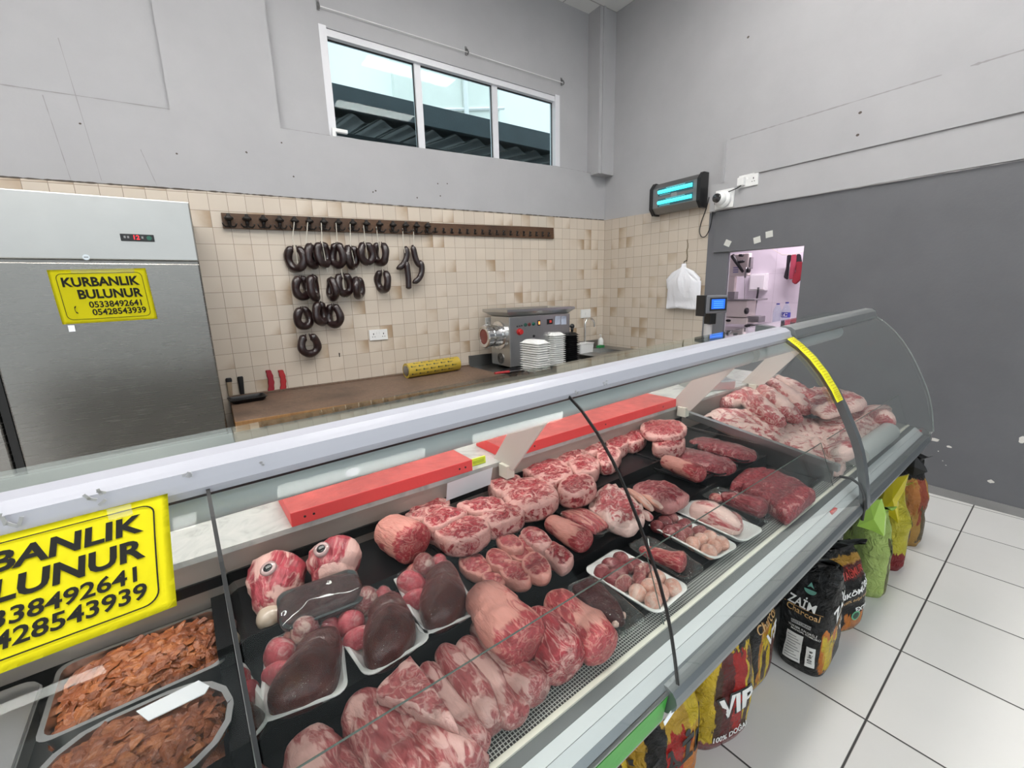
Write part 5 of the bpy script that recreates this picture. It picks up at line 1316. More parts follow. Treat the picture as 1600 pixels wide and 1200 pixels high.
def slab_mesh(outline, H, seed, dome=0.012, side=0.85, top=0.2, rim=0.75, lump=0.006, stripes=None):
    """cut of meat: outline (x,y) at its top edge, vertical skin below, uneven top face"""
    b, F = start(); n = len(outline); rr0 = []
    cx = sum(p[0] for p in outline)/n; cy = sum(p[1] for p in outline)/n
    lev = [(-0.06, 0.0, side), (0.01, 0.18, side), (0.035, 0.45, side), (0.02, 0.75, side), (0.0, 0.92, rim)]
    R = []
    for grow, hz_, ft in lev:
        ring_ = []
        for p in outline:
            x = cx+(p[0]-cx)*(1+grow); y = cy+(p[1]-cy)*(1+grow); z = H*hz_
            k_ = 1+0.07*nz((x, y, z), 22, seed)+0.03*nz((x, y, z), 60, seed)
            ring_.append((cx+(x-cx)*k_, cy+(y-cy)*k_, z, ft))
        R.append(ring_)
    for s in (0.95, 0.86, 0.74, 0.60, 0.45, 0.30, 0.15):
        ring_ = []
        for p in outline:
            x = cx+(p[0]-cx)*s; y = cy+(p[1]-cy)*s
            z = H + dome*(1-s*s) + lump*nz((x, y, 0), 30, seed) + lump*0.6*nz((x, y, 0), 70, seed+3)
            if stripes: z += stripes[1]*math.sin((x*stripes[2]+y*stripes[3])*stripes[0])
            ft = rim if s > 0.9 else top + (rim-top)*max(0, (s-0.74)/0.16)*0.7 if s > 0.74 else top
            if stripes: ft += 0.32*math.sin((x*stripes[2]+y*stripes[3])*stripes[0])
            ring_.append((x, y, z, ft))
        R.append(ring_)
    V = []
    for ring_ in R:
        q = []
        for x, y, z, ft in ring_:
            v = b.verts.new((x, y, z)); v[F] = ft; q.append(v)
        V.append(q)
    for A, B in zip(V, V[1:]):
        for i in range(n): b.faces.new((A[i], A[(i+1) % n], B[(i+1) % n], B[i]))
    c = b.verts.new((cx, cy, H+dome)); c[F] = top
    for i in range(n): b.faces.new((V[-1][i], V[-1][(i+1) % n], c))
    b.faces.new(V[0][::-1])
    return b
def roll_mesh(path, radii, seed, seg=26, ell=(1.0, 0.9), amp=0.10, body=0.55, end0=0.6, end1=0.1, freq=18, floor=None, streak=0.35, nring=36, groove=0.0, capn=6.5):
    """rounded joint of meat along a path; floor = lowest z it may sag to"""
    b, F = start(); path = [Vector(p) for p in path]; m_ = len(path)
    def at(t):
        s = t*(m_-1); j = min(int(s), m_-2); f = s-j
        p0, p1, p2, p3 = path[max(0, j-1)], path[j], path[j+1], path[min(m_-1, j+2)]
        return 0.5*((2*p1)+(-p0+p2)*f+(2*p0-5*p1+4*p2-p3)*f*f+(-p0+3*p1-3*p2+p3)*f**3)
    def rad_(t):
        s = t*(len(radii)-1); j = min(int(s), len(radii)-2); f = s-j; f = f*f*(3-2*f)
        return radii[j]*(1-f)+radii[j+1]*f
    prev = None; V = []; MPL = b.verts.layers.float_vector['mp']; tot = sum((path[i+1]-path[i]).length for i in range(m_-1))
    for i in range(nring+1):
        t = i/nring
        c = at(t); tg = (at(min(1, t+0.02))-at(max(0, t-0.02))).normalized()
        side_ = Vector((tg.y, -tg.x, 0)); side_ = side_.normalized() if side_.length > 1e-4 else Vector((1, 0, 0)); up = side_.cross(tg).normalized()
        if up.z < 0: up = -up
        edge = min(t, 1-t)*nring
        cap = math.sqrt(max(0.02, 1-(1-min(1, (edge+.25)/capn))**2.2))
        r = rad_(t)*cap; q = []
        for j in range(seg):
            a = 2*math.pi*j/seg; d = side_*math.cos(a)*ell[0]+up*math.sin(a)*ell[1]
            p = c+d*r
            k_ = 1+amp*nz(p, freq, seed)+amp*0.55*nz(p, freq*2.4, seed+9)+amp*0.25*nz(p, freq*6, seed+2)
            if groove: k_ -= groove*math.exp(-((math.sin(a)-0.55-0.25*math.sin(t*5+seed))/0.22)**2)*(1 if math.cos(a) < 0.3 else 0.2)
            p = c+d*r*k_
            if floor is not None and p.z < floor: p.z = floor+0.001*j/seg
            v = b.verts.new(p); v[MPL] = Vector((t*tot*0.38+.01, r*math.cos(a)*1.1, r*math.sin(a)*1.1))
            fe = body + streak*math.sin(a*2+t*4+seed)*0.6 + streak*nz(p, 26, seed+5)
            if t < .16: fe += (end0-fe)*(1-t/.16)**.7
            if t > .72: fe += (end1-fe)*((t-.72)/.28)**.6
            v[F] = fe; q.append(v)
        V.append(q)
    for A, B in zip(V, V[1:]):
        for j in range(seg): b.faces.new((A[j], A[(j+1) % seg], B[(j+1) % seg], B[j]))
    for q, e, rv in ((V[0], end0, True), (V[-1], end1, False)):
        c = sum((v.co for v in q), Vector())/seg; cv_ = b.verts.new(c); cv_[F] = e
        for j in range(seg): b.faces.new((q[(j+1) % seg], q[j], cv_) if rv else (q[j], q[(j+1) % seg], cv_))
    return b
def blob_mesh(L, Wd, H, seed, amp=0.10, freq=20, fat=0.2, fatvar=0.35, seg=30, m_=16, pinch=0.0):
    b, F = start(); V = []
    for i in range(1, m_):
        a = math.pi*i/m_; q = []
        for j in range(seg):
            t = 2*math.pi*j/seg
            d = Vector((math.sin(a)*math.cos(t)*L/2, math.sin(a)*math.sin(t)*Wd/2, -math.cos(a)*H*0.5))
            d.y *= 1-pinch*d.x/(L/2)
            k_ = 1+amp*nz(d, freq, seed)+amp*.5*nz(d, freq*2.5, seed+4)
            p = d*k_; p.z = max(0, p.z+H*0.42)
            v = b.verts.new(p); v[F] = fat+fatvar*nz(p, 24, seed+8); q.append(v)
        V.append(q)
    for A, B in zip(V, V[1:]):
        for j in range(seg): b.faces.new((A[j], A[(j+1) % seg], B[(j+1) % seg], B[j]))
    for q, rv in ((V[0], True), (V[-1], False)):
        c = sum((v.co for v in q), Vector())/seg; cv_ = b.verts.new(c); cv_[F] = fat
        for j in range(seg): b.faces.new((q[(j+1) % seg], q[j], cv_) if rv else (q[j], q[(j+1) % seg], cv_))
    return b
def put(name, b, m, c, label=None, cat='meat', parent=None, group=None, yaw=0.0, tilt=None):
    """mesh in counter-aligned metres about c=(u,v,z)"""
    mp = b.verts.layers.float_vector.get('mp')
    if mp is not None:
        for v in b.verts:
            if v[mp].length < 1e-9: v[mp] = v.co
        bmesh.ops.recalc_face_normals(b, faces=b.faces[:])
    o = obj(name, b, m, parent, True)
    if parent is None:
        o.location = wpos(*c); o.rotation_euler = (tilt[0] if tilt else 0, tilt[1] if tilt else 0, CY+yaw)
        if label: tag(o, label, cat, group)
    else:
        o.location = c; o.rotation_euler = (tilt[0] if tilt else 0, tilt[1] if tilt else 0, yaw)
    return o
def recentre(b, c):
    for v in b.verts: v.co -= Vector(c)
    return b
def on_slope(x, y, a, bs):
    r = ray(x, y); t = (a-CAM_H)/(r.z-bs*r.dot(EV)); q = r*t+Vector((0, 0, CAM_H)); return Vector((q.dot(EU), q.dot(EV), q.z))
def slab(name, label, px, z0, H, m, seed, cat='meat', group=None, slope=0.0, umin=None, **k):
    pts = [on_slope(x, y, z0+H-slope*.75, slope) for x, y in px]; c = sum(pts, Vector())/len(pts); c.z = z0
    out = smooth_closed([(p.x-c.x, p.y-c.y) for p in pts])
    area = sum(out[i][0]*out[(i+1) % len(out)][1]-out[(i+1) % len(out)][0]*out[i][1] for i in range(len(out)))
    if area < 0: out = out[::-1]
    b = slab_mesh(out, H, seed, **k)
    if slope:
        for v in b.verts: v.co.z += slope*(v.co.y + c.y-.75)
    if umin is not None:
        for v in b.verts: v.co.x = max(v.co.x, umin-c.x + .006*nz(v.co, 40, seed))
    return put(name, b, m, c, label, cat, None, group)
def roll(name, label, pxs, z0, radii, m, seed, cat='meat', group=None, lift_=None, **k):
    n = len(pxs); pts = []
    for i, (x, y) in enumerate(pxs):
        r = radii[min(len(radii)-1, round(i*(len(radii)-1)/max(1, n-1)))]
        zc = z0 + r*0.88 + (lift_[i] if lift_ else 0)
        pts.append(uvz(x, y, zc))
    c = sum(pts, Vector())/n; c.z = z0
    ell = k.pop('ell', (1.0, 0.9))
    P = [p-c for p in pts]
    return put(name, roll_mesh(P, radii, seed, ell=ell, floor=k.pop('floor', 0.0), **k), m, c, label, cat, None, group)

STK = 'red steak cuts on the back step'
SL = [ # outline at the top face, base height, thickness, label
 ('thick beef cut with a fat rim, front left of the back row', [(681,828),(714,809),(752,805),(764,812),(762,828),(736,842),(703,845),(682,834)], ZK, .050, .2),
 ('flat red cut half hidden at the back left of the back row', [(633,797),(656,781),(689,776),(703,781),(697,798),(670,812),(642,809)], ZK, .046, .3),
 ('red cut squeezed between two others behind the thick front left cut', [(659,812),(686,795),(714,791),(730,798),(714,809),(681,826)], ZK, .058, .2),
 ('red cut just below the white price card', [(714,787),(736,779),(763,776),(785,779),(788,790),(763,798),(736,798)], ZK, .056, .2),
 ('long red cut with white seams, second along the front of the back row', [(752,803),(769,790),(799,783),(817,790),(816,803),(791,814),(765,820)], ZK, .050, .25),
 ('small red cut beside the foot of the first canopy bracket', [(763,754),(780,743),(807,740),(816,754),(796,765),(777,768)], ZK, .052, .25),
 ('round red cut with white seams, third along the front of the back row', [(784,762),(802,748),(832,744),(860,754),(872,770),(857,784),(821,792),(794,781)], ZK, .056, .3),
 ('red cut behind the third front cut of the back row', [(816,729),(835,718),(868,715),(893,732),(884,746),(851,754),(827,740)], ZK, .054, .25),
 ('red cut with a tall pale side, fourth along the front of the back row', [(874,754),(890,743),(917,740),(930,751),(926,762),(901,772),(876,768)], ZK, .052, .2),
 ('round seamed cut left of the black glass seam', [(887,718),(906,710),(928,713),(937,724),(928,735),(901,737)], ZK, .052, .35),
 ('small red cut deep in the back row left of the glass seam', [(868,710),(890,699),(912,702),(906,715),(879,724)], ZK, .052, .3),
 ('red cut right of the black glass seam with a pale side', [(934,704),(953,696),(970,704),(964,718),(945,724),(934,718)], ZK, .050, .3),
 ('small red cut at the back just left of the glass seam top', [(904,696),(931,685),(945,691),(940,704),(918,707)], ZK, .050, .3),
 ('rounded dark red cut, second right of the glass seam', [(946,682),(964,676),(982,682),(981,693),(962,702),(948,694)], ZK, .050, .1),
 ('dark red cut, third right of the glass seam', [(973,676),(993,664),(1010,669),(1008,684),(990,692),(976,687)], ZK, .050, .1),
 ('wrapped red cut lowest in the pile at the right end of the back row', [(1021,686),(1047,677),(1068,682),(1068,694),(1047,700),(1024,697)], ZK, .050, .1),
 ('wrapped red cut on top of the pile at the right end of the back row', [(1003,661),(1034,655),(1064,659),(1072,670),(1060,680),(1034,682),(1010,678)], ZK+.045, .030, .1),
]
for i, (lab, px, z0, H, tp_) in enumerate(SL):
    slab('beef_cut', lab, px, z0+0.002, H-0.004, MM['steak'], 11+i, 'meat', STK, top=tp_, dome=0.008, side=0.50)
roll('rolled_roast', 'pink rolled roast with a red cut end, left end of the back row', [(605,826),(628,838),(652,853)], ZK+.002, [.044, .050, .050], MM['roast'], 41, body=0.75, end0=0.8, end1=-0.2, streak=0.2)
roll('rolled_roast', 'pale pink roast lying beside the black tray, right of the small chop pack', [(858,814),(888,832),(918,849)], ZM+.002, [.028, .033, .035], MM['roast'], 42, body=0.62, end0=0.7, end1=-0.1, streak=0.3)
roll('rolled_roast', 'pale pink roast on the black tray in the right of the middle row', [(1036,719),(1066,730),(1098,744)], ZM+.024, [.027, .032, .033], MM['roast'], 43, body=0.62, end0=0.6, end1=-0.1, streak=0.3)
# sliced chops
CH = [((742,881),25,17,'leftmost'),((781,873),21,16,'second from the left'),((797,846),21,12,'at the back'),((811,860),21,15,'in the middle'),((806,893),25,18,'at the front'),((838,883),23,19,'at the right'),((771,903),18,10,'lowest, tucked under the others'),((828,846),19,11,'at the back right')]
for i, ((x, y), a, c, wh) in enumerate(CH):
    px = [(x+a*math.cos(t), y+c*math.sin(t)+0.25*a*math.cos(t)) for t in [2*math.pi*j/9 for j in range(9)]]
    slab('lamb_chop', f'round lamb chop in the heap of chops, {wh}', px, ZM+.002+0.008*(i % 3), .024, MM['roast'], 60+i, 'chop', 'lamb chops in the middle row', top=0.15, rim=0.9, dome=0.006, side=0.75)
slab('meat_pack', 'small wrapped pack of red meat beside the chops', [(847,857),(865,846),(896,867),(877,884)], ZM+.002, .03, MM['steak'], 71, 'meat', top=.25)
slab('meat_pack', 'small wrapped red cut behind the chops', [(814,829),(836,822),(863,845),(847,856),(825,847)], ZM+.01, .034, MM['steak'], 72, 'meat', top=.25)
# heap of cutlets and strips in the middle of the middle row
slab('cutlet_pile', 'pile of pink bony cutlets left of the glass seam in the middle row', [(921,789),(936,764),(955,757),(972,766),(1000,788),(1006,806),(985,824),(962,820),(942,806)], ZM+.002, .034, MM['rib'], 75, 'meat', top=.3, lump=.02, dome=.014)
for i, (a, c, r, mm, lab) in enumerate([((930,788),(965,818),.014,'rib','pale cutlet strip at the left edge of the cutlet pile'),((948,770),(985,800),.016,'rib','pale cutlet strip over the middle of the cutlet pile'),((965,765),(1000,800),.014,'pale','cream strip left of the slab in the middle row'),((980,764),(1020,798),.013,'pale','cream strip, second left of the slab in the middle row'),((993,766),(1035,795),.013,'pale','cream strip against the red slab in the middle row'),((975,805),(990,822),.015,'rib','short stub at the near end of the cutlet pile'),((1000,800),(1018,812),.014,'rib','short stub at the near right of the cutlet pile')]):
    roll('meat_strip', lab, [a, ((a[0]+c[0])/2+1, (a[1]+c[1])/2-1), c], ZM+.018, [r*.8, r, r*.8], MM[mm], 80+i, 'meat', 'strips on the cutlet pile', body=.45, end0=.4, end1=.4, seg=16, nring=20, floor=-0.015)
slab('meat_pack', 'red wrapped slab at the right of the cutlet pile', [(990,760),(1010,750),(1042,752),(1073,770),(1067,781),(1042,789),(1012,776)], ZM+.002, .036, MM['pack'], 77, 'meat', top=.3)
# ---------------------------------------------------------------- trays with wrapped contents
def fit(px, z):
    P = [uvz(x, y, z) for x, y in px]; c = sum(P, Vector())/4
    ex_ = ((P[1]-P[0])+(P[2]-P[3]))/2; ey_ = ((P[0]-P[3])+(P[1]-P[2]))/2
    return c, ex_.length, ey_.length, math.atan2(ex_.y, ex_.x), P
def tray(name, label, px, z0, H, m, group=None, flare=0.018, tilt=None, k=1.03):
    c, L, Wd, yaw, P = fit(px, z0+H)
    L *= k; Wd *= k
    t = thing(name, label, 'meat tray', wpos(c.x, c.y, z0), CY+yaw, group)
    if tilt: t.rotation_euler = (tilt[0], tilt[1], CY+yaw)
    b = NB(); tray_mesh(b, L, Wd, H, 0.0035, flare, 0.022, lip=0.004); obj('tray', b, m, t, True, angle=45)
    t['dims'] = 0; del t['dims']
    return t, L, Wd
def film(t, L, Wd, H, mat_=None, iters=70):
    """cling film stretched over whatever lies in the tray"""
    vs, fs = [], []
    for ch in t.children:
        if ch.type != 'MESH' or ch.name.startswith('tray') or ch.name.startswith('film'): continue
        Mx = Matrix.LocRotScale(ch.location, ch.rotation_euler, None); o = len(vs)
        vs += [Mx @ v.co for v in ch.data.vertices]; fs += [[o+i for i in p.vertices] for p in ch.data.polygons]
    bv = BVHTree.FromPolygons(vs, fs) if vs else None
    nx, ny = 34, 26; lo = [[-1e9]*(nx+1) for _ in range(ny+1)]; h = [[H+0.0015]*(nx+1) for _ in range(ny+1)]
    X = lambda i: -L/2+L*i/nx
    Y = lambda j: -Wd/2+Wd*j/ny
    for j in range(1, ny):
        for i in range(1, nx):
            if bv:
                r = bv.ray_cast(Vector((X(i), Y(j), 0.5)), Vector((0, 0, -1)))
                if r[0] is not None: lo[j][i] = r[0].z+0.0025; h[j][i] = max(h[j][i], lo[j][i])
    for _ in range(iters):
        for j in range(1, ny):
            for i in range(1, nx): h[j][i] = max(lo[j][i], (h[j-1][i]+h[j+1][i]+h[j][i-1]+h[j][i+1])/4)
    b = NB(); g = []
    for j in range(ny+1):
        g.append([])
        for i in range(nx+1):
            # rounded corners
            x, y = X(i), Y(j); r = 0.022; cx, cy = L/2-r, Wd/2-r
            if abs(x) > cx and abs(y) > cy:
                dx, dy = abs(x)-cx, abs(y)-cy; l = math.hypot(dx, dy)
                if l > r: x = math.copysign(cx+dx*r/l, x); y = math.copysign(cy+dy*r/l, y)
            g[j].append(b.verts.new((x, y, h[j][i])))
    for j in range(ny):
        for i in range(nx): b.faces.new((g[j][i], g[j][i+1], g[j+1][i+1], g[j+1][i]))
    bd = [g[0][i] for i in range(nx+1)]+[g[j][nx] for j in range(1, ny+1)]+[g[ny][i] for i in range(nx-1, -1, -1)]+[g[j][0] for j in range(ny-1, 0, -1)]
    low = [b.verts.new((v.co.x*1.004, v.co.y*1.004, H-0.012)) for v in bd]
    for i in range(len(bd)):
        b.faces.new((bd[i], low[i], low[(i+1) % len(bd)], bd[(i+1) % len(bd)]))
    return obj('film', b, mat_ or M['film'], t, True)
def blob(t, nm, m, x, y, z, L, Wd, H, seed, yaw=0, tilt=None, **k):
    return put(nm, blob_mesh(L, Wd, H, seed, **k), MM[m], (x, y, z), parent=t, yaw=yaw, tilt=tilt)
def lobe(t, nm, m, pts, z, H, seed, **k):
    out = smooth_closed(pts, 44)
    ar = sum(out[i][0]*out[(i+1) % 44][1]-out[(i+1) % 44][0]*out[i][1] for i in range(44))
    if ar < 0: out = out[::-1]
    k.setdefault('side', 0.1); k.setdefault('rim', 0.1); k.setdefault('top', 0.1)
    return put(nm, slab_mesh(out, H, seed, **k), MM[m], (0, 0, z), parent=t)
# the three liver trays
LT = [('white foam tray of wrapped lamb liver and lung nearest the left bay', [(405,1002),(524,975),(551,1067),(419,1132)]), ('white foam tray of wrapped lamb liver and lung, middle of the three', [(524,962),(615,913),(661,1004),(558,1064)]), ('white foam tray of wrapped lamb liver and lung, right of the three', [(617,897),(697,869),(744,957),(655,994)])]
for i, (lab, px) in enumerate(LT):
    t, L, Wd = tray('offal_tray', lab, px, ZM+.003 if i else ZM+.003, .026, M['foam_white'], 'liver and lung trays')
    l, w = L/2, Wd/2; s = 1 if i < 2 else 0.9
    lobe(t, 'liver', 'liver', [(-l*.78, -w*.62), (-l*.55, -w*.9), (l*.1, -w*.93), (l*.7, -w*.68), (l*.92, -w*.1), (l*.80, w*.30), (l*.2, w*.28), (-l*.42, -w*.05)], .006, .040, 90+i, dome=.030, lump=.003)
    lobe(t, 'liver', 'liver', [(-l*.15, -w*.1), (l*.3, -w*.35), (l*.85, -w*.15), (l*.86, w*.36), (l*.35, w*.42), (-l*.1, w*.22)], .03, .026, 95+i, dome=.016, lump=.003)
    blob(t, 'heart', 'heart', l*.05, w*.60, .022, l*.78, w*.52, .060, 100+i, yaw=.1, amp=.08, fat=.35)
    blob(t, 'lung', 'lung', -l*.58, w*.38, .006, l*.75, w*.62, .060, 104+i, yaw=.9, amp=.16)
    blob(t, 'lung', 'lung', -l*.60, -w*.02, .006, l*.50, w*.62, .045, 108+i, yaw=1.3, amp=.16)
    blob(t, 'lung', 'lung', l*.66, w*.66, .006, l*.58, w*.50, .055, 112+i, yaw=-.4, amp=.16)
    blob(t, 'windpipe', 'roast', -l*.30, w*.72, .010, l*.70, w*.30, .045, 116+i, yaw=.4, amp=.12, fat=.6)
    film(t, L, Wd, .026)
CP = M['clear_plastic']
# clear tray with dark liver at the front
t, L, Wd = tray('offal_tray', 'clear tray with dark liver between the leg joints and the kidney tray', [(885,915),(926,900),(1016,966),(962,998)], ZF+.003, .028, CP)
lobe(t, 'liver', 'darkliver', [(-L*.38, Wd*.05), (-L*.36, Wd*.42), (0, Wd*.44), (L*.36, Wd*.42), (L*.30, -Wd*.02), (L*.05, -Wd*.30), (-L*.25, -Wd*.20)], .005, .026, 120, dome=.012)
blob(t, 'fat_end', 'pale', L*.02, -Wd*.25, .008, L*.55, Wd*.10, .022, 121, yaw=.3, fat=.8)
film(t, L, Wd, .028)
def mixed(label, px, seed, first, second, g):
    t, L, Wd = tray('offal_tray', label, px, ZF+.003, .024, M['foam_white'], g)
    r = random.Random(seed)
    for i in range(6):
        x = -L*.30+L*.30*(i % 3)+r.uniform(-.006, .006); y = Wd*(.34 if i < 3 else .17)+r.uniform(-.008, .008)
        blob(t, 'kidney', first, x, y, .005, L*.36, Wd*.19, .036, seed+i, yaw=r.uniform(-.8, .8), amp=.22, fat=.25)
    for i in range(3):
        blob(t, 'offal_strip', 'heart', -L*.28+L*.27*i, -Wd*.02+r.uniform(-.01, .01), .005, L*.34, Wd*.16, .038, seed+10+i, yaw=r.uniform(-.9, .9), amp=.34, fat=.3)
    for i in range(6):
        x = -L*.27+L*.27*(i % 3); y = -Wd*(.18 if i < 3 else .35)+r.uniform(-.006, .006)
        blob(t, 'pale_piece', second, x, y, .005, L*.34, Wd*.19, .038, seed+20+i, yaw=r.uniform(-.9, .9), amp=.16, fat=.3)
    film(t, L, Wd, .024)
mixed('white foam tray of kidneys and pale offal left of the glass seam', [(919,887),(970,853),(1071,921),(1020,963)], 130, 'kidney', 'pale', 'mixed offal trays')
mixed('white foam tray of hearts and pale offal right of the glass seam', [(1012,814),(1047,797),(1150,854),(1110,876)], 160, 'kidney', 'pale', 'mixed offal trays')
t, L, Wd = tray('meat_tray', 'clear tray with a lamb shank between the two mixed offal trays', [(981,851),(1014,836),(1101,887),(1069,908)], ZF+.003, .026, CP)
put('shank', roll_mesh([(-L*.22, Wd*.36, .018), (-L*.05, Wd*.05, .022), (L*.14, -Wd*.28, .026)], [.012, .020, .030], 190, body=.25, end0=.4, end1=-.1, floor=.005), MM['roast'], (0, 0, 0), parent=t)
film(t, L, Wd, .026)
t, L, Wd = tray('meat_tray', 'white foam tray with a large pale joint, second right of the glass seam', [(1057,794),(1086,780),(1191,827),(1156,849)], ZF+.003, .024, M['foam_white'])
put('joint', roll_mesh([(-L*.05, Wd*.34, .022), (0, Wd*.05, .030), (-L*.02, -Wd*.34, .024)], [.030, .040, .026], 195, body=.55, end0=.9, end1=.5, floor=.005), MM['rib'], (0, 0, 0), parent=t)
blob(t, 'dark_end', 'heart', L*.20, -Wd*.16, .012, L*.34, Wd*.24, .045, 197, yaw=.5)
film(t, L, Wd, .024)
t, L, Wd = tray('meat_tray', 'clear tray of dark red meat beside the big dark red pack', [(1098,773),(1127,756),(1223,801),(1195,815)], ZF+.003, .026, CP)
put('shank', roll_mesh([(0, Wd*.30, .02), (0, 0, .026), (L*.02, -Wd*.34, .03)], [.020, .030, .036], 200, body=.15, end0=.3, end1=.0, floor=.005), MM['pack'], (0, 0, 0), parent=t)
blob(t, 'trim', 'roast', -L*.2, Wd*.32, .006, L*.4, Wd*.2, .03, 203)
film(t, L, Wd, .026)
slab('meat_pack', 'large wrapped pack of dark red meat in the front corner by the partition', [(1163,757),(1187,737),(1208,732),(1266,760),(1270,769),(1236,797),(1222,794),(1190,777)], ZF+.003, .046, MM['pack'], 206, top=.12, dome=.014, lump=.008, side=.2, rim=.3)
slab('meat_pack', 'smaller dark red pack behind the large one by the partition', [(1142,756),(1165,733),(1192,730),(1198,736),(1178,752)], ZF+.003, .042, MM['pack'], 207, top=.1, side=.2, rim=.25)
# black trays on the middle step
t, L, Wd = tray('meat_tray', 'clear-edged tray of pink meat beside the pale roast in the middle row', [(863,795),(895,781),(960,825),(932,837)], ZM+.003, .026, CP)
for i in range(5):
    put('meat_strip', roll_mesh([(-L*.26+L*.13*i, Wd*.36, .016), (-L*.22+L*.13*i, 0, .022), (-L*.26+L*.14*i, -Wd*.38, .018)], [.012, .016, .012], 210+i, body=.4, seg=16, nring=22, floor=.005), MM['roast'], (0, 0, 0), parent=t)
film(t, L, Wd, .026)
for lab, px, sd in (('black foam tray of dark red meat, behind the pale roast at the right', [(1046,712),(1074,700),(1146,729),(1118,747)], 220), ('black foam tray of dark red meat tight against the partition', [(1084,692),(1104,683),(1176,712),(1152,726)], 221)):
    t, L, Wd = tray('meat_tray', lab, px, ZM+.003, .020, M['foam_black'], None)
    lobe(t, 'meat', 'pack', [(-L*.40, -Wd*.40), (L*.38, -Wd*.42), (L*.42, Wd*.38), (-L*.36, Wd*.42)], .004, .030, sd, top=.12, side=.25, rim=.25, dome=.014, lump=.006)
    film(t, L, Wd, .020)
t, L, Wd = tray('foam_tray_black', 'black foam tray under the pale roast in the right of the middle row', [(1020,724),(1052,709),(1110,742),(1078,758)], ZM+.003, .018, M['foam_black'])
# ---------------------------------------------------------------- lamb joints along the front
LJ = 'lamb joints along the front glass'
def fj(lab, pxs, radii, sd, lift_=None, z0=ZF+.003, m='lamb', name='lamb_joint', **k):
    k.setdefault('body', .35); k.setdefault('end1', .3); k.setdefault('end0', .5); k.setdefault('streak', .5); k.setdefault('amp', .17)
    return roll(name, lab, pxs, z0, radii, MM[m], sd, 'lamb joint', LJ, lift_, **k)
fj('wrapped lamb joint in the near left corner of the case', [(474,1158),(505,1225),(540,1300)], [.036, .046, .048], 230, groove=.25)
fj('broad flat lamb joint, second from the near left corner', [(560,1092),(605,1165),(655,1255)], [.032, .046, .050], 231, ell=(1.0, .8), body=.2)
fj('lamb joint with a curled end, third from the near left corner', [(632,1112),(680,1170),(730,1235)], [.036, .046, .050], 232, body=.55, groove=.2)
fj('slim lamb neck lying right of the rib piece', [(664,1040),(705,1110),(750,1180)], [.022, .029, .030], 234, groove=.2)
fj('slim lamb neck, second right of the rib piece', [(692,1012),(735,1075),(776,1135)], [.024, .034, .032], 235, groove=.35)
fj('slim lamb neck, third right of the rib piece', [(722,1003),(768,1065),(815,1125)], [.026, .031, .028], 236, groove=.3)
fj('pale lamb neck tucked under the big pink leg joint', [(740,975),(795,1035),(848,1085)], [.018, .034, .034], 237, body=.5, groove=.3)
slab('rib_piece', 'three-cornered lamb rib piece lying across the joints', [(588,1077),(634,1029),(648,1032),(709,1122),(706,1135),(681,1124),(617,1092)], ZF+.070, .026, MM['lamb'], 233, 'lamb joint', top=.15, rim=.6, side=.7, dome=.006, stripes=(190, .002, .8, .6))
fj('big pink leg joint with a red cut end, leftmost of three', [(752,926),(788,970),(828,1012)], [.044, .054, .050], 238, lift_=[.028, .03, .034], body=.75, end1=-.2, streak=.3, m='roast', floor=.004)
fj('lamb leg joint with dark red flesh, middle of three', [(838,962),(865,1010),(890,1046)], [.034, .048, .044], 239, body=.1, end0=.9, m='steak', floor=0)
fj('lamb leg joint with a pale shank, rightmost of three', [(862,934),(908,980),(948,1018)], [.034, .046, .044], 240, body=.45, end0=.9, end1=-.1, m='roast')
# ---------------------------------------------------------------- skinned sheep heads and the black tray against them
eye_w = mat('eye_white', (0.40, 0.26, 0.25), 0.2, coat=1); eye_k = mat('eye_dark', (0.01, 0.01, 0.012), 0.1, coat=1)
cart = mat('muzzle_cartilage', (0.50, 0.40, 0.31), 0.35, coat=.7)
def head(label, top_, bot, eye, z0, r0, r1, sd, muzzle=True):
    A, B = uvz(*top_, z0+r0*.9), uvz(*bot, z0+r1*.9); c = (A+B)/2; c.z = z0
    t = thing('sheep_head', label, 'sheep head', wpos(*c), CY, 'skinned sheep heads')
    P = [A-c, A.lerp(B, .35)-c+Vector((0, 0, .008)), A.lerp(B, .7)-c, B-c]
    o = put('skull', roll_mesh(P, [r0*.86, r0, (r0+r1)*.5, r1], sd, ell=(1.0, 1.0), amp=.22, body=.22, end0=.35, end1=.6, streak=.8, floor=0), MM['head'], (0, 0, 0), parent=t)
    bv = BVHTree.FromPolygons([v.co for v in o.data.vertices], [p.vertices for p in o.data.polygons])
    org = Vector((0, 0, CAM_H)); rw = ray(*eye)
    Rz = Matrix.Rotation(-CY, 3, 'Z'); lo_ = Rz @ (org-t.location); ld_ = (Rz @ rw).normalized()
    h = bv.ray_cast(lo_, ld_)
    if h[0] is not None:
        p, n = h[0], h[1]
        if n.dot(ld_) > 0: n = -n
        s_, w_ = frame_of(n)
        Mx = Matrix((( s_.x, w_.x, n.x, p.x), (s_.y, w_.y, n.y, p.y), (s_.z, w_.z, n.z, p.z), (0, 0, 0, 1)))
        b = NB(); lathe(b, [(.0165, -.006), (.0165, .000), (.0135, .003), (.009, .003), (.0085, .0)], 18, M=Mx); e = obj('eye_ring', b, eye_w, t, True, angle=60)
        b = NB(); ball(b, (0, 0, .002), .0092, 1, 1, .5, 12, 8)
        for v in b.verts: v.co = Mx @ v.co
        obj('eye', b, eye_k, e, True)
    if muzzle:
        q = B-c; d = (B-A).normalized()
        b = NB(); ball(b, (0, 0, 0), r1*.95, .95, 1.15, .8, 16, 10); o = obj('muzzle', b, cart, t, True, loc=q+d*.002+Vector((0, 0, -.002)), rotz=math.atan2(d.y, d.x)-math.pi/2)
    return t
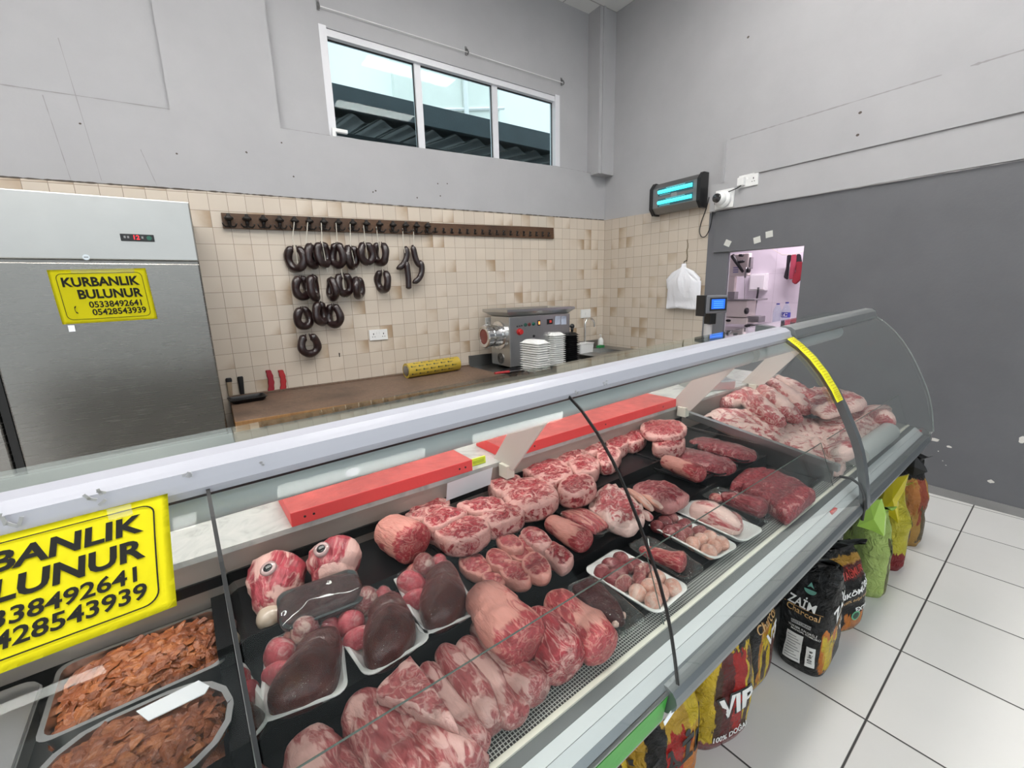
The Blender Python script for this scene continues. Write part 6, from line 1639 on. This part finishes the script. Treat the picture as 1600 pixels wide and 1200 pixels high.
head('skinned sheep head with a pale muzzle, left of the pair', (442, 888), (424, 960), (419, 888), ZK-.02, .056, .030, 250)
head('skinned sheep head half hidden by the black tray, right of the pair', (526, 868), (520, 915), (502, 858), ZK, .055, .036, 252, False)
t, L, Wd = tray('offal_tray', 'black tray with a wrapped dark liver leaning on the sheep heads', [(431,932),(552,890),(574,925),(437,978)], ZM+.055, .028, M['foam_black'], k=1.0, tilt=(rad(14), 0))
lobe(t, 'liver', 'darkliver', [(-L*.42, -Wd*.36), (L*.40, -Wd*.34), (L*.42, Wd*.36), (-L*.40, Wd*.38)], .004, .026, 255, dome=.008)
film(t, L, Wd, .028, M['clear_plastic'])
# ---------------------------------------------------------------- carcass pieces in the right-hand bay
CB = 'carcass pieces in the right bay'
ZB = ZF+.05
def cslab(lab, px, z0, H, sd, name='rib_rack', **k):
    k.setdefault('umin', UD+.03); k.setdefault('lump', .012); k.setdefault('dome', .02); k.setdefault('top', .5); k.setdefault('rim', .7)
    return slab(name, lab, px, z0, H, MM['rib'], sd, 'carcass piece', CB, **k)
cslab('broad rack of ribs nearest the partition in the right bay', [(1098,655),(1120,640),(1165,640),(1210,655),(1245,682),(1300,705),(1306,730),(1250,718),(1185,690),(1125,672)], ZF+.045, .035, 260, slope=.24, stripes=(150, .004, .75, -.66))
cslab('lamb carcass side spread at the front of the right bay', [(1225,665),(1262,650),(1305,668),(1322,700),(1312,733),(1268,722),(1236,700)], ZF+.055, .032, 261, slope=.2, stripes=(140, .004, .9, .4), top=.65)
cslab('pale rib flank lying right in the right bay', [(1278,655),(1310,640),(1385,632),(1392,652),(1378,676),(1340,690),(1310,705),(1285,690)], ZF+.03, .055, 262, slope=.1, stripes=(120, .005, .7, .7), top=.45)
cslab('thick red and white flank on top at the right of the carcass pile', [(1256,612),(1280,604),(1325,610),(1352,624),(1345,634),(1318,640),(1290,646),(1262,632)], ZK+.045, .03, 263, name='flank', top=.25, stripes=(60, .006, .3, .9))
def croll(lab, pxs, radii, sd, lift_, m='rib', **k):
    k.setdefault('amp', .14); k.setdefault('body', .45); k.setdefault('streak', .6)
    return roll('carcass_joint', lab, pxs, ZK-.02, radii, MM[m], sd, 'carcass piece', CB, lift_, **k)
croll('round shoulder joint with a red cut face at the left of the carcass pile', [(1128,634),(1150,625),(1176,618)], [.040, .056, .046], 264, [.02, .02, .02], end0=-.1, end1=.6, groove=.2)
croll('pale joint in the middle of the carcass pile', [(1166,612),(1190,640),(1222,664)], [.050, .058, .038], 265, [.04, .03, .02], groove=.3)
croll('long pale joint pointing forward in the carcass pile', [(1186,604),(1215,632),(1250,657)], [.038, .052, .030], 266, [.055, .05, .04], groove=.3)
croll('leg bone end sticking up at the back of the carcass pile', [(1192,588),(1215,604),(1250,630),(1262,645)], [.020, .034, .046, .036], 267, [.085, .07, .055, .04], groove=.2)
croll('second leg at the back of the carcass pile behind the yellow strip', [(1208,588),(1240,606),(1268,628)], [.022, .042, .044], 268, [.075, .06, .05])
croll('ribbed neck piece at the left rim of the carcass pile', [(1112,648),(1126,646),(1146,648)], [.020, .030, .028], 269, [.03, .035, .04])
croll('lumpy red and white end of the flank at the near right', [(1290,712),(1312,706),(1330,700)], [.034, .044, .034], 270, [-.028, -.024, -.02], floor=-.06)
croll('knobbly end of the flank at the far right of the pile', [(1362,650),(1378,652),(1384,664)], [.034, .044, .032], 271, [-.005, .0, -.005], floor=-.04)
bagm2 = glass('grey_plastic_roll', (0.75, 0.78, 0.77), 0.12, 0.08, 0.55)
q0, q1 = uvz(1338, 712, ZF+.045), uvz(1388, 674, ZF+.045); c = (q0+q1)/2
t = thing('plastic_bag_roll', 'grey roll of plastic bags at the front of the right bay', 'bag roll', wpos(c.x, c.y, ZF+.002), CY+math.atan2((q1-q0).y, (q1-q0).x))
hl = (q1-q0).length/2
b = NB(); tube(b, [(-hl, 0, .042), (hl, 0, .042)], .040, 24); obj('roll', b, mat('pale_plastic_film', (0.42, 0.44, 0.43), 0.25, coat=.5), t, True, angle=40)
b = NB(); rr0 = random.Random(4)
for i in range(7):
    a0 = rr0.uniform(0, 6); tube(b, [(-hl-.006-.008*i/3+.02*math.cos(a0+x*.5), .034*math.cos(a0+x*.8), .042+.034*math.sin(a0+x*.8)) for x in range(7)], .0025, 5)
obj('loose_film', b, M['clear_plastic'], t)

# ---------------------------------------------------------------- doner meat trays in the left bay
dm = mat('doner_shavings', (0.30, 0.10, 0.03), 0.42, coat=.25, coat_r=.2); k = NT(dm); v = k.coord('Object'); n1 = k.noise(v, 24, 5, .6, .8); n2 = k.noise(v, 80, 4)
at = k.node('ShaderNodeAttribute'); at.attribute_name = 'tone'
mixv = k.math('ADD', k.math('MULTIPLY', n1, .6), k.math('ADD', k.math('MULTIPLY', at.outputs['Fac'], .26), .10))
k.color(k.ramp(mixv, [(0.25, (0.085, 0.018, 0.005)), (0.5, (0.25, 0.062, 0.014)), (0.75, (0.42, 0.135, 0.035)), (0.95, (0.56, 0.25, 0.10))])); k.bump(k.math('ADD', n1, n2), .9, .008)
def doner(lab, u0, u1, v0, v1, zb, seed, rnd):
    L, Wd = u1-u0, v1-v0
    t = thing('steel_tray', lab, 'steel tray', wpos((u0+u1)/2, (v0+v1)/2, zb), CY, 'steel trays in the left bay')
    b = NB(); tray_mesh(b, L, Wd, .068, .003, .012, rnd, lip=.006); obj('tray', b, M['steel'], t, True, angle=40)
    r = random.Random(seed); b = NB(); T = b.verts.layers.float.new('tone')
    l, w = L/2-.02, Wd/2-.02
    def hgt(x, y): return .040+.040*max(0, 1-(x/l)**2)**.6*max(0, 1-(y/w)**2)**.6 + .008*noise.noise(Vector((x*18, y*18, seed)))
    g = [[b.verts.new((x*l, y*w, hgt(x*l, y*w))) for x in [i/18-1 for i in range(37)]] for y in [j/12-1 for j in range(25)]]
    for j in range(24):
        for i in range(36): b.faces.new((g[j][i], g[j][i+1], g[j+1][i+1], g[j+1][i]))
    for q in g:
        for v_ in q: v_[T] = .1
    for i in range(480):
        x, y = r.uniform(-1, 1)*l*.97, r.uniform(-1, 1)*w*.95
        if rnd > .05 and (abs(x/l)**3+abs(y/w)**3) > 1: continue
        z = hgt(x, y)+r.uniform(-.003, .006)
        a = r.gauss(.5, .7); sl, sw, th = r.uniform(.009, .027), r.uniform(.008, .017), r.uniform(.003, .008)
        Mx = Matrix.Translation((x, y, z)) @ Matrix.Rotation(a, 4, 'Z') @ Matrix.Rotation(r.gauss(0, .35), 4, 'X') @ Matrix.Rotation(r.gauss(0, .35), 4, 'Y')
        tone = r.random(); curl = r.uniform(-.3, .3); G = []
        for ii in range(5):
            row = []
            for jj in range(4):
                fx, fy_ = ii/2-1, jj/1.5-1
                e = max(0, 1-(abs(fx)**2.5))*.9+.1
                row.append(b.verts.new(Mx @ Vector((fx*sl, fy_*sw*e+curl*sl*fx*fx*.4, th*(1.5-fx*fx-fy_*fy_)+.0015*math.sin(ii*3+jj*5+i)))))
                row[-1][T] = tone
            G.append(row)
        for ii in range(4):
            for jj in range(3): b.faces.new((G[ii][jj], G[ii+1][jj], G[ii+1][jj+1], G[ii][jj+1]))
    o = obj('doner_meat', b, dm, None, True); o.location = wpos((u0+u1)/2, (v0+v1)/2, zb); o.rotation_euler = (0, 0, CY)
    tag(o, 'heap of brown shaved doner meat in the ' + ('farther' if v0 > .8 else 'nearer') + ' steel tray', 'shaved meat', None, 'stuff')
    return t
doner('steel tray heaped with doner shavings, farther from the glass', -.262, -.018, .850, 1.035, .740, 5, .02)
doner('rounded steel tray heaped with doner shavings, nearer the glass', -.262, -.018, .660, .842, .740, 9, .085)
t = thing('steel_tray', 'empty steel tray right behind the front glass of the left bay', 'steel tray', wpos(-.14, .57, .740), CY, 'steel trays in the left bay')
b = NB(); tray_mesh(b, .244, .145, .060, .003, .012, .06, lip=.006); obj('tray', b, M['steel'], t, True, angle=40)
for nm_, uc in (('nearer', -.40),):
    t = thing('steel_tray', 'covered steel tray farther left in the left bay', 'steel tray', wpos(-.42, .77, .740), CY, 'steel trays in the left bay')
    b = NB(); tray_mesh(b, .29, .50, .065, .003, .012, .03, lip=.006); obj('tray', b, M['steel'], t, True, angle=40)
    b = NB(); rings(b, [[Vector((p[0], p[1], z)) for p in rrect(l_, w_, .03, 4)] for l_, w_, z in ((.285, .495, .066), (.285, .495, .072), (.25, .46, .078), (.12, .33, .080))]); obj('lid', b, M['steel'], t, True, angle=40)
# ---------------------------------------------------------------- price cards
P = [wpos(*onv(x, y, 1.018)) for x, y in ((697, 783), (766, 757), (770, 730), (699, 755))]
c0 = (P[0]+P[1])/2
t = thing('price_card', 'blank white price card standing on the ledge in front of the red board', 'price card', c0)
b = NB(); vs = [b.verts.new(p-c0) for p in P]; b.faces.new(vs); bmesh.ops.solidify(b, geom=b.faces[:], thickness=.0012); obj('card', b, M['white_card'], t)
b = NB(); q = (P[0]*.6+P[1]*.4)-c0; box(b, q.x-.012, q.x+.012, q.y+.0012, q.y+.024, q.z-.002, q.z+.02); obj('clip', b, M['clear_plastic'], t)
z = .835
P = [uvz(x, y, z) for x, y in ((212, 1109), (310, 1061), (327, 1070), (320, 1081), (231, 1124))]; c0 = sum(P, Vector())/5
b = NB(); prism(b, [((p-c0).x, (p-c0).y) for p in P], 0, .0016); o = obj('price_card', b, M['white_card'], loc=wpos(c0.x, c0.y, z-.004), rotz=CY); tag(o, 'blank white price strip lying on the nearer doner heap', 'price card')
q = onv(740, 712, 1.10); t = thing('price_label', 'small yellow label holder between the two red boards', 'label', wpos(q.x, 1.075, .9265), CY)
b = NB(); box(b, -.026, .026, -.003, .003, 0, .022); obj('holder', b, mat('lime_yellow_plastic', (.70, .78, .05), .35), t)
b = NB(); box(b, -.020, .020, -.0042, -.003, .006, .016); obj('strip', b, mat('yellow_green_strip', (.48, .55, .03), .4), t)

# ================================================================== CHARCOAL BAGS UNDER THE COUNTER
def bagmat(name, base, layers, side=None, rough=0.2):
    """plastic sack print: layers = (x centre, half width, top, bottom, colour, raggedness)"""
    m = mat(name, base, rough, coat=0.12, coat_r=0.04, spec=0.32); k = NT(m)
    a = k.node('ShaderNodeAttribute'); a.attribute_name = 'mp'; sp = k.node('ShaderNodeSeparateXYZ'); k.link(a.outputs['Vector'], sp.inputs[0])
    X, T = sp.outputs[0], sp.outputs[2]
    mv = k.node('ShaderNodeMapping'); mv.inputs['Scale'].default_value = (9, 9, 3.2); k.link(a.outputs['Vector'], mv.inputs[0])
    col = None
    cur = base
    for i, (cx, hw, t1, t0, c, rg) in enumerate(layers):
        n = k.noise(mv.outputs[0], 1.0+0.35*i, 3, 0.5, 0.8)
        e = k.math('MULTIPLY', k.math('SUBTRACT', n, 0.5), rg)
        mx = k.val(k.math('ADD', k.math('SUBTRACT', hw, k.math('ABSOLUTE', k.math('SUBTRACT', X, cx))), e), -0.012, 0.012)
        mt = k.val(k.math('ADD', k.math('SUBTRACT', t1, T), k.math('MULTIPLY', e, 1.3)), -0.01, 0.01)
        mb = k.val(k.math('ADD', k.math('SUBTRACT', T, t0), e), -0.01, 0.01)
        mk = k.math('MULTIPLY', k.math('MULTIPLY', mx, mt), mb)
        cur = k.mix(mk, cur, c)
    k.color(cur if layers else k.mix(0.0, base, base))
    v = k.coord('Object'); h = k.noise(v, 20, 5, 0.6, 1.8); k.bump(h, 0.9, 0.035, True)
    return m
RED, YEL, ORA, MAR, BLK, DKB = (0.38, 0.015, 0.012), (0.62, 0.44, 0.02), (0.55, 0.17, 0.02), (0.10, 0.012, 0.010), (0.005, 0.005, 0.005), (0.06, 0.025, 0.012)
def bag(label, pL, pR, depth, H, m, seed, neck=0.55, lean=0.0, open_top=False, flat=0.0, world=None):
    """sack standing on the floor; pL,pR = front bottom corners (u,v)"""
    A, B = wpos(pL[0], pL[1], 0), wpos(pR[0], pR[1], 0); Wd = (B-A).length; yaw = math.atan2((B-A).y, (B-A).x)
    t = thing('charcoal_bag', label, 'charcoal bag', (A+B)/2, yaw, 'charcoal bags under the counter')
    N = 3.4
    def prof(T):
        w = 1+0.06*math.sin(min(1, T*1.3)*math.pi); d = 1.0
        if T < .10: q = T/.10; w *= .90+.10*q; d *= .84+.16*q
        if T > .62:
            q = (T-.62)/.38; w *= 1-(1-neck)*q**1.4*.55; d *= max(.10, 1-q**1.15*.92) if not open_top else 1-.25*q
        return w, d
    def wob(p): return Vector((nz(p, 9, seed), nz(p, 9, seed+7), 0))*0.012*(0.35+p.z/H) + Vector((nz(p, 26, seed+3), nz(p, 26, seed+11), 0))*0.004*(0.5+p.z/H)
    def pt(a, T):
        w, d = prof(T); c, s = math.cos(a), math.sin(a); e = 2/N
        x = Wd/2*w*math.copysign(abs(c)**e, c); y = depth/2*d*math.copysign(abs(s)**e, s)+depth/2
        p = Vector((x, y+lean*T*T, T*H + 0.012*math.sin(a*3+seed)*(T > .92)))
        return p+wob(p)
    def front(x, z, off=0.0025):
        T = z/H; w, d = prof(T); q = min(.97, abs(x)/(Wd/2*w)); y = depth/2-depth/2*d*(1-q**N)**(1/N)
        p = Vector((x, y+lean*T*T, z)); return p+wob(p)+Vector((0, -off, 0))
    def right(y, z, off=0.0025):
        T = z/H; w, d = prof(T); q = min(.97, abs(y-depth/2)/(depth/2*d)); x = Wd/2*w*(1-q**N)**(1/N)
        p = Vector((x, y+lean*T*T, z)); return p+wob(p)+Vector((off, 0, 0))
    b = NB(); L = b.verts.layers.float_vector.new('mp'); seg, nr = 56, 34; V = []
    for i in range(nr+1):
        T = i/nr; q = []
        for j in range(seg):
            a = 2*math.pi*j/seg; p = pt(a, T); v = b.verts.new(p)
            pr = p.x/Wd if abs(math.sin(a)) > .35 else p.x/Wd
            v[L] = Vector((pr + (0.0 if math.sin(a) < 0 else 0.7), p.y/depth, T)); q.append(v)
        V.append(q)
    for P_, Q_ in zip(V, V[1:]):
        for j in range(seg): b.faces.new((P_[j], P_[(j+1) % seg], Q_[(j+1) % seg], Q_[j]))
    b.faces.new(V[0][::-1])
    if open_top:
        q = [b.verts.new(v.co+Vector((-v.co.x*.06, -(v.co.y-depth/2)*.06, -.10))) for v in V[-1]]
        for j in range(seg): b.faces.new((V[-1][j], V[-1][(j+1) % seg], q[(j+1) % seg], q[j]))
        b.faces.new(q)
    else: b.faces.new(V[-1])
    obj('sack', b, m, t, True)
    if not open_top:
        b = NB(); rr0 = []
        for i in range(8):
            s = i/7; z = H*(.985+.10*s); ring_ = []
            for j in range(28):
                a = 2*math.pi*j/28; w = Wd*.5*neck*(.78+.35*s)
                ring_.append(Vector((w*math.cos(a)*(1+.12*math.sin(a*5+seed)), depth/2+lean+.030*(1-.5*s)*math.sin(a)*(1+.4*math.sin(a*7+s*2+seed))-.05*s*s, z+.010*math.sin(a*4+seed)*s)))
            rr0.append(ring_)
        rings(b, rr0); obj('crimped_top', b, m if not flat else flat, t, True)
    def words(nm, col, items, fn, bold=.03):
        b = NB()
        for body, size, x, z, sx, rot in items: add_text(b, body, size, fn, bold, 0, x, z, sx, rot)
        return obj(nm, b, col, t)
    return t, front, right, words, Wd
ink_w = mat('white_print', (0.74, 0.74, 0.72), 0.4); ink_k = mat('black_print', (0.012, 0.012, 0.012), 0.35); ink_g = mat('gold_print', (0.50, 0.30, 0.12), 0.4); ink_gr = mat('green_print', (0.05, 0.25, 0.12), 0.4)
fl_y = bagmat('flame_print_yellow', (0.58, 0.40, 0.02), [(0.0, .20, .86, .0, MAR, .30), (0.12, .10, .80, .16, RED, .22), (-.22, .05, .7, .1, DKB, .25), (.30, .05, .8, .05, DKB, .2), (0, .8, .12, -.1, (0.20, 0.05, 0.05), .10), (0, .8, 1.2, .84, BLK, .18)])
fl_r = bagmat('flame_print_red', (0.50, 0.30, 0.03), [(0.05, .24, .62, -.1, RED, .35), (0.25, .16, .5, -.1, ORA, .3), (-.3, .12, 1.1, .35, BLK, .2), (0, .8, 1.2, .80, BLK, .2), (.30, .12, .85, .60, YEL, .1)])
fl_b = bagmat('flame_print_black', BLK, [(0.12, .30, .62, .02, (0.50, 0.20, 0.03), .40), (0.10, .22, .55, .05, YEL, .38), (0.22, .10, .50, .10, (0.12, 0.03, 0.02), .30), (-.02, .06, .42, .1, DKB, .2), (0, .8, .03, -.1, DKB, .0)])
fl_s = bagmat('black_sack_side_flame', BLK, [(0.55, .16, .50, .05, ORA, .25), (0.50, .10, .42, .05, YEL, .25), (0.56, .05, .36, .1, DKB, .15)])
fl_e = bagmat('black_sack_gold_band', BLK, [(0.05, .40, .86, .70, MAR, .10), (0.0, .46, .90, .83, (0.42, 0.22, 0.03), .06), (.12, .22, .24, .03, ORA, .25), (.15, .12, .2, .05, (0.4, 0.15, 0.05), .2), (0, .8, .02, -.1, (0.4, 0.3, 0.1), 0)])
lime = bagmat('lime_green_sack', (0.40, 0.52, 0.15), [(0.30, .06, .75, .0, (0.12, 0.12, 0.04), .12)], rough=.35)
lime2 = mat('lime_flap', (0.46, 0.74, 0.12), 0.3, coat=.4); yel2 = mat('yellow_flap', (0.60, 0.50, 0.015), 0.3, coat=.4)
yelb = bagmat('yellow_sack', (0.52, 0.45, 0.04), [(0, .9, .26, -.1, (0.20, 0.012, 0.015), .16)], rough=.35)
orab = bagmat('orange_brown_sack', (0.40, 0.22, 0.05), [(-.1, .30, .78, .45, (0.42, 0.16, 0.04), .3), (.2, .15, .9, .3, (0.28, 0.06, 0.03), .3), (.35, .2, .5, .1, (0.10, 0.07, 0.03), .3), (0, .9, 1.2, .82, BLK, .1), (-.25, .12, .35, .05, (0.12, 0.10, 0.12), .2)])
# nearest bags, under the green panel
t, fr_, rt_, wd, Wd = bag('yellow and black charcoal bag under the green panel, cut by the frame edge', (.50, .53), (.755, .50), .20, .40, fl_y, 1)
t, fr_, rt_, wd, Wd = bag('charcoal bag with a red ball and black letters on flames, nearest beside the bumper seam', (.80, .515), (1.050, .478), .22, .405, fl_r, 2, neck=.6, flat=M['plastic_black'])
wd('lettering', ink_k, [('ZAİM', .115, .01, .170, 1.0, rad(8))], fr_, .03)
b = NB(); vs = [b.verts.new(fr_(.085+.020*math.cos(a), .315+.012*math.sin(a), .003)) for a in [rad(x) for x in range(0, 360, 30)]]; b.faces.new(vs)
for i in range(7): a = rad(15+25*i); vs = [b.verts.new(fr_(.085+x, .318+y, .003)) for x, y in ((.012*math.cos(a)-.003, .01*math.sin(a)), (.012*math.cos(a)+.003, .01*math.sin(a)), (.036*math.cos(a), .030*math.sin(a)))]; b.faces.new(vs)
obj('palm_emblem', b, ink_gr, t)
t, fr_, rt_, wd, Wd = bag('open yellow and red flame charcoal bag printed VIP in white', (1.080, .515), (1.306, .443), .22, .43, fl_y, 3, open_top=True)
wd('lettering_shadow', ink_k, [('VIP', .100, .022, .175, .95, rad(6))], lambda x, z: fr_(x, z, .002), .085)
wd('lettering', ink_w, [('VIP', .098, .022, .175, .95, rad(6))], lambda x, z: fr_(x, z, .0035), .035)
wd('small_lettering', ink_w, [('100% DOĞAL', .027, .01, .060, 1.0, 0)], fr_, .02)
t, fr_, rt_, wd, Wd = bag('black flame charcoal bag squeezed between the VIP bag and the plain black one', (1.385, .515), (1.610, .500), .20, .43, fl_b, 4, flat=M['plastic_black'])
wd('lettering', ink_w, [('ZAİM', .062, .01, .345, 1.0, rad(10)), ('VIP', .085, .05, .215, .85, rad(16))], fr_, .03)
wd('gold_lettering', ink_g, [('Charcoal', .044, .01, .285, 1.0, rad(8))], fr_, .01)
t, fr_, rt_, wd, Wd = bag('glossy black charcoal bag with white ZAİM lettering and barcode label', (1.667, .541), (1.681, .371), .26, .415, fl_s, 5, neck=.75, flat=M['plastic_black'])
wd('lettering', ink_w, [('ZAİM', .038, -.010, .285, .90, rad(-2))], fr_, .018)
wd('gold_lettering', ink_g, [('Charcoal', .029, -.002, .258, 1.0, rad(-3))], fr_, .01)
b = NB()
for z in (.2715, .2730): 
    vs = [b.verts.new(fr_(x, z-.0006*(i > 4), .003)) for i, x in enumerate((-.065, -.03, .0, .03, .055, .055, .03, 0, -.03, -.065))]
    for q in range(5): vs[5+q].co.z -= .0012
    b.faces.new(vs); break
obj('gold_rule', b, ink_g, t)
b = NB()
def patch(bm, fn, x0, x1, z0, z1, off=.003, n=6):
    g = [[bm.verts.new(fn(x0+(x1-x0)*i/n, z0+(z1-z0)*j/n, off)) for i in range(n+1)] for j in range(n+1)]
    for j in range(n):
        for i in range(n): bm.faces.new((g[j][i], g[j][i+1], g[j+1][i+1], g[j+1][i]))
patch(b, fr_, -.036, .026, .205, .219); obj('outlined_box', b, mat('grey_print_box', (.45, .45, .45), .4), t)
wd('box_lettering', ink_k, [('RESTORAN', .012, -.005, .212, 1.0, 0)], lambda x, z: fr_(x, z, .004), .02)
wd('small_lettering', ink_w, [('YÜKSEK KALORİLİ', .0115, .0, .190, 1.0, rad(-3)), ('MANGAL KÖMÜRÜ', .0115, .01, .178, 1.0, rad(-3))], fr_, .01)
b = NB(); patch(b, fr_, -.050, .006, .050, .165); lb = obj('text_label', b, ink_w, t)
b = NB()
for i in range(9): patch(b, fr_, -.045, .001-(i % 3)*.008, .060+i*.0112, .0635+i*.0112, .004, 3)
obj('label_lines', b, mat('grey_fine_print', (.25, .25, .25), .5), lb)
b = NB(); patch(b, fr_, .022, .052, .050, .135); lb = obj('weight_label', b, ink_w, t)
b = NB(); add_text(b, '10 kg e', .020, lambda x, z: fr_(x, z, .0045), .02, 0, .037, .092, 1.0, rad(90)); obj('label_lettering', b, ink_k, lb)
b = NB(); vs = [b.verts.new(fr_(.005+.020*math.cos(a), .335+.014*math.sin(a), .003)) for a in [rad(x) for x in range(180, 361, 20)]]; b.faces.new(vs); vs = [b.verts.new(fr_(.005+x, .340+y, .003)) for x, y in ((-.012, 0), (0, .004), (.012, 0), (0, .016))]; b.faces.new(vs); obj('leaf_emblem', b, mat('pale_green_print', (.12, .30, .24), .4), t)
wd('side_lettering', ink_w, [('ZAİM', .068, .13, .285, .9, rad(24)), ('VIP', .068, .17, .185, .9, rad(24))], rt_, .035)
wd('side_gold_lettering', ink_g, [('Charcoal', .042, .14, .232, .9, rad(24))], rt_, .01)
t, fr_, rt_, wd, Wd = bag('black charcoal bag with a gold band and white KÖMÜRÜ lettering', (1.945, .445), (2.150, .352), .20, .355, fl_e, 6, neck=.8, flat=M['plastic_black'])
wd('lettering', ink_w, [('NKÖMÜRÜ', .038, .022, .205, .95, rad(16)), ('EXTRA', .026, .062, .118, 1.0, rad(12)), ('UZUN', .024, -.085, .170, 1.0, 0), ('EKO', .024, -.083, .148, 1.0, 0)], fr_, .03)
wd('gold_lettering', ink_g, [('100% doğal odun', .018, .02, .165, 1.0, rad(16))], fr_, .01)
wd('red_lettering', mat('red_print', (.40, .03, .02), .4), [('YAĞMUR', .034, .02, .268, 1.0, rad(4))], lambda x, z: fr_(x, z, .003), .02)
b = NB(); vs = [b.verts.new(fr_(.028+.021*math.cos(a), .085+.021*math.sin(a), .003)) for a in [rad(x) for x in range(0, 360, 20)]]; b.faces.new(vs); em = obj('round_emblem', b, mat('emblem_green', (.10, .38, .20), .4), t)
b = NB(); vs = [b.verts.new(fr_(.028+.015*math.cos(a), .085+.015*math.sin(a), .004)) for a in [rad(x) for x in range(0, 360, 20)]]; b.faces.new(vs); obj('emblem_centre', b, mat('emblem_dark', (.015, .05, .03), .4), em)
def flap(t, px, u, m, th=.010):
    """folded-over top of a sack, outlined on an upright plane"""
    P = [wpos(*onu(x, y, u)) for x, y in px]; n = EU*th
    b = NB(); c = t.location; Rz = Matrix.Rotation(-t.rotation_euler.z, 3, 'Z')
    A = [b.verts.new(Rz @ (p-c)) for p in P]; k_ = len(A)
    mid = sum((v.co for v in A), Vector())/k_
    B = [b.verts.new(Rz @ (p+n*2-c)) for p in P]
    ctr = b.verts.new(mid-(Rz @ n)*1.2)
    for i in range(k_):
        b.faces.new((A[i], A[(i+1) % k_], ctr)); b.faces.new((A[(i+1) % k_], A[i], B[i], B[(i+1) % k_]))
    b.faces.new(B)
    bmesh.ops.recalc_face_normals(b, faces=b.faces[:])
    return obj('folded_top', b, m, t)
t, fr_, rt_, wd, Wd = bag('lime green charcoal bag with a folded top', (2.345, .430), (2.420, .335), .25, .40, lime, 7, neck=.9, flat=lime2)
wd('lettering', ink_k, [('KÖZ', .060, .06, .265, .9, rad(30)), ('KÖMÜR', .036, .10, .205, .9, rad(30)), ('5 kg', .030, .15, .080, .9, rad(20))], rt_, .05)
flap(t, [(1339, 822), (1358, 782), (1376, 781), (1383, 806), (1381, 838), (1362, 829)], 2.375, lime2)
t, fr_, rt_, wd, Wd = bag('yellow charcoal bag with a red foot and a folded top', (2.655, .430), (2.735, .332), .27, .42, yelb, 8, neck=.9, flat=yel2)
wd('lettering', ink_k, [('ŞAKE', .085, .11, .285, .9, rad(26)), ('BBQ', .050, .17, .360, .9, rad(26))], rt_, .05)
flap(t, [(1377, 786), (1385, 762), (1395, 748), (1419, 742), (1412, 768), (1402, 785), (1404, 818), (1390, 806), (1378, 800)], 2.69, yel2)
t, fr_, rt_, wd, Wd = bag('orange and brown charcoal bag with a black top, farthest along the counter', (3.00, .43), (3.075, .325), .28, .47, orab, 9, neck=.9, flat=M['plastic_black'])
wd('lettering', ink_k, [('MANGAL', .050, .16, .330, .9, rad(40)), ('KÖMÜRÜ', .045, .18, .260, .9, rad(40))], rt_, .04)
flap(t, [(1411, 731), (1419, 716), (1430, 714), (1445, 731), (1448, 738), (1426, 744)], 3.0, M['plastic_black'])
# torn tape hanging from the end of the green panel
b = NB(); q = uvz(1050, 1102, .665); box(b, -.030, .018, -.0008, .0008, -.006, .006); o = obj('torn_tape', b, M['white_card'], cnt); o.location = (q.x-.01, .357, .668); o.rotation_euler = (0, rad(-20), 0)
